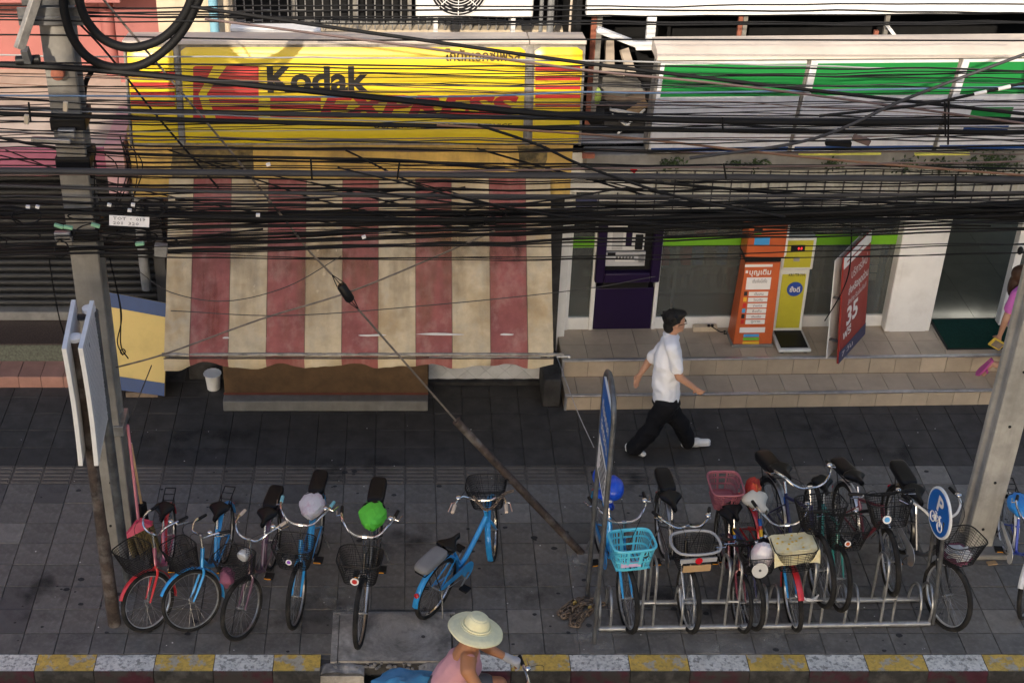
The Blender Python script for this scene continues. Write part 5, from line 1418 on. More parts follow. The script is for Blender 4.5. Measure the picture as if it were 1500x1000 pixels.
for i, x0 in enumerate(sorted(rc.uniform(120, 195) for _ in range(8))):
    cable([(x0, 205 + rc.uniform(-10, 20)), (x0 + rc.uniform(-12, 25), 250), (x0 + rc.uniform(-20, 40), 300 + rc.uniform(0, 40))], rc.uniform(1.3, 1.8), .005, 'cable', 'short black jumper wire beside the left pole, %s from the left' % ordinal(i + 1), 'jumper wires by the pole')
cxs = sorted(rc.uniform(-5, 235) for _ in range(13)) + sorted(rc.uniform(640, 760) for _ in range(3))
for i in range(16):
    cx, cy, ra_, rb2 = cxs[i], rc.uniform(296, 368), rc.uniform(9, 34), rc.uniform(4, 12)
    if i > 12: cy = rc.uniform(312, 330)
    yy = rc.uniform(1.0, 1.3)
    pts = [W(cx + ra_ * math.cos(a / 14 * 6.283) * (1 + .2 * rc.random()), cy + rb2 * math.sin(a / 14 * 6.283) * (1 + .3 * rc.random()), yy + .01 * a % .05) for a in range(14)]
    MB().tube(smoothpts(pts, 3, True), .006, 4, closed=True).build('cable_coil', 'cable', label='loose coil of black cable near the left pole, %s from the left' % ordinal(i + 1) if i <= 12 else 'small cable coil over the right half of the awning, %s from the left' % ordinal(i - 12), cat='cable coil', group='coils by the pole' if i <= 12 else 'coils over the awning')
# clamps, tags and small boxes in the bundle
def bit(px, py, Y, d, m, name, lab, cat, rot=0, bev=.004, grp=None):
    o = MB().box(W(px, py, Y), d, Matrix.Rotation(RAD(rot), 3, 'Y')).build(name, m, label=lab, cat=cat, bev=bev, group=grp); return o
tg = thing('cable_tag', 'white cable tag with black numbers hanging left of the awning', 'tag', W(187, 335, 1.0))
Fg = frame_of(W(160, 330, 1.0), Vector((1, 0, -.06)), Vector((.06, .3, 1)))
MB(Fg).mm(0, .31, 0, .08, -.006, 0).build('plate', 'white_print', tg)
text('TOT  •  019', Fg @ Matrix.Translation((.03, .046, .0006)), .25, .024, 'dark_print', tg, res=1); text('201  320', Fg @ Matrix.Translation((.03, .01, .0006)), .2, .024, 'dark_print', tg, res=1)
bit(236, 366, 1.1, (.10, .06, .10), 'galv', 'cable_clamp', 'grey metal cable clamp at the left edge of the awning', 'clamp', 5)
bit(75, 205, 1.2, (.30, .05, .03), 'alu', 'splice_bar', 'pale splice bar on the bundle left of the pole clamp', 'splice', 3)
for px, py, lab in ((96, 156, 'curved yellow cable spacer on the front of the left pole'), (39, 175, 'yellow cable spacer left of the left pole')):
    bit(px, py, 1.15, (.035, .03, .075), 'cream_paint', 'cable_spacer', lab, 'spacer', 8)
bit(1262, 205, 1.15, (.14, .05, .05), 'cable_brown', 'splice_closure', 'brown splice closure on the cables below the second green panel', 'splice', 20, .01)
bit(1228, 210, 1.2, (.2, .05, .045), 'cable', 'splice_closure', 'black splice closure left of the brown one', 'splice', 4, .01)
bit(862, 228, 3.9, (.12, .04, .05), 'rust_red', 'junction_box', 'small red brown junction box on the white gap wall', 'junction box', 0)
bit(929, 248, 1.5, (.05, .02, .06), 'reflector_red', 'hanging_tag', 'red oval tag hanging under the cables in front of the white wall', 'tag', 30, .012)
for px, py in ((100, 333), (140, 330), (86, 331), (205, 357)):
    bit(px, py, 1.05, (.07, .03, .025), mat('mint', (.22, .45, .28), .5), 'cable_marker', 'mint green spiral cable marker ' + {100: 'on the front of the left pole', 140: 'just left of the number tag', 86: 'at the left edge of the left pole', 205: 'below the number tag'}[px], 'marker', rc.uniform(-20, 20), grp='mint green cable markers')
for px, py in ((41, 303), (55, 303), (195, 300), (160, 300), (393, 241), (378, 315), (533, 347), (190, 308)):
    bit(px, py, 1.05, (.03, .02, .022), 'white_print', 'cable_tie', 'tiny white cable tie in the cables, ' + {41: 'leftmost of all', 55: 'just right of the leftmost', 195: 'right of the tag, lower one', 160: 'left of the pole clamp wires, above the tag', 393: 'below the red emblem of the sign', 378: 'over the second red stripe', 533: 'over the third red stripe', 190: 'right above the number tag'}[px], 'cable tie', rc.uniform(-20, 20), grp='white cable ties', bev=.0)
for px, y0_, y1_ in ((585, 239, 262), (1058, 172, 190), (1390, 148, 212), (1384, 150, 200), (1060, 240, 262), (1400, 255, 290), (42, 150, 178), (455, 232, 262)):
    MB().tube([W(px, y0_, 1.1), W(px + rc.uniform(-4, 4), y1_, 1.1)], .008, 5).build('cable_binding', 'cable', label='black tie binding several cables ' + {585: 'above the middle of the awning', 1058: 'at the left green panel', 1390: 'at the sign joint over the column, longer one', 1384: 'at the sign joint over the column, shorter one', 1060: 'over the concrete canopy, left one', 1400: 'below the canopy at the right', 42: 'left of the left pole', 455: 'over the wall band at the left'}[px], cat='binding', group='ties on the cables')
# ================================================================= bicycles
def _wheel(R, tyre, rim, tw):
    """wheel about its axle (local y); returns list of (name, mesh)"""
    out = []
    n = 40
    rr = R - tw
    t = MB(); t.tube([(rr * math.cos(a / n * 6.28319), 0, rr * math.sin(a / n * 6.28319)) for a in range(n)], tw, 8, closed=True); out.append(('tyre', mesh_of(t, 'tyre', tyre)))
    t = MB(); r0 = rr - tw * .75
    def ringp(ang): return Vector((math.cos(ang), 0, math.sin(ang)))
    vs = []; fs = []
    prof = [(r0 + .004, -.011), (r0 + .004, .011), (r0 - .012, .008), (r0 - .012, -.008)]
    for a in range(n):
        e = ringp(a / n * 6.28319)
        vs += [e * r + Vector((0, y, 0)) for r, y in prof]
    for a in range(n):
        b = (a + 1) % n
        for j in range(4): fs.append((a * 4 + j, a * 4 + (j + 1) % 4, b * 4 + (j + 1) % 4, b * 4 + j))
    t.add(vs, fs); out.append(('rim', mesh_of(t, 'rim', rim)))
    t = MB()
    for k in range(28):
        a = k / 28 * 6.28319; s_ = .025 if k % 2 else -.025; tw_ = .5 if (k // 2) % 2 else -.5
        p = ringp(a) * (r0 - .01); q = ringp(a + tw_ * 1.6) * .022 + Vector((0, s_, 0))
        t.tube([q, p], .0014, 3, caps=False)
    out.append(('spokes', mesh_of(t, 'spokes', 'steel_dull')))
    t = MB(Matrix.Rotation(RAD(90), 4, 'X'))
    t.lathe([(.006, -.06), (.006, -.03), (.022, -.03), (.02, -.022), (.013, -.02), (.013, .02), (.02, .022), (.022, .03), (.006, .03), (.006, .06)], ID, 10)
    t.v = [t.xf @ p for p in t.v]; t.xf = None
    out.append(('hub', mesh_of(t, 'hub', 'steel_dull')))
    return out
_WC = {}
def wheel(parent, M, R, tyre='tyre', rim='steel_dull', tw=.02, name='wheel'):
    key = (round(R, 3), tyre, rim, tw)
    if key not in _WC: _WC[key] = _wheel(*key)
    ms = _WC[key]
    w_ = inst(ms[0][1], name, parent, M)
    for nm, me in ms[1:]: inst(me, nm, w_)
    return w_
def arc_fender(c, R, a0, a1, wd, X):
    """mudguard strip round centre c; angles in degrees measured from +x over +z"""
    m = MB(); n = 16
    def f(u, v):
        a = RAD(a0 + (a1 - a0) * v); b = (u - .5) * 2
        r = R + .012 * (1 - b * b)
        return X @ (Vector(c) + Vector((math.cos(a) * r, b * wd / 2, math.sin(a) * r)))
    m.sheet(f, 6, n, .002); return m
def saddle_mesh(X, L_=.27, wd=.215, h=.07, nose=.05):
    m = MB(); n = 14
    def f(u, v):
        x = L_ * (.5 - v); t = v
        wv = nose + (wd - nose) * min(1, max(0, (t - .28) / .45)) ** 1.4
        if t > .85: wv *= math.sqrt(max(0.02, 1 - ((t - .85) / .16) ** 2))
        if t < .08: wv *= math.sqrt(max(.05, 1 - ((.08 - t) / .085) ** 2))
        a = math.pi * 2 * u
        y = math.cos(a) * wv / 2; z = math.sin(a); z = z * h * .5 if z > 0 else z * h * .75 * (.35 + .65 * min(1, t * 1.3))
        return X @ Vector((x, y, z + .012 * (t - .5) * 2 * (1 if t > .5 else .4)))
    m.grid(f, 16, n)
    return m
def wire_basket(X, top, bot, h, r=.0026, nv=15, nh=10):
    """open wire basket; X places its bottom centre; returns rim and mesh builders"""
    (tx, ty), (bx_, by_) = top, bot
    def ringpt(s, v):
        a = s * 2 * math.pi; hx = (bx_ + (tx - bx_) * v) / 2; hy = (by_ + (ty - by_) * v) / 2
        c_, s_ = math.cos(a), math.sin(a); e = .45
        return X @ Vector((hx * math.copysign(abs(c_) ** e, c_), hy * math.copysign(abs(s_) ** e, s_), h * v))
    rim = MB().tube([ringpt(k / 28, 1) for k in range(28)], .006, 6, closed=True)
    m = MB()
    N_ = nv * 4
    for k in range(N_): m.tube([ringpt(k / N_, 0), ringpt(k / N_, 1)], r, 3, caps=False)
    for j in range(nh): m.tube([ringpt(k / 28, j / nh) for k in range(28)], r if j else r * 1.6, 3, closed=True)
    for k in range(1, 8):
        u = k / 8
        y = by_ * (u - .5) * .94; m.tube([X @ Vector((-bx_ / 2 * .95, y, 0)), X @ Vector((bx_ / 2 * .95, y, 0))], r, 3, caps=False)
        x = bx_ * (u - .5) * .94; m.tube([X @ Vector((x, -by_ / 2 * .95, 0)), X @ Vector((x, by_ / 2 * .95, 0))], r, 3, caps=False)
    return rim, m
def slat_basket(X, top, bot, h, holes=True, n=44):
    (tx, ty), (bx_, by_) = top, bot
    def rp(s, v, o=0):
        a = s * 2 * math.pi; hx = (bx_ + (tx - bx_) * v) / 2 + o; hy = (by_ + (ty - by_) * v) / 2 + o
        c_, s_ = math.cos(a), math.sin(a); e = .4
        return X @ Vector((hx * math.copysign(abs(c_) ** e, c_), hy * math.copysign(abs(s_) ** e, s_), h * v))
    m = MB()
    def bandf(v0, v1):
        m.grid(lambda u, v: rp(u, v0 + (v1 - v0) * v), 48, 2)
    bandf(0, .12); bandf(.36, .44); bandf(.66, .74); bandf(.90, 1)
    for k in range(n):
        a, b = (k + .12) / n, (k + .66) / n
        m.add([rp(a, 0), rp(b, 0), rp(b, 1), rp(a, 1)], [(0, 1, 2, 3)])
    for k in range(9):
        u = (k / 8 - .5) * .94
        m.add([X @ Vector((-bx_ / 2 * .96, u * by_ - .012, .003)), X @ Vector((bx_ / 2 * .96, u * by_ - .012, .003)), X @ Vector((bx_ / 2 * .96, u * by_ + .012, .003)), X @ Vector((-bx_ / 2 * .96, u * by_ + .012, .003))], [(0, 1, 2, 3)])
    rim = MB().tube([rp(k / 32, 1) for k in range(32)], .011, 7, closed=True)
    return rim, m

AX0 = Vector((.845, 0, .60)); AXU = Vector((-.36, 0, .93)).normalized()
def bicycle(name_label, fc, sad=None, head=None, scale=None, lean=0., steer=0., R=.325, tw=.024, frame='paint_black', fork=None, fender=None, bars='city', barmat='chrome',
            grips='black_plastic', basket='wire', saddle='vinyl', cover=None, pad=None, padmat='vinyl', tyre='tyre', rim='steel_dull', rfender=True, carrier=True,
            style='step', guard=None, lamp=False, seatdz=0., seatmast=None, ground=0., bell=True, rearbasket=None, stickers=None, bx=0.0, padlab=None, lift=0.):
    F = G(*fc, ground + lift) if len(fc) == 2 else Vector(fc)
    if sad is not None:
        # scale and heading from where the saddle is seen
        s = .9
        for _ in range(6):
            q = G(*sad, ground + (.85 + seatdz) * s + lift * .2); d = F - q; d.z = 0; s = min(1.04, max(.80, .5 * s + .5 * d.length / .86))
        hd = math.atan2(d.y, d.x)
        if scale: s = scale
    else:
        s = scale or .95; hd = RAD(head)
    if head is not None: hd = RAD(head)
    WB = 1.06
    pit = -math.asin(lift / (WB * s)) if lift else 0.
    org = F - Vector((math.cos(hd) * math.cos(pit), math.sin(hd) * math.cos(pit), -math.sin(pit))) * WB * s
    TL = Matrix.Rotation(hd, 4, 'Z') @ Matrix.Rotation(pit, 4, 'Y') @ Matrix.Rotation(RAD(lean), 4, 'X')
    M = Matrix.Translation(org) @ TL @ Matrix.Diagonal((s, s, s, 1))
    root = bpy.data.objects.new('bicycle', None); COL.objects.link(root)
    root.location = org; root.rotation_mode = 'XYZ'; root.rotation_euler = TL.to_euler(); root.scale = (s, s, s)
    WM[root.name] = M; root.empty_display_size = .1
    tag(root, name_label, 'bicycle', 'bicycles parked on the pavement')
    fork = fork or frame; Rr = R
    def B(mb, nm, m, **k): return mb.build(nm, m, root, local=True, **k)
    def lab(o, t):
        if t: o['label'] = t
        return o
    bb = Vector((.44, 0, .27)); rh = Vector((0, 0, Rr)); st = Vector((.22, 0, .70 + seatdz))
    ht, hb = AX0 + AXU * .20, AX0 + AXU * .03
    f = MB()
    if style == 'step':
        for dy in (.018, -.018):
            f.tube(smoothpts([hb + AXU * .05 + Vector((0, dy * .3, 0)), Vector((.66, dy, .46)), Vector((.5, dy, .33)), bb + Vector((0, dy * .6, .02))], 5), .0155, 8)
    elif style == 'sweep':
        f.tube(smoothpts([hb + AXU * .06, Vector((.66, 0, .52)), Vector((.48, 0, .36)), Vector((.36, 0, .34))], 6), [.026] * 19, 10)
        f.tube([Vector((.45, 0, .36)), bb], .02, 8)
    else:
        f.tube([ht - AXU * .03, Vector((.27, 0, .60 + seatdz * .5))], .017, 8); f.tube([hb + AXU * .02, bb], .021 if style == 'mtb' else .017, 8)
    f.tube([bb, bb.lerp(st, .8)], .0155, 8)
    f.tube([hb - AXU * .01, ht], .02, 10)
    for dy in (.045, -.045):
        f.tube([bb + Vector((0, dy * .5, 0)), rh + Vector((0, dy, 0))], .0095, 7)
        f.tube([bb.lerp(st, .62) + Vector((0, dy * .35, 0)), rh + Vector((0, dy, 0))], .008, 7)
    B(f, 'frame', frame)
    B(MB().tube([bb.lerp(st, .78), st], .0125, 8), 'seat_post', 'chrome')
    wheel(root, Matrix.Translation(rh), R, tyre, rim, tw, 'rear_wheel')
    # steered parts
    X = Matrix.Translation(AX0) @ Matrix.Rotation(RAD(steer), 4, AXU) @ Matrix.Translation(-AX0)
    fh = Vector((WB, 0, R))
    wheel(root, X @ Matrix.Translation(fh), R, tyre, rim, tw, 'front_wheel')
    k = MB(X)
    k.tube([hb, AX0 - AXU * .01], .018, 8)
    for dy in (.042, -.042):
        k.tube(smoothpts([AX0 - AXU * .005 + Vector((0, dy * .6, 0)), AX0 - AXU * .06 + Vector((0, dy, 0)), Vector((.97, dy, .42)), fh + Vector((0, dy, 0))], 5), [.0135] * 11 + [.012, .011, .010, .009, .009], 8)
    k.v = [X @ p for p in k.v]; k.xf = None
    B(k, 'fork', fork)
    if fender: B(arc_fender(fh, R + .016, 38, 205, .055, X), 'front_mudguard', fender)
    if rfender: B(arc_fender(rh, R + .016, -8 + 0, 178, .058, ID), 'rear_mudguard', fender or ('steel_dull' if rfender is True else rfender))
    if rfender:
        c_ = rh + Vector((-math.cos(RAD(25)) * (R + .03), 0, math.sin(RAD(25)) * (R + .03)))
        q_ = MB(); q_.lathe([(.024, 0), (.024, .012), (.01, .018)], Matrix.Translation(c_) @ Matrix.Rotation(RAD(-65), 4, 'Y'), 12); B(q_, 'rear_reflector', 'reflector_red')
    # stem and handlebar
    sb_ = ht + AXU * .02; 
    if bars == 'city':
        sc_ = ht + AXU * .16 + Vector((.02, 0, 0))
        half = [(0, 0, 0), (.0, .07, .0), (-.01, .14, .035), (-.06, .195, .085), (-.15, .235, .095), (-.29, .255, .08)]
    elif bars == 'flat':
        sc_ = ht + AXU * .11 + Vector((.07, 0, 0)); half = [(0, 0, 0), (0, .06, 0), (-.02, .16, .012), (-.05, .3, .012)]
    elif bars == 'low':
        sc_ = ht + AXU * .15 + Vector((.03, 0, 0)); half = [(0, 0, 0), (.01, .06, -.005), (.02, .13, .02), (-.06, .22, .05), (-.2, .27, .03)]
    sc_ = Vector(sc_)
    def TX(p): return X @ p
    hb_o = MB().tube([TX(sb_ - AXU * .04), TX(sc_ - AXU * .0), ], .0125, 8).tube([TX(sc_ + Vector((0, -.02, 0))), TX(sc_ + Vector((0, .02, 0)))], .019, 8)
    full = [Vector((a, -b, c)) for a, b, c in half[::-1]] + [Vector((a, b, c)) for a, b, c in half[1:]]
    hb_o.tube([TX(sc_ + p) for p in smoothpts(full, 5)], .0115, 8)
    hob = B(hb_o, 'handlebar', barmat)
    for sgn in (1, -1):
        e1 = Vector((half[-1][0], sgn * half[-1][1], half[-1][2])); e0 = Vector((half[-2][0], sgn * half[-2][1], half[-2][2]))
        d = (e1 - e0).normalized()
        g_ = MB().tube([TX(sc_ + e1 - d * .10), TX(sc_ + e1 - d * .09), TX(sc_ + e1 + d * .005), TX(sc_ + e1 + d * .012)], [.014, .0175, .0165, .010], 10)
        inst_g = g_.build('grip', grips, hob, local=True)
        fwd = Vector((1, 0, 0)) if bars != 'city' else Vector((.35, sgn * .6, 0)).normalized()
        l_ = MB().tube([TX(sc_ + e1 - d * .13), TX(sc_ + e1 - d * .11 + fwd * .045 + Vector((0, 0, -.01))), TX(sc_ + e1 + d * .0 + fwd * .055 + Vector((0, 0, -.02)))], .006, 5)
        l_.build('brake_lever', 'chrome', hob, local=True)
        cb = MB().tube(smoothpts([TX(sc_ + e1 - d * .13), TX(sc_ + Vector((.12, sgn * .1, .10))), TX(ht + Vector((.09, sgn * .02, -.02))), TX(hb + Vector((.05, 0, -.06)))], 5), .0028, 4)
        cb.build('brake_cable', 'black_plastic', hob, local=True)
    if bell:
        p = TX(sc_ + Vector((half[-2][0] + .02, half[-2][1] - .02, half[-2][2] + .03))); MB().ell(p, (.028, .028, .022), 12, 8).build('bell', 'chrome', hob, local=True)
    if lamp:
        p = AX0 + AXU * .26 + Vector((.11, 0, .0)); lm = MB(X @ Matrix.Translation(p) @ Matrix.Rotation(RAD(100), 4, 'Y'))
        lm.lathe([(.03, -.06), (.055, -.02), (.06, .03), (.05, .045), (.02, .05)], ID, 14); lm.v = [lm.xf @ q for q in lm.v]; lm.xf = None; B(lm, 'headlamp', lamp if isinstance(lamp, str) else 'paint_white')
    # basket
    XB = X @ Matrix.Translation(Vector((WB * .945 + bx, 0, .70)))
    if basket == 'wire':
        r_, m_ = wire_basket(XB, (.30, .40), (.23, .29), .235)
        o = B(m_, 'basket', 'basket_black', smooth=False); r_.build('basket_rim', 'basket_black', o, local=True)
    elif basket == 'cyan':
        r_, m_ = slat_basket(XB, (.30, .39), (.23, .31), .25)
        o = B(m_, 'basket', 'basket_cyan', smooth=False); r_.build('basket_rim', 'basket_cyan', o, local=True)
        t = MB(XB).mm(.117, .125, -.12, .06, .05, .11); t.v = [XB @ p for p in t.v]; t.xf = None; t.build('lilac_sheet', 'lilac', o, local=True)
        t = MB(XB).prism([(.0, -.03), (.03, .0), (.03, .035), (-.03, .035), (-.03, 0)], .134, .138, Matrix(((0, 0, 1, 0), (1, 0, 0, .09), (0, 1, 0, .17), (0, 0, 0, 1)))); t.v = [XB @ p for p in t.v]; t.xf = None; t.build('sticker', 'dark_print', o, local=True)
    elif basket == 'framed':
        r_, m_ = wire_basket(XB, (.27, .36), (.22, .30), .24, nv=9)
        o = B(m_, 'basket', 'basket_black', smooth=False)
        pts = [XB @ Vector((.135 * a, .18 * b, .245)) for a, b in ((1, 1), (1, -1), (-1, -1), (-1, 1))]
        MB().tube(smoothpts(pts, 5, True), .013, 8, closed=True).build('basket_rim', 'basket_grey', o, local=True)
        q = MB(XB); q.mm(.128, .142, -.17, .17, .13, .175); q.v = [XB @ p for p in q.v]; q.xf = None; q.build('grey_band', 'basket_grey', o, local=True)
        q = MB(XB); q.lathe([(.035, 0), (.035, .004)], Matrix.Translation((.143, 0, .153)) @ Matrix.Rotation(RAD(90), 4, 'Y'), 16); q.v = [XB @ p for p in q.v]; q.xf = None; q.build('emblem', 'reflector_red', o, local=True)
        q = MB(XB); q.mm(.119, .127, -.13, .13, .01, .085); q.v = [XB @ p for p in q.v]; q.xf = None; q.build('cardboard', 'cardboard', o, local=True)
    if stickers and basket:
        for (yy, zz, rr_, m1, m2) in stickers:
            q = MB(); q.lathe([(rr_, 0), (rr_, .003)], XB @ Matrix.Translation((.137, yy, zz)) @ Matrix.Rotation(RAD(83), 4, 'Y'), 20); o2 = q.build('sticker', m1, o, local=True)
            if m2: q = MB(); q.lathe([(rr_ * .62, .0035), (rr_ * .62, .005)], XB @ Matrix.Translation((.137, yy, zz)) @ Matrix.Rotation(RAD(83), 4, 'Y'), 16); q.build('sticker_centre', m2, o2, local=True)
    # saddle
    sx = Matrix.Translation(st + Vector((-.02, 0, .075)))
    so_ = B(saddle_mesh(sx, *((.30, .27, .10, .09) if saddle == 'vinyl_cream' else ())), 'saddle', saddle)
    MB().tube([st + Vector((-.09, .03, .05)), st + Vector((0, .02, .03)), st + Vector((.08, .01, .05))], .004, 5).tube([st + Vector((-.09, -.03, .05)), st + Vector((0, -.02, .03)), st + Vector((.08, -.01, .05))], .004, 5).build('saddle_rails', 'steel_dull', so_, local=True)
    for dy in (.05, -.05):
        MB().tube([st + Vector((-.085, dy, -.0 + i * .009)) + Vector((.014 * math.cos(i * 1.9), .014 * math.sin(i * 1.9), 0)) for i in range(8)], .003, 4).build('saddle_spring', 'steel_dull', so_, local=True)
    if cover:
        def cf(p, q):
            k_ = 1 + .12 * noise.noise(p * 3 + Vector((s * 9, 0, 0))) + .09 * abs(noise.noise(p * 7)) - .03 + .03 * noise.noise(p * 17)
            z = q.z * (1 if p.z > 0 else 1.25)
            wv = 1 - .28 * max(0, p.x)
            return Vector((q.x * k_, q.y * k_ * wv, z * k_))
        B(MB().ell(st + Vector((-.015, 0, .055)), (.185, .13, .085), 40, 24, fn=cf), 'saddle_cover', cover)
    # carrier and pad
    cz = 2 * R + .075
    if carrier:
        c2 = MB()
        for dy in (.055, -.055): c2.tube([Vector((.16, dy, cz - .01)), Vector((-.30, dy, cz))], .006, 6).tube([rh + Vector((0, dy * 1.05, .01)), Vector((-.16, dy, cz - .004))], .005, 6)
        c2.tube([Vector((-.30, .055, cz)), Vector((-.30, -.055, cz))], .006, 6)
        for x in (.1, 0, -.1, -.2): c2.tube([Vector((x, .055, cz - .005)), Vector((x, -.055, cz - .005))], .004, 5)
        B(c2, 'carrier', 'black_plastic' if not isinstance(carrier, str) else carrier)
    if pad:
        def pf(p, q):
            e = .42
            return Vector((math.copysign(abs(p.x) ** e, p.x) * q.length * 0 + math.copysign(abs(p.x) ** e, p.x) * .19, math.copysign(abs(p.y) ** e, p.y) * .082, math.copysign(abs(p.z) ** .6, p.z) * .042))
        lab(B(MB().ell(Vector((-.13, 0, cz + .055)), (.19, .082, .042), 24, 14, fn=pf), 'rear_seat', padmat), padlab)
    if rearbasket:
        XR = Matrix.Translation(Vector((-.14, 0, cz + .012)))
        r_, m_ = slat_basket(XR, (.44, .36), (.34, .26), .24, n=56)
        o = B(m_, 'rear_basket', 'basket_pink', smooth=False); r_.build('basket_rim', 'basket_pink', o, local=True)
        MB().grid(lambda u, v: XR @ Vector(((u - .5) * .33, (v - .5) * .25, .006)), 2, 2).build('basket_floor', 'basket_pink', o, local=True)
    # transmission
    cp = MB(); Mc = Matrix.Translation(bb + Vector((0, -.055, 0))) @ Matrix.Rotation(RAD(90), 4, 'X')
    cp.lathe([(.085, 0), (.085, .004), (.02, .006)], Mc, 24); co = B(cp, 'chainring', 'steel_dull')
    ca = RAD(-35 + 40 * s * 7 % 360)
    for sgn, yy in ((1, -.085), (-1, .075)):
        e = bb + Vector((math.cos(ca) * .16 * sgn, yy, math.sin(ca) * .16 * sgn))
        MB().tube([bb + Vector((0, yy, 0)), e], .009, 6).build('crank', 'steel_dull', co, local=True)
        pdl = MB(); pdl.mm(e.x - .045, e.x + .045, min(e.y, e.y + (.09 if sgn < 0 else -.09)), max(e.y, e.y + (.09 if sgn < 0 else -.09)), e.z - .011, e.z + .011); po = pdl.build('pedal', 'black_plastic', co, local=True, bev=.004)
        MB().mm(e.x + .0455, e.x + .048, min(e.y, e.y + (.07 if sgn < 0 else -.07)), max(e.y + (-.01), e.y + (.07 if sgn < 0 else -.02)), e.z - .006, e.z + .006).build('pedal_reflector', 'reflector_amber', po, local=True)
    MB().tube([bb + Vector((0, -.05, .082)), rh + Vector((0, -.05, .035))], .004, 4).tube([bb + Vector((0, -.05, -.082)), rh + Vector((0, -.05, -.035))], .004, 4).build('drive_chain', 'steel_dull', co, local=True)
    if guard:
        n_ = 10; poly = []
        for a in range(n_ + 1): t_ = RAD(-90 + 180 * a / n_); poly.append((bb.x + .105 * math.cos(t_), bb.z + .105 * math.sin(t_)))
        poly += [(rh.x + .04, rh.z + .06), (rh.x - .01, rh.z + .03), (rh.x + .04, rh.z + .005), (bb.x - .10, bb.z + .03)]
        Mg = Matrix(((1, 0, 0, 0), (0, 0, -1, 0), (0, 1, 0, 0), (0, 0, 0, 1)))
        B(MB().prism(poly, .064, .07, Mg), 'chain_guard', guard)
    # stand
    an = math.radians(lean)
    B(MB().tube([rh + Vector((.03, .05, -.02)), Vector((-.02, .17 if lean < 0 else .12, .01))], .008, 6).tube([rh + Vector((.03, -.05, -.02)), Vector((-.02, -.12, .012))], .008, 6), 'stand', 'steel_dull')
    root['_axis'] = steer
    return root, s, X, XB
def loc_of(root, p): return WM[root.name] @ Vector(p)

bikes = {}
# ---- loose group at the left
bikes[1] = bicycle('red and pink bicycle with red front mudguard, nearest the notice boards', (230, 917), (238, 742), steer=-46, R=.315, lean=0, frame='paint_pink', fork='paint_red', fender='paint_red', rim='paint_silver', tw=.024, barmat='chrome', grips='black_plastic')
bikes[2] = bicycle('blue bicycle with black wire basket overlapping the red one', (294, 918), (318, 742), steer=-50, frame='paint_sky', fork='paint_sky', fender='paint_sky', tw=.02, bars='low', carrier=True)
bikes[3] = bicycle('dark purple bicycle with white headlamp and black rear seat', (362, 928), (388, 750), steer=-22, frame='paint_purple', fork='paint_purple', fender=None, rfender='paint_purple', grips='grip_cream', lamp='paint_white', pad=True, barmat='chrome')
bikes[4] = bicycle('sky blue bicycle with plastic bag tied over its saddle', (437, 910), (457, 728), steer=-4, frame='paint_sky', fork='paint_sky', style='sweep', fender=None, rfender='paint_sky', grips='grip_cyan', cover='bag_white', pad=True, guard='paint_sky', stickers=[(-.02, .11, .03, 'white_print', mat('violet', (.2, .05, .45), .5))])
bikes[5] = bicycle('black bicycle with bright green saddle cover standing on the drain slab', (530, 937), (546, 742), steer=-2, frame='paint_gunmetal', fork='chrome', fender=None, rfender='paint_black', cover='cover_green', pad=True, tyre='tyre', rim='tyre_tan', stickers=[(-.03, .06, .038, 'white_print', 'sign_red')])
bikes[6] = bicycle('sky blue bicycle facing the shops beside the steel guard tube', (724, 812), None, head=54, scale=.92, steer=30, lean=4, frame='paint_sky', fork='paint_sky', style='sweep', fender='paint_sky', grips='grip_cream', pad=True, padmat='vinyl_grey', guard='paint_sky', rim='chrome')
# ---- in the rack
bikes[7] = bicycle('blue bicycle with cyan plastic basket at the left end of the rack', (915, 915), (893, 722), steer=2, frame='paint_sky', fork='paint_sky', style='sweep', fender=None, rfender='paint_sky', basket='cyan', guard='paint_blue', saddle='vinyl_blue', barmat='chrome')
bikes[8] = bicycle('black bicycle with grey framed basket holding cardboard, second in the rack', (1003, 915), (986, 726), steer=4, frame='paint_black', fork='chrome', basket='framed', pad=True, bars='low', barmat='chrome', tw=.024, rim='paint_silver')
bikes[9] = bicycle('navy mountain bicycle with yellow and blue seat tube and white bag in its basket', (1096, 912), (1077, 742), steer=4, frame='paint_navy', fork='paint_navy', style='mtb', fender=None, rfender=None, basket='wire', bars='flat', barmat='black_plastic', tw=.027, saddle='vinyl', carrier=False)
bikes[16] = bicycle('maroon bicycle with big wine red plastic rear basket', (1080, 916), None, head=-89, steer=6, frame='paint_maroon', fork='paint_maroon', style='diamond', fender=None, rfender=None, basket=None, rearbasket=True, bars='flat', barmat='black_plastic', tw=.024, saddle='vinyl', scale=.82)
bikes[10] = bicycle('multicoloured bicycle with cream saddle and red front mudguard', (1158, 912), (1113, 729), steer=-14, frame='paint_red', fork='paint_blue', fender='paint_red', basket='wire', saddle='vinyl_cream', barmat='chrome', rim='paint_silver', carrier=False)
bikes[11] = bicycle('dark bicycle with torn brown and black saddle on a tall post', (1200, 884), (1160, 694), steer=-4, lift=.22, frame='paint_navy', fork='paint_gunmetal', style='diamond', fender=None, basket='wire', saddle='vinyl', seatdz=.05, pad=True, barmat='chrome')
bikes[12] = bicycle('teal mountain bicycle with knobbly tyres and black wire basket', (1222, 886), (1210, 706), steer=3, lift=.05, frame='paint_teal', fork='paint_teal', style='mtb', fender=None, rfender=None, bars='flat', barmat='black_plastic', tw=.026, stickers=[(-.02, .1, .03, 'white_print', 'kiosk_orange')], seatdz=.03, carrier=False)
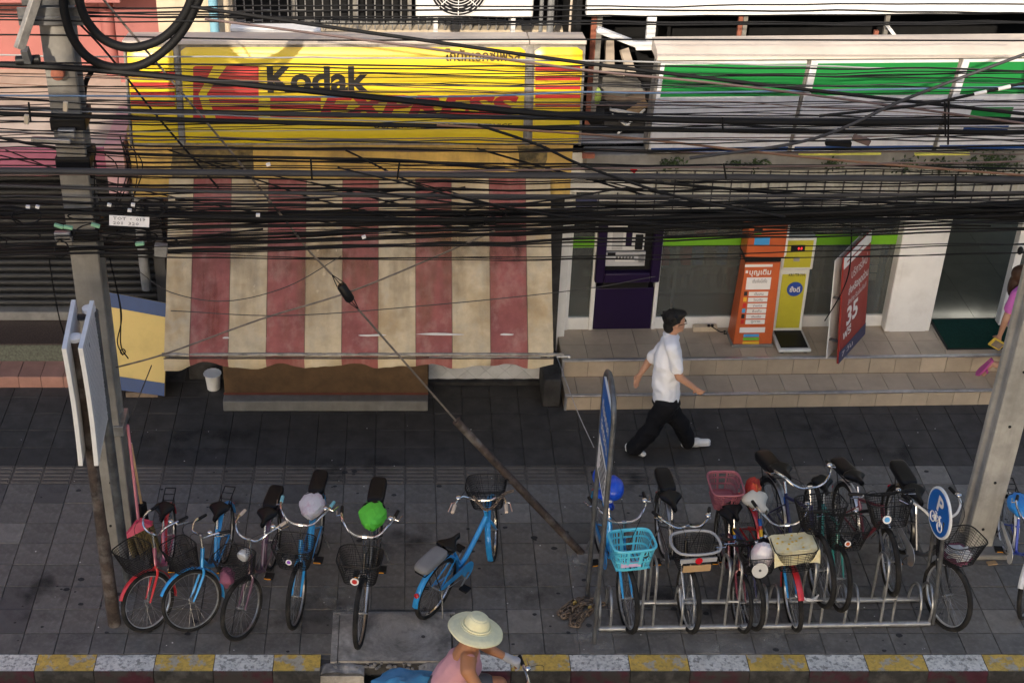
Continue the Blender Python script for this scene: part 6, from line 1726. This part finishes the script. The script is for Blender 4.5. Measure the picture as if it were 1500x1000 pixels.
bikes[13] = bicycle('black and red mountain bicycle with square basket turned to the right', (1303, 868), (1268, 704), steer=-10, lift=.24, basket='wire', frame='paint_maroon', fork='paint_gunmetal', style='mtb', fender=None, rfender='paint_silver', bars='flat', barmat='black_plastic', tw=.027, rim='paint_silver', pad=True, stickers=[(-.05, .1, .04, 'white_print', 'sky_print')], seatdz=.02)
bikes[14] = bicycle('black bicycle with silver chain guard behind the round parking sign', (1374, 912), (1345, 716), steer=14, frame='paint_gunmetal', fork='paint_black', fender=None, rfender='paint_black', basket='wire', pad=True, guard='paint_silver', barmat='paint_white', rim='paint_silver')
bikes[15] = bicycle('royal blue bicycle with white mudguard and blue saddle cover at the right edge', (1502, 898), (1497, 728), steer=-30, frame='paint_royal', fork='paint_royal', fender='paint_white', basket=None, cover='vinyl_sky', rim='paint_silver', guard='paint_white')

def sub(o, nm, m, root, **k): return o.build(nm, m, root, local=True, **k)
# helmet hung on the first rack bicycle
p = loc_of(bikes[7][0], (.2, 0, .86))
t = thing('blue_helmet', 'shiny blue child helmet resting on the saddle of the blue rack bicycle', 'helmet', p)
def hf(q, r): return Vector((r.x, r.y, max(r.z, -.045) * (1 + .06 * math.sin(q.x * 9))))
MB().ell(p + Vector((.02, -.02, .06)), (.10, .13, .11), 22, 14, fn=hf).build('shell', 'vinyl_blue', t)
MB().ell(p + Vector((-.07, .10, .10)), (.08, .08, .10), 16, 10).build('shell_back', 'vinyl_blue', t)
MB().ell(p + Vector((-.01, -.13, -.0)), (.02, .012, .018), 8, 6).build('buckle', 'white_print', t)
# things in the baskets
def in_basket(k, off, nm, lab, cat): 
    root, s, X, XB = bikes[k]
    c = WM[root.name] @ (XB @ Vector(off)); return thing(nm, lab, cat, c), c
t, c = in_basket(9, (.02, .06, .10), 'plastic_bag', 'white plastic bag in the basket of the navy bicycle', 'bag')
def bgf(p, q): return q * (1 + .16 * noise.noise(p * 3)) * (1 - .35 * max(0, p.z))
MB().ell(c + Vector((-.02, 0, .08)), (.10, .09, .17), 16, 12, fn=bgf).build('bag', 'bag_white', t)
t, c = in_basket(9, (.155, -.03, .10), 'shiny_disc', 'shiny round disc fixed to the front of the basket with the white bag', 'disc')
MB(Matrix.Translation(c) @ Matrix.Rotation(WM[bikes[9][0].name].to_euler().z, 4, 'Z') @ Matrix.Rotation(RAD(75), 4, 'Y')).lathe([(.012, 0), (.07, 0), (.07, .003), (.012, .003)], ID, 28, caps=False).build('disc_face', 'disc', t)
MB(Matrix.Translation(c) @ Matrix.Rotation(WM[bikes[9][0].name].to_euler().z, 4, 'Z') @ Matrix.Rotation(RAD(75), 4, 'Y')).lathe([(.012, -.004), (.012, .006)], ID, 12).build('disc_hub', 'mid_plastic', t)
t, c = in_basket(10, (0, 0, .245), 'basket_cloth', 'pale yellow spotted cloth covering the basket behind the red mudguard', 'cloth')
root, s, X, XB = bikes[10]; MX = WM[root.name] @ XB
def clf(u, v):
    a, b = (u - .5) * .34, (v - .5) * .42; dz = .245 - max(0, abs(b) - .17) * .5 + .012 * noise.noise(Vector((a * 9, b * 9, 2)))
    if u > .72: a = .22 * .34 * (1 + (u - .72)) ; dz -= (u - .72) * .5
    return MX @ Vector((a + .03, b, dz))
MB().sheet(clf, 14, 14, .004).build('cloth', 'cloth_print', t)
for k in range(12):
    u, v = rnd.uniform(.08, .65), rnd.uniform(.1, .9)
    q = clf(u, v); 
    pts = [clf(u + .035 * math.cos(a), v + .028 * math.sin(a)) + Vector((0, 0, .004)) for a in [i / 8 * 6.283 for i in range(8)]]
    MB().add(pts, [tuple(range(8))]).build('yellow_spot', 'band_yellow', t, smooth=False)
t, c = in_basket(3, (.125, -.03, .05), 'wine_cloth', 'wine coloured cloth sticking out of the basket of the purple bicycle', 'cloth')
MB().ell(c, (.06, .09, .075), 14, 9, fn=lambda p, q: q * (1 + .4 * noise.noise(p * 2.5))).build('cloth', 'cloth_wine', t)
t, c = in_basket(14, (.0, .02, .05), 'basket_litter', 'crumpled pale paper and leaves in the basket by the right pole', 'litter')
MB().ell(c, (.10, .10, .05), 16, 9, fn=lambda p, q: q * (1 + .6 * noise.noise(p * 3))).build('paper', 'trash', t, smooth=False)
MB().ell(c + Vector((0, .02, -.02)), (.12, .14, .03), 16, 7, fn=lambda p, q: q * (1 + .4 * noise.noise(p * 4))).build('leaves', 'cloth_wine', t, smooth=False)
# paint bands on the multicoloured and navy bicycles
for k, pts in ((10, [((.22, 0, .62), 'band_blue'), ((.26, 0, .52), 'band_yellow'), ((.3, 0, .46), 'paint_sky')]), (9, [((.27, 0, .62), 'band_yellow'), ((.30, 0, .55), 'band_blue')]), (11, [((.27, 0, .62), 'band_blue')])):
    root = bikes[k][0]; bbv = Vector((.44, 0, .27)); stv = Vector((.22, 0, .70)); d = (bbv - stv).normalized()
    for c_, m_ in pts:
        t0 = (Vector(c_) - stv).dot(d); a = stv + d * t0; MB().tube([a, a + d * .07], .0185, 10).build('paint_band', m_, root, local=True)
# red bag on the carrier behind the cream saddle
t = thing('red_bag', 'small red cloth bag hanging behind the wine red rear basket', 'bag', loc_of(bikes[10][0], (-.05, .05, .75)))
MB().ell(loc_of(bikes[10][0], (-.02, .05, .76)), (.07, .11, .13), 18, 12, fn=lambda p, q: q * (1 + .25 * noise.noise(p * 3) + .08 * noise.noise(p * 9))).build('bag', mat('bag_red', (.42, .03, .02), .7, dirt=((.6, .25, .05), .7, 12)), t)
# chains that lock bicycles
def lockchain(pts, lab, m='chain', r=.006):
    P_ = smoothpts(pts, 6); t = thing('lock_chain', lab, 'chain', P_[0]); acc = P_[0]; k = 0
    me = lock_mesh[m]
    for i in range(1, len(P_)):
        if (P_[i] - acc).length > .028:
            d = P_[i] - acc; M = frame_of((P_[i] + acc) / 2, d, (0, .3, 1)) @ Matrix.Rotation(RAD(20 if k % 2 else 100), 4, 'X') @ Matrix.Diagonal((.62, .62, .62, 1))
            inst(me, 'link', t, WM[t.name].inverted() @ M); acc = P_[i]; k += 1
    return t
lock_mesh = {'chain': lkm, 'white': mesh_of(lk, 'link', 'white_print')}
r6 = bikes[6]; hpos = loc_of(r6[0], (.74, 0, .96))
lockchain([hpos + Vector((-.10, 0, .02)), hpos + Vector((0, -.06, -.08)), hpos + Vector((.08, -.05, -.05)), hpos + Vector((.16, .02, .02)), hpos + Vector((.24, .05, .04))], 'grey chain looped round the handlebar of the bicycle by the guard tube')
f10 = loc_of(bikes[10][0], (1.06, 0, .33))
lockchain([f10 + Vector((-.02, -.10, .1)), f10 + Vector((.06, -.12, .08)), f10 + Vector((.13, -.08, .04)), f10 + Vector((.2, .0, .02))], 'white plastic chain locking the front wheel behind the spotted cloth', 'white')
# ================================================================= people
def cap(mb, p, q, r0, r1, n=12, sq=None):
    """tapered capsule, optionally squashed: sq=(axis vector, factor)"""
    p, q = Vector(p), Vector(q); d = (q - p); l = d.length; d.normalize()
    pts = []; rr = []
    for k in range(5): a = math.pi / 2 * k / 5; pts.append(p - d * r0 * math.cos(a)); rr.append(max(.15 * r0, r0 * math.sin(a)) if k else r0 * .15)
    for k in range(7): t = k / 6; pts.append(p.lerp(q, t)); rr.append(r0 + (r1 - r0) * t)
    for k in range(1, 6): a = math.pi / 2 * k / 5; pts.append(q + d * r1 * math.sin(a)); rr.append(max(.15 * r1, r1 * math.cos(a)))
    t = MB(); t.tube(pts, rr, n)
    if sq:
        ax = Vector(sq[0]).normalized(); c = (p + q) / 2
        t.v = [v - ax * ((v - c).dot(ax) * (1 - sq[1])) for v in t.v]
    mb.add(t.v, t.f)
def fuse(mb, name, m, parent, voxel=.009, smooth=6, disp=None):
    """one continuous skin from overlapping closed shapes"""
    me = bpy.data.meshes.new('tmp'); me.from_pydata([tuple(v) for v in mb.v], [], mb.f)
    o = bpy.data.objects.new('tmp', me); COL.objects.link(o)
    r = o.modifiers.new('r', 'REMESH'); r.mode = 'VOXEL'; r.voxel_size = voxel; r.adaptivity = 0
    s_ = o.modifiers.new('s', 'SMOOTH'); s_.factor = .5; s_.iterations = smooth
    dg = bpy.context.evaluated_depsgraph_get(); out = bpy.data.meshes.new_from_object(o.evaluated_get(dg))
    bpy.data.objects.remove(o); bpy.data.meshes.remove(me)
    if disp:
        for v in out.vertices: v.co += Vector(disp(v.co))
    out.transform(WM[parent.name].inverted()); out.name = name
    out.materials.clear(); out.materials.append(MATS[m] if isinstance(m, str) else m); out.shade_smooth()
    o = bpy.data.objects.new(name, out); COL.objects.link(o); o.parent = parent; WM[o.name] = WM[parent.name]
    return o
def hand(mb, w_, d, palm_n, curl=.5, side=1, sz=1.):
    """palm, four fingers with two bends and a thumb; d = pointing direction, palm_n = palm normal"""
    d = Vector(d).normalized(); n = (Vector(palm_n) - d * Vector(palm_n).dot(d)).normalized(); s_ = d.cross(n) * side
    w_ = Vector(w_)
    cap(mb, w_ + d * .01, w_ + d * .075 * sz, .028 * sz, .036 * sz, sq=(n, .55))
    for k, (o_, l) in enumerate(((-.028, .068), (-.0095, .078), (.0095, .073), (.028, .056))):
        b = w_ + d * .09 * sz + s_ * o_ * sz; a1 = curl * .6; a2 = curl * 1.5
        d1 = d * math.cos(a1) + n * math.sin(a1); d2 = d * math.cos(a2) + n * math.sin(a2)
        m_ = b + d1 * l * .55 * sz; cap(mb, b - d * .02, m_, .0092 * sz, .0085 * sz, 8); cap(mb, m_, m_ + d2 * l * .5 * sz, .0085 * sz, .007 * sz, 8)
    b = w_ + d * .03 * sz - s_ * .03 * sz
    t1 = (d * .6 - s_ * .7 + n * .35).normalized(); cap(mb, b, b + t1 * .04 * sz, .012 * sz, .010 * sz, 8); cap(mb, b + t1 * .04 * sz, b + t1 * .04 * sz + (d * .8 + n * .5).normalized() * .03 * sz, .010 * sz, .008 * sz, 8)
def head(mb, c, fwd, r=1.):
    """skull, jaw, nose, ears; c = head centre"""
    f = Vector(fwd).normalized(); u = Vector((0, 0, 1)); u = (u - f * u.dot(f)).normalized(); l = u.cross(f)
    Mh = Matrix((f, l, u)).transposed().to_4x4(); Mh.translation = Vector(c)
    def e(p, rr, nu=16, nv=10): mb.ell(Mh @ Vector(p), [q * r for q in rr], nu, nv, Mh.to_3x3().to_4x4())
    e((-.012, 0, .02), (.098, .078, .098)); e((.03, 0, -.05), (.062, .056, .065)); e((.085, 0, -.02), (.018, .012, .022), 8, 6); e((.075, 0, .0), (.02, .045, .02), 10, 6)
    e((.082, 0, -.058), (.014, .024, .012), 8, 6); e((.072, 0, -.095), (.02, .024, .018), 8, 6)
    for s_ in (1, -1): e((-.005, s_ * .078, -.01), (.02, .010, .032), 8, 6)
    return Mh
def eyes(Mh, parent, r=1.):
    for s_ in (1, -1):
        MB(Mh).ell((.076 * r, s_ * .03 * r, .006 * r), (.012 * r, .014 * r, .008 * r), 10, 6).build('eye', 'white_print', parent)
        MB(Mh).ell((.085 * r, s_ * .03 * r, .006 * r), (.005 * r, .006 * r, .006 * r), 8, 6).build('pupil', 'hair', parent)
        MB(Mh).tube([(.083 * r, s_ * .015 * r, .026 * r), (.086 * r, s_ * .03 * r, .031 * r), (.076 * r, s_ * .048 * r, .025 * r)], .004 * r, 5).build('eyebrow', 'hair', parent)

# ---- walking man
yn, yf, ym = 2.80, 3.0, 2.90
WP = lambda x, y, Y: W(x, y, Y)
man = thing('person', 'man in white short sleeved shirt and black trousers walking to the right', 'person', W(970, 668, ym))
hc = W(990, 471, ym); nk = W(983, 494, ym); shn, shf = W(984, 509, 2.74), W(970, 509, 3.06)
eln, wrn = W(995, 552, 2.70), W(1017, 568, 2.72); elf, wrf = W(950, 530, 3.12), W(939, 546, 3.10)
hpn, hpf = W(975, 592, 2.81), W(976, 592, 2.98); knn, ann = W(955, 628, 2.80), W(929, 656, 2.83); knf, anf = W(997, 620, 2.96), W(1007, 645, 2.97)
pel = (hpn + hpf) / 2; ch = W(978, 528, ym)
b = MB()
Mh = head(b, hc, (1, .1, -.05), 1.0)
cap(b, hc + Vector((-.02, 0, -.06)), nk, .052, .056); cap(b, nk, ch, .07, .13); cap(b, ch, pel, .14, .13, sq=((1, 0, 0), .8))
for s_, e_, w2 in ((shn, eln, wrn), (shf, elf, wrf)):
    cap(b, nk.lerp(s_, .6), s_, .06, .058); cap(b, s_, e_, .052, .042); cap(b, e_, w2, .041, .028)
for h2, k2, a2 in ((hpn, knn, ann), (hpf, knf, anf)): cap(b, h2, k2, .085, .058); cap(b, k2, a2, .056, .038)
hand(b, wrn, (wrn - eln).normalized() + Vector((.1, 0, -.1)), (0, 1, .2), .7, 1); hand(b, wrf, (wrf - elf).normalized() + Vector((0, 0, -.3)), (.3, -1, 0), .6, -1)
fuse(b, 'body', 'skin', man, .008, 5)
eyes(Mh, man)
hb_ = MB()
def hsh(p, q): return q * (1 + .10 * noise.noise(p * 3.5) + .05 * noise.noise(p * 9))
hb_.ell(hc + Vector((-.032, 0, .04)), (.102, .088, .092), 20, 14, fn=hsh); hb_.ell(hc + Vector((-.065, 0, -.045)), (.055, .078, .075), 16, 10, fn=hsh); hb_.ell(hc + Vector((.035, 0, .092)), (.062, .065, .034), 14, 8, fn=hsh)
for i in range(26):
    a = rnd.random() * 6.28; e_ = rnd.uniform(.2, 1.3); dv_ = Vector((math.cos(a) * math.cos(e_), math.sin(a) * math.cos(e_), math.sin(e_))); cap(hb_, hc + Vector((-.035, 0, .03)) + dv_ * .07, hc + Vector((-.04, 0, .03)) + dv_ * .11 + Vector((0, 0, -.01)), .02, .012, 7)
fuse(hb_, 'hair', 'hair', man, .009, 3)
# glasses
MB(Mh).tube([(.095, .052, .008), (.1, .0, .012), (.095, -.052, .008), (.0, -.086, .008)], .003, 5).build('glasses', 'black_plastic', man)
sh = MB()
cap(sh, nk + Vector((-.01, 0, .005)), ch, .075, .155); cap(sh, ch, pel + Vector((-.01, 0, .16)), .152, .155, sq=((1, 0, 0), .85)); cap(sh, ch + Vector((-.01, 0, -.1)), pel + Vector((-.01, 0, .10)), .148, .16, sq=((1, 0, 0), .86))
for s_, e_ in ((shn, eln), (shf, elf)):
    cap(sh, nk.lerp(s_, .4), s_, .07, .064); cap(sh, s_, s_.lerp(e_, .72), .062, .066)
def shd(c): return (.016 * noise.noise(Vector((c.x * 6, c.y * 6, c.z * 9 + c.x * 8))) + .010 * abs(noise.noise(c * 15)), .020 * noise.noise(Vector((c.x * 7 + c.z * 5, c.y * 5, c.z * 7))) + .010 * noise.noise(c * 17), 0)
so2 = fuse(sh, 'shirt', 'shirt_white', man, .011, 5, shd)
MB().tube([nk + Vector((.072 * math.cos(a) - .0, .07 * math.sin(a), .022 + .016 * math.cos(a) * -1)) for a in [k / 14 * 6.283 for k in range(14)]], .013, 7, closed=True).build('collar', 'shirt_white', man)
tr = MB()
cap(tr, pel + Vector((0, 0, .08)), pel + Vector((0, 0, -.06)), .14, .148, sq=((1, 0, 0), .85))
for h2, k2, a2, r_ in ((hpn, knn, ann, 1), (hpf, knf, anf, 1)): cap(tr, h2, k2, .112, .092); cap(tr, k2, a2 + Vector((0, 0, .0)), .092, .086)
fuse(tr, 'trousers', 'trouser_black', man, .011, 4, lambda c: (.02 * noise.noise(c * 7) + .010 * noise.noise(Vector((c.x * 6, c.y * 6, c.z * 22))), .02 * noise.noise(c * 8 + Vector((2, 0, 0))) + .01 * noise.noise(Vector((c.x * 9, c.y * 6, c.z * 20))), 0))
MB().tube([pel + Vector((.125 * math.cos(a), .145 * math.sin(a), .035)) for a in [k / 20 * 6.283 for k in range(20)]], .018, 6, closed=True).build('belt', 'black_plastic', man)
def shoe(heel, toe, m, parent, nm='shoe', wd=.045):
    heel, toe = Vector(heel), Vector(toe); q = MB(); d = (toe - heel).normalized()
    cap(q, heel + Vector((0, 0, .045)), heel.lerp(toe, .45) + Vector((0, 0, .045)), .045, .048); cap(q, heel.lerp(toe, .4) + Vector((0, 0, .035)), toe - d * .04 + Vector((0, 0, .028)), .046, .032)
    cap(q, heel + Vector((0, 0, .018)), toe - d * .04 + Vector((0, 0, .014)), .040, .036, sq=((0, 0, 1), .4))
    return fuse(q, nm, m, parent, .008, 4)
a_, b_ = G(921, 661, .03), G(947, 670, .0); shoe(a_ - Vector((0, 0, .03)) + Vector((0, 0, .045)), b_, 'shoe_white', man)
a_, b_ = G(1003, 655, .0), G(1034, 650, .06); b_ = a_ + (b_ - a_).normalized() * .27; shoe(a_, b_, 'shoe_white', man)

# ---- cyclist at the kerb
cyc = thing('person', 'cyclist in wide straw hat, pink tank top and grey gloves riding past the kerb', 'person', (0.4, -1.05, -.16))
H = W(698, 917, -1.05)
hc = H + Vector((.005, 0, -.055)); nk = H + Vector((-.05, 0, -.20)); shn, shf = H + Vector((-.065, -.185, -.27)), H + Vector((-.04, .185, -.27))
hnf = W(752, 967, -.80); hnn = Vector((hnf.x - .0, -1.32, hnf.z - .02))
pel = H + Vector((-.24, 0, -.70)); ch = H + Vector((-.10, 0, -.40))
elf = shf.lerp(hnf, .52) + Vector((-.02, .05, -.05)); eln = shn.lerp(hnn, .5) + Vector((-.05, -.06, -.07))
knf, knn = H + Vector((.20, .11, -.70)), H + Vector((.10, -.12, -.88)); anf, ann = H + Vector((.10, .11, -1.12)), H + Vector((.0, -.12, -1.28))
b = MB(); Mh = head(b, hc + Vector((0, 0, -.03)), (1, 0, -.15))
cap(b, hc + Vector((-.02, 0, -.08)), nk, .055, .06); cap(b, nk, ch, .08, .13); cap(b, ch, pel, .135, .14)
for s_, e_, w2, sd in ((shn, eln, hnn, 1), (shf, elf, hnf, -1)):
    cap(b, nk.lerp(s_, .5), s_, .065, .06); cap(b, s_, e_, .054, .042); d = (w2 - e_).normalized(); wr = w2 - d * .06; cap(b, e_, wr, .042, .029); hand(b, wr, d, (0, 0, -1), 1.3, sd)
for h2, k2, a2 in ((pel + Vector((.02, .09, 0)), knf, anf), (pel + Vector((.02, -.09, 0)), knn, ann)):
    cap(b, h2, k2, .09, .06); cap(b, k2, a2, .058, .038); cap(b, a2 + Vector((-.03, 0, -.04)), a2 + Vector((.16, 0, -.06)), .036, .03)
fuse(b, 'body', 'skin_tan', cyc, .009, 5); eyes(Mh, cyc)
tk = MB(); cap(tk, nk + Vector((-.01, 0, -.09)), ch, .095, .142); cap(tk, ch, pel + Vector((0, 0, .02)), .148, .155)
for s_ in (shn, shf): cap(tk, nk.lerp(s_, .55) + Vector((0, 0, .012)), ch.lerp(s_, .3), .05, .09)
fuse(tk, 'tank_top', 'top_pink', cyc, .011, 5, lambda c: (.018 * noise.noise(Vector((c.x * 9, c.y * 9, c.z * 5))), .018 * noise.noise(c * 9), .008 * noise.noise(c * 14)))
st_ = MB(); cap(st_, pel + Vector((0, 0, .05)), pel, .145, .15)
for h2, k2 in ((pel + Vector((.02, .09, 0)), knf), (pel + Vector((.02, -.09, 0)), knn)): cap(st_, h2, h2.lerp(k2, .72), .112, .09)
fuse(st_, 'shorts', 'mid_plastic', cyc, .012, 4)
for w2, e_, sd in ((hnf, elf, -1), (hnn, eln, 1)):
    g_ = MB(); d = (w2 - e_).normalized(); wr = w2 - d * .06; cap(g_, wr - d * .02, wr + d * .02, .034, .036); cap(g_, wr, wr + d * .08, .036, .046, sq=((0, 0, 1), .7)); hand(g_, wr, d, (0, 0, -1), 1.3, sd, 1.12)
    fuse(g_, 'glove', 'glove', cyc, .008, 3)
# straw hat: wide brim, tilted a little
Mhat = Matrix.Translation(H) @ Matrix.Rotation(RAD(12), 4, 'Y') @ Matrix.Rotation(RAD(-6), 4, 'X')
hat = thing('straw_hat', 'wide pale straw hat worn by the cyclist at the kerb', 'hat', H)
cr = MB(Mhat)
prof = [(.212, -.035), (.209, -.028), (.175, -.008), (.125, .004), (.1, .012), (.094, .045), (.082, .08), (.055, .1), (.004, .106)]
pr2 = []
for i in range(len(prof) - 1):
    for j in range(4): t_ = j / 4; pr2.append((prof[i][0] + (prof[i + 1][0] - prof[i][0]) * t_, prof[i][1] + (prof[i + 1][1] - prof[i][1]) * t_ + (.0022 if j % 2 else -.0012)))
prof = pr2 + [prof[-1]]
cr.lathe(prof + [(.004, .098), (.052, .092), (.077, .073), (.088, .04), (.095, .005), (.125, -.006), (.175, -.018), (.209, -.038)], ID, 40, caps=False)
cr.v = [p + Vector((0, 0, .006 * noise.noise(p * 9) + .012 * math.sin(4 * math.atan2(p.y, p.x)) * (p.x ** 2 + p.y ** 2) * 6)) for p in cr.v]
cr.build('crown_and_brim', 'straw', hat)
MB(Mhat).tube([(.107 * math.cos(a), .107 * math.sin(a), .016) for a in [k / 30 * 6.283 for k in range(30)]], .008, 6, closed=True).build('hat_band', 'straw', hat)
sB = 1.0
fcx = hnf.x - .70 * sB + 1.06 * sB
cb, s_c, X_c, XB_c = bicycle('grey bicycle ridden past the kerb by the cyclist in the straw hat', (fcx, -1.05, -.16), None, head=0, scale=sB, steer=0, frame='paint_gunmetal', fork='chrome', bars='flat', barmat='chrome', basket=None, pad=False, rim='paint_silver', ground=-.16)
cb['group'] = 'bicycles on the road'
p = WM[cb.name] @ Vector((-.2, 0, .80))
tb = thing('blue_sack', 'blue plastic sack tied on the carrier behind the cyclist', 'sack', p)
MB().ell(p + Vector((.06, .0, .02)), (.27, .2, .14), 24, 14, fn=lambda a, q: q * (1 + .28 * noise.noise(a * 2.3) + .1 * noise.noise(a * 6))).build('sack', 'blue_plastic', tb)

# ---- woman going past the steps at the right edge
wo = thing('person', 'person in bright pink top and sandals carrying a yellow wallet behind the right pole', 'person', W(1510, 585, 3.85))
yy = 3.88
hc = W(1500, 405, yy); nk = W(1500, 422, yy); shn, shf = W(1489, 432, yy - .17), W(1500, 432, yy + .17); eln, wrn = W(1473, 468, yy - .22), W(1465, 490, yy - .18)
elf, wrf = W(1515, 470, yy + .22), W(1535, 488, yy + .15)
pel = W(1497, 502, yy); ch = W(1498, 455, yy)
knf = W(1510, 540, yy + .08); anf = knf + Vector((.02, 0, 0)); anf.z = .27; knn = W(1502, 543, yy - .08); ann = W(1456, 533, yy - .06)
b = MB(); Mh = head(b, hc, (1, .2, 0), .95)
cap(b, hc + Vector((-.02, 0, -.06)), nk, .045, .05); cap(b, nk, ch, .065, .11); cap(b, ch, pel, .115, .13)
for s_, e_, w2, sd in ((shn, eln, wrn, 1), (shf, elf, wrf, -1)):
    cap(b, nk.lerp(s_, .5), s_, .055, .05); cap(b, s_, e_, .045, .037); cap(b, e_, w2, .036, .025); hand(b, w2, (w2 - e_), (.3, 1, 0), .9, sd, .92)
for h2, k2, a2 in ((pel + Vector((0, .08, 0)), knf, anf), (pel + Vector((0, -.08, 0)), knn, ann)): cap(b, h2, k2, .085, .056); cap(b, k2, a2, .054, .034)
td = Vector((-.55, 0, -.83)); cap(b, ann + Vector((-.03, 0, .02)), ann + td * .15, .034, .028); cap(b, anf + Vector((-.05, 0, -.05)), anf + Vector((.13, 0, -.06)), .034, .028)
fuse(b, 'body', 'skin', wo, .009, 5); eyes(Mh, wo, .95)
hr = MB(); hr.ell(hc + Vector((-.03, 0, .03)), (.105, .092, .10), 18, 12, fn=hsh); hr.ell(hc + Vector((-.09, 0, -.10)), (.05, .07, .13), 14, 10, fn=hsh); fuse(hr, 'hair', mat('hair_brown', (.05, .025, .015), .5), wo, .01, 3)
tp_ = MB(); cap(tp_, nk + Vector((0, 0, -.03)), ch, .085, .13); cap(tp_, ch, pel + Vector((0, 0, .04)), .135, .15)
for s_, e_ in ((shn, eln), (shf, elf)): cap(tp_, nk.lerp(s_, .5), s_, .065, .062); cap(tp_, s_, s_.lerp(e_, .55), .06, .062)
fuse(tp_, 'top', 'magenta_cloth', wo, .011, 5, lambda c: (.008 * noise.noise(c * 10), .008 * noise.noise(c * 9), 0))
st_ = MB(); cap(st_, pel + Vector((0, 0, .03)), pel, .14, .145)
for h2, k2 in ((pel + Vector((0, .08, 0)), knf), (pel + Vector((0, -.08, 0)), knn)): cap(st_, h2, h2.lerp(k2, .7), .105, .085)
fuse(st_, 'shorts', 'trouser_black', wo, .012, 4)
def sandal(a, d, n, nm='sandal'):
    d = Vector(d).normalized(); n = Vector(n).normalized(); s_ = d.cross(n); m = MB()
    poly = [(-.06, -.03), (.0, -.032), (.1, -.042), (.16, -.035), (.185, 0), (.16, .035), (.1, .042), (0, .032), (-.06, .03)]
    M = Matrix((d, s_, n)).transposed().to_4x4(); M.translation = a
    m.prism(poly, -.028, -.004, M); o = m.build(nm, 'sandal', wo, bev=.004)
    MB(M).tube(smoothpts([(.06, -.042, 0), (.08, -.035, .03), (.09, 0, .045), (.08, .035, .03), (.06, .042, 0)], 4), .014, 6).build('sandal_strap', 'sandal', o)
sandal(ann + Vector((-.045, 0, .0)), td, Vector((.83, 0, -.55)))
sandal(anf + Vector((0, 0, -.055)), (1, 0, 0), (0, 0, 1))
wl_ = thing('wallet', 'yellow wallet held in the hand of the person in pink', 'wallet', wrn + Vector((-.02, 0, -.12)))
MB(Matrix.Translation(wrn + Vector((-.02, -.02, -.10))) @ Matrix.Rotation(RAD(35), 4, 'Y') @ Matrix.Rotation(RAD(15), 4, 'Z')).mm(-.09, .09, -.012, .012, -.05, .05).build('cover', mat('wallet_yellow', (.6, .42, .04), .5), wl_, bev=.006)
MB(Matrix.Translation(wrn + Vector((-.02, -.02, -.10))) @ Matrix.Rotation(RAD(35), 4, 'Y') @ Matrix.Rotation(RAD(15), 4, 'Z')).mm(-.07, .07, -.016, -.0125, -.035, .035).build('card', 'old_wood', wl_)

# ================================================================= small litter on the pavement
k = 0
for px, py, c_, d, lab in ((1453, 824, 'white_print', (.09, .05, .012), 'flattened pale carton beside the right pole'), (1020, 472, None, None, None)):
    if c_: MB().box(G(px, py, .007), d, Matrix.Rotation(.2, 3, 'Z')).build('carton', 'cardboard', label=lab, cat='litter', bev=.002)
gum = MB()
for i in range(150):
    x, y = rnd.uniform(-3.6, 6), rnd.uniform(.05, 2.6); r_ = .006 + .016 * rnd.random() ** 2
    if SL[0] < x < SL[1] and y < SL[2]: continue
    n_ = 7; pts = [(x + r_ * (1 + .4 * rnd.random()) * math.cos(a / n_ * 6.283) * 1.3, y + r_ * (1 + .4 * rnd.random()) * math.sin(a / n_ * 6.283), .0065) for a in range(n_)]
    gum.add(pts, [tuple(range(n_))])
gum.build('gum_spots', mat('gum', (.045, .043, .042), .85, var=.2), kind='stuff', smooth=False, label='dark trodden gum spots scattered over the paving')
bit_ = MB()
for i in range(120):
    x, y = rnd.uniform(-4, 6), rnd.uniform(.0, 3.5); s_ = .003 + .006 * rnd.random()
    bit_.ell((x, y, .006), (s_, s_ * .8, .003), 5, 3)
bit_.build('pale_specks', 'trash', kind='stuff', smooth=False, label='tiny pale crumbs and scraps on the paving')

# stains soaked into the paving, worn pale patches round the post feet
def ground_stain(px, py, wx, wy, m, z, lab=None, rot=0.):
    c = G(px, py); q = MB(); n = 14
    q.grid(lambda u, v: Vector((c.x + ((u - .5) * math.cos(rot) * wx - (v - .5) * math.sin(rot) * wy), c.y + ((u - .5) * math.sin(rot) * wx + (v - .5) * math.cos(rot) * wy), z)), n, n)
    o = q.build('pavement_stain', m, pav); a_ = o.data.attributes.new('fade', 'FLOAT', 'POINT')
    for j in range(n + 1):
        for i in range(n + 1):
            d = math.hypot(i / n - .5, j / n - .5) * 2; a_.data[j * (n + 1) + i].value = max(0., min(1., (1 - d) * 1.8))
sd = stain_mat('stain_ground', (.03, .028, .026), 5, .6, (1, 1, 1)); sp = stain_mat('stain_cement', (.36, .34, .3), 6, .85, (1, 1, 1))
for i, (px, py, wx, wy, m) in enumerate(((460, 890, .7, .6, sd), (350, 745, .5, .35, sd), (390, 930, .9, .4, sd), (70, 870, .8, .6, sd), (700, 930, .5, .4, sd), (600, 790, .6, .5, sd), (1180, 800, 1.2, .6, sd), (1420, 950, .7, .35, sd),
        (500, 690, 1.0, .5, sd), (1000, 880, .9, .5, sd), (880, 938, .5, .4, sp), (845, 822, .45, .35, sp), (505, 900, .3, .9, sp), (640, 545, .3, .2, sp), (1100, 940, 1.4, .3, sp), (180, 900, .5, .4, sp), (760, 860, .6, .5, sd), (280, 650, 1.4, .5, sd), (1240, 640, 1.5, .5, sd), (900, 700, .9, .4, sd))):
    ground_stain(px, py, wx * 1.25, wy * 1.25, m, .0062 + i * .0003, rot=rnd.uniform(-.5, .5))
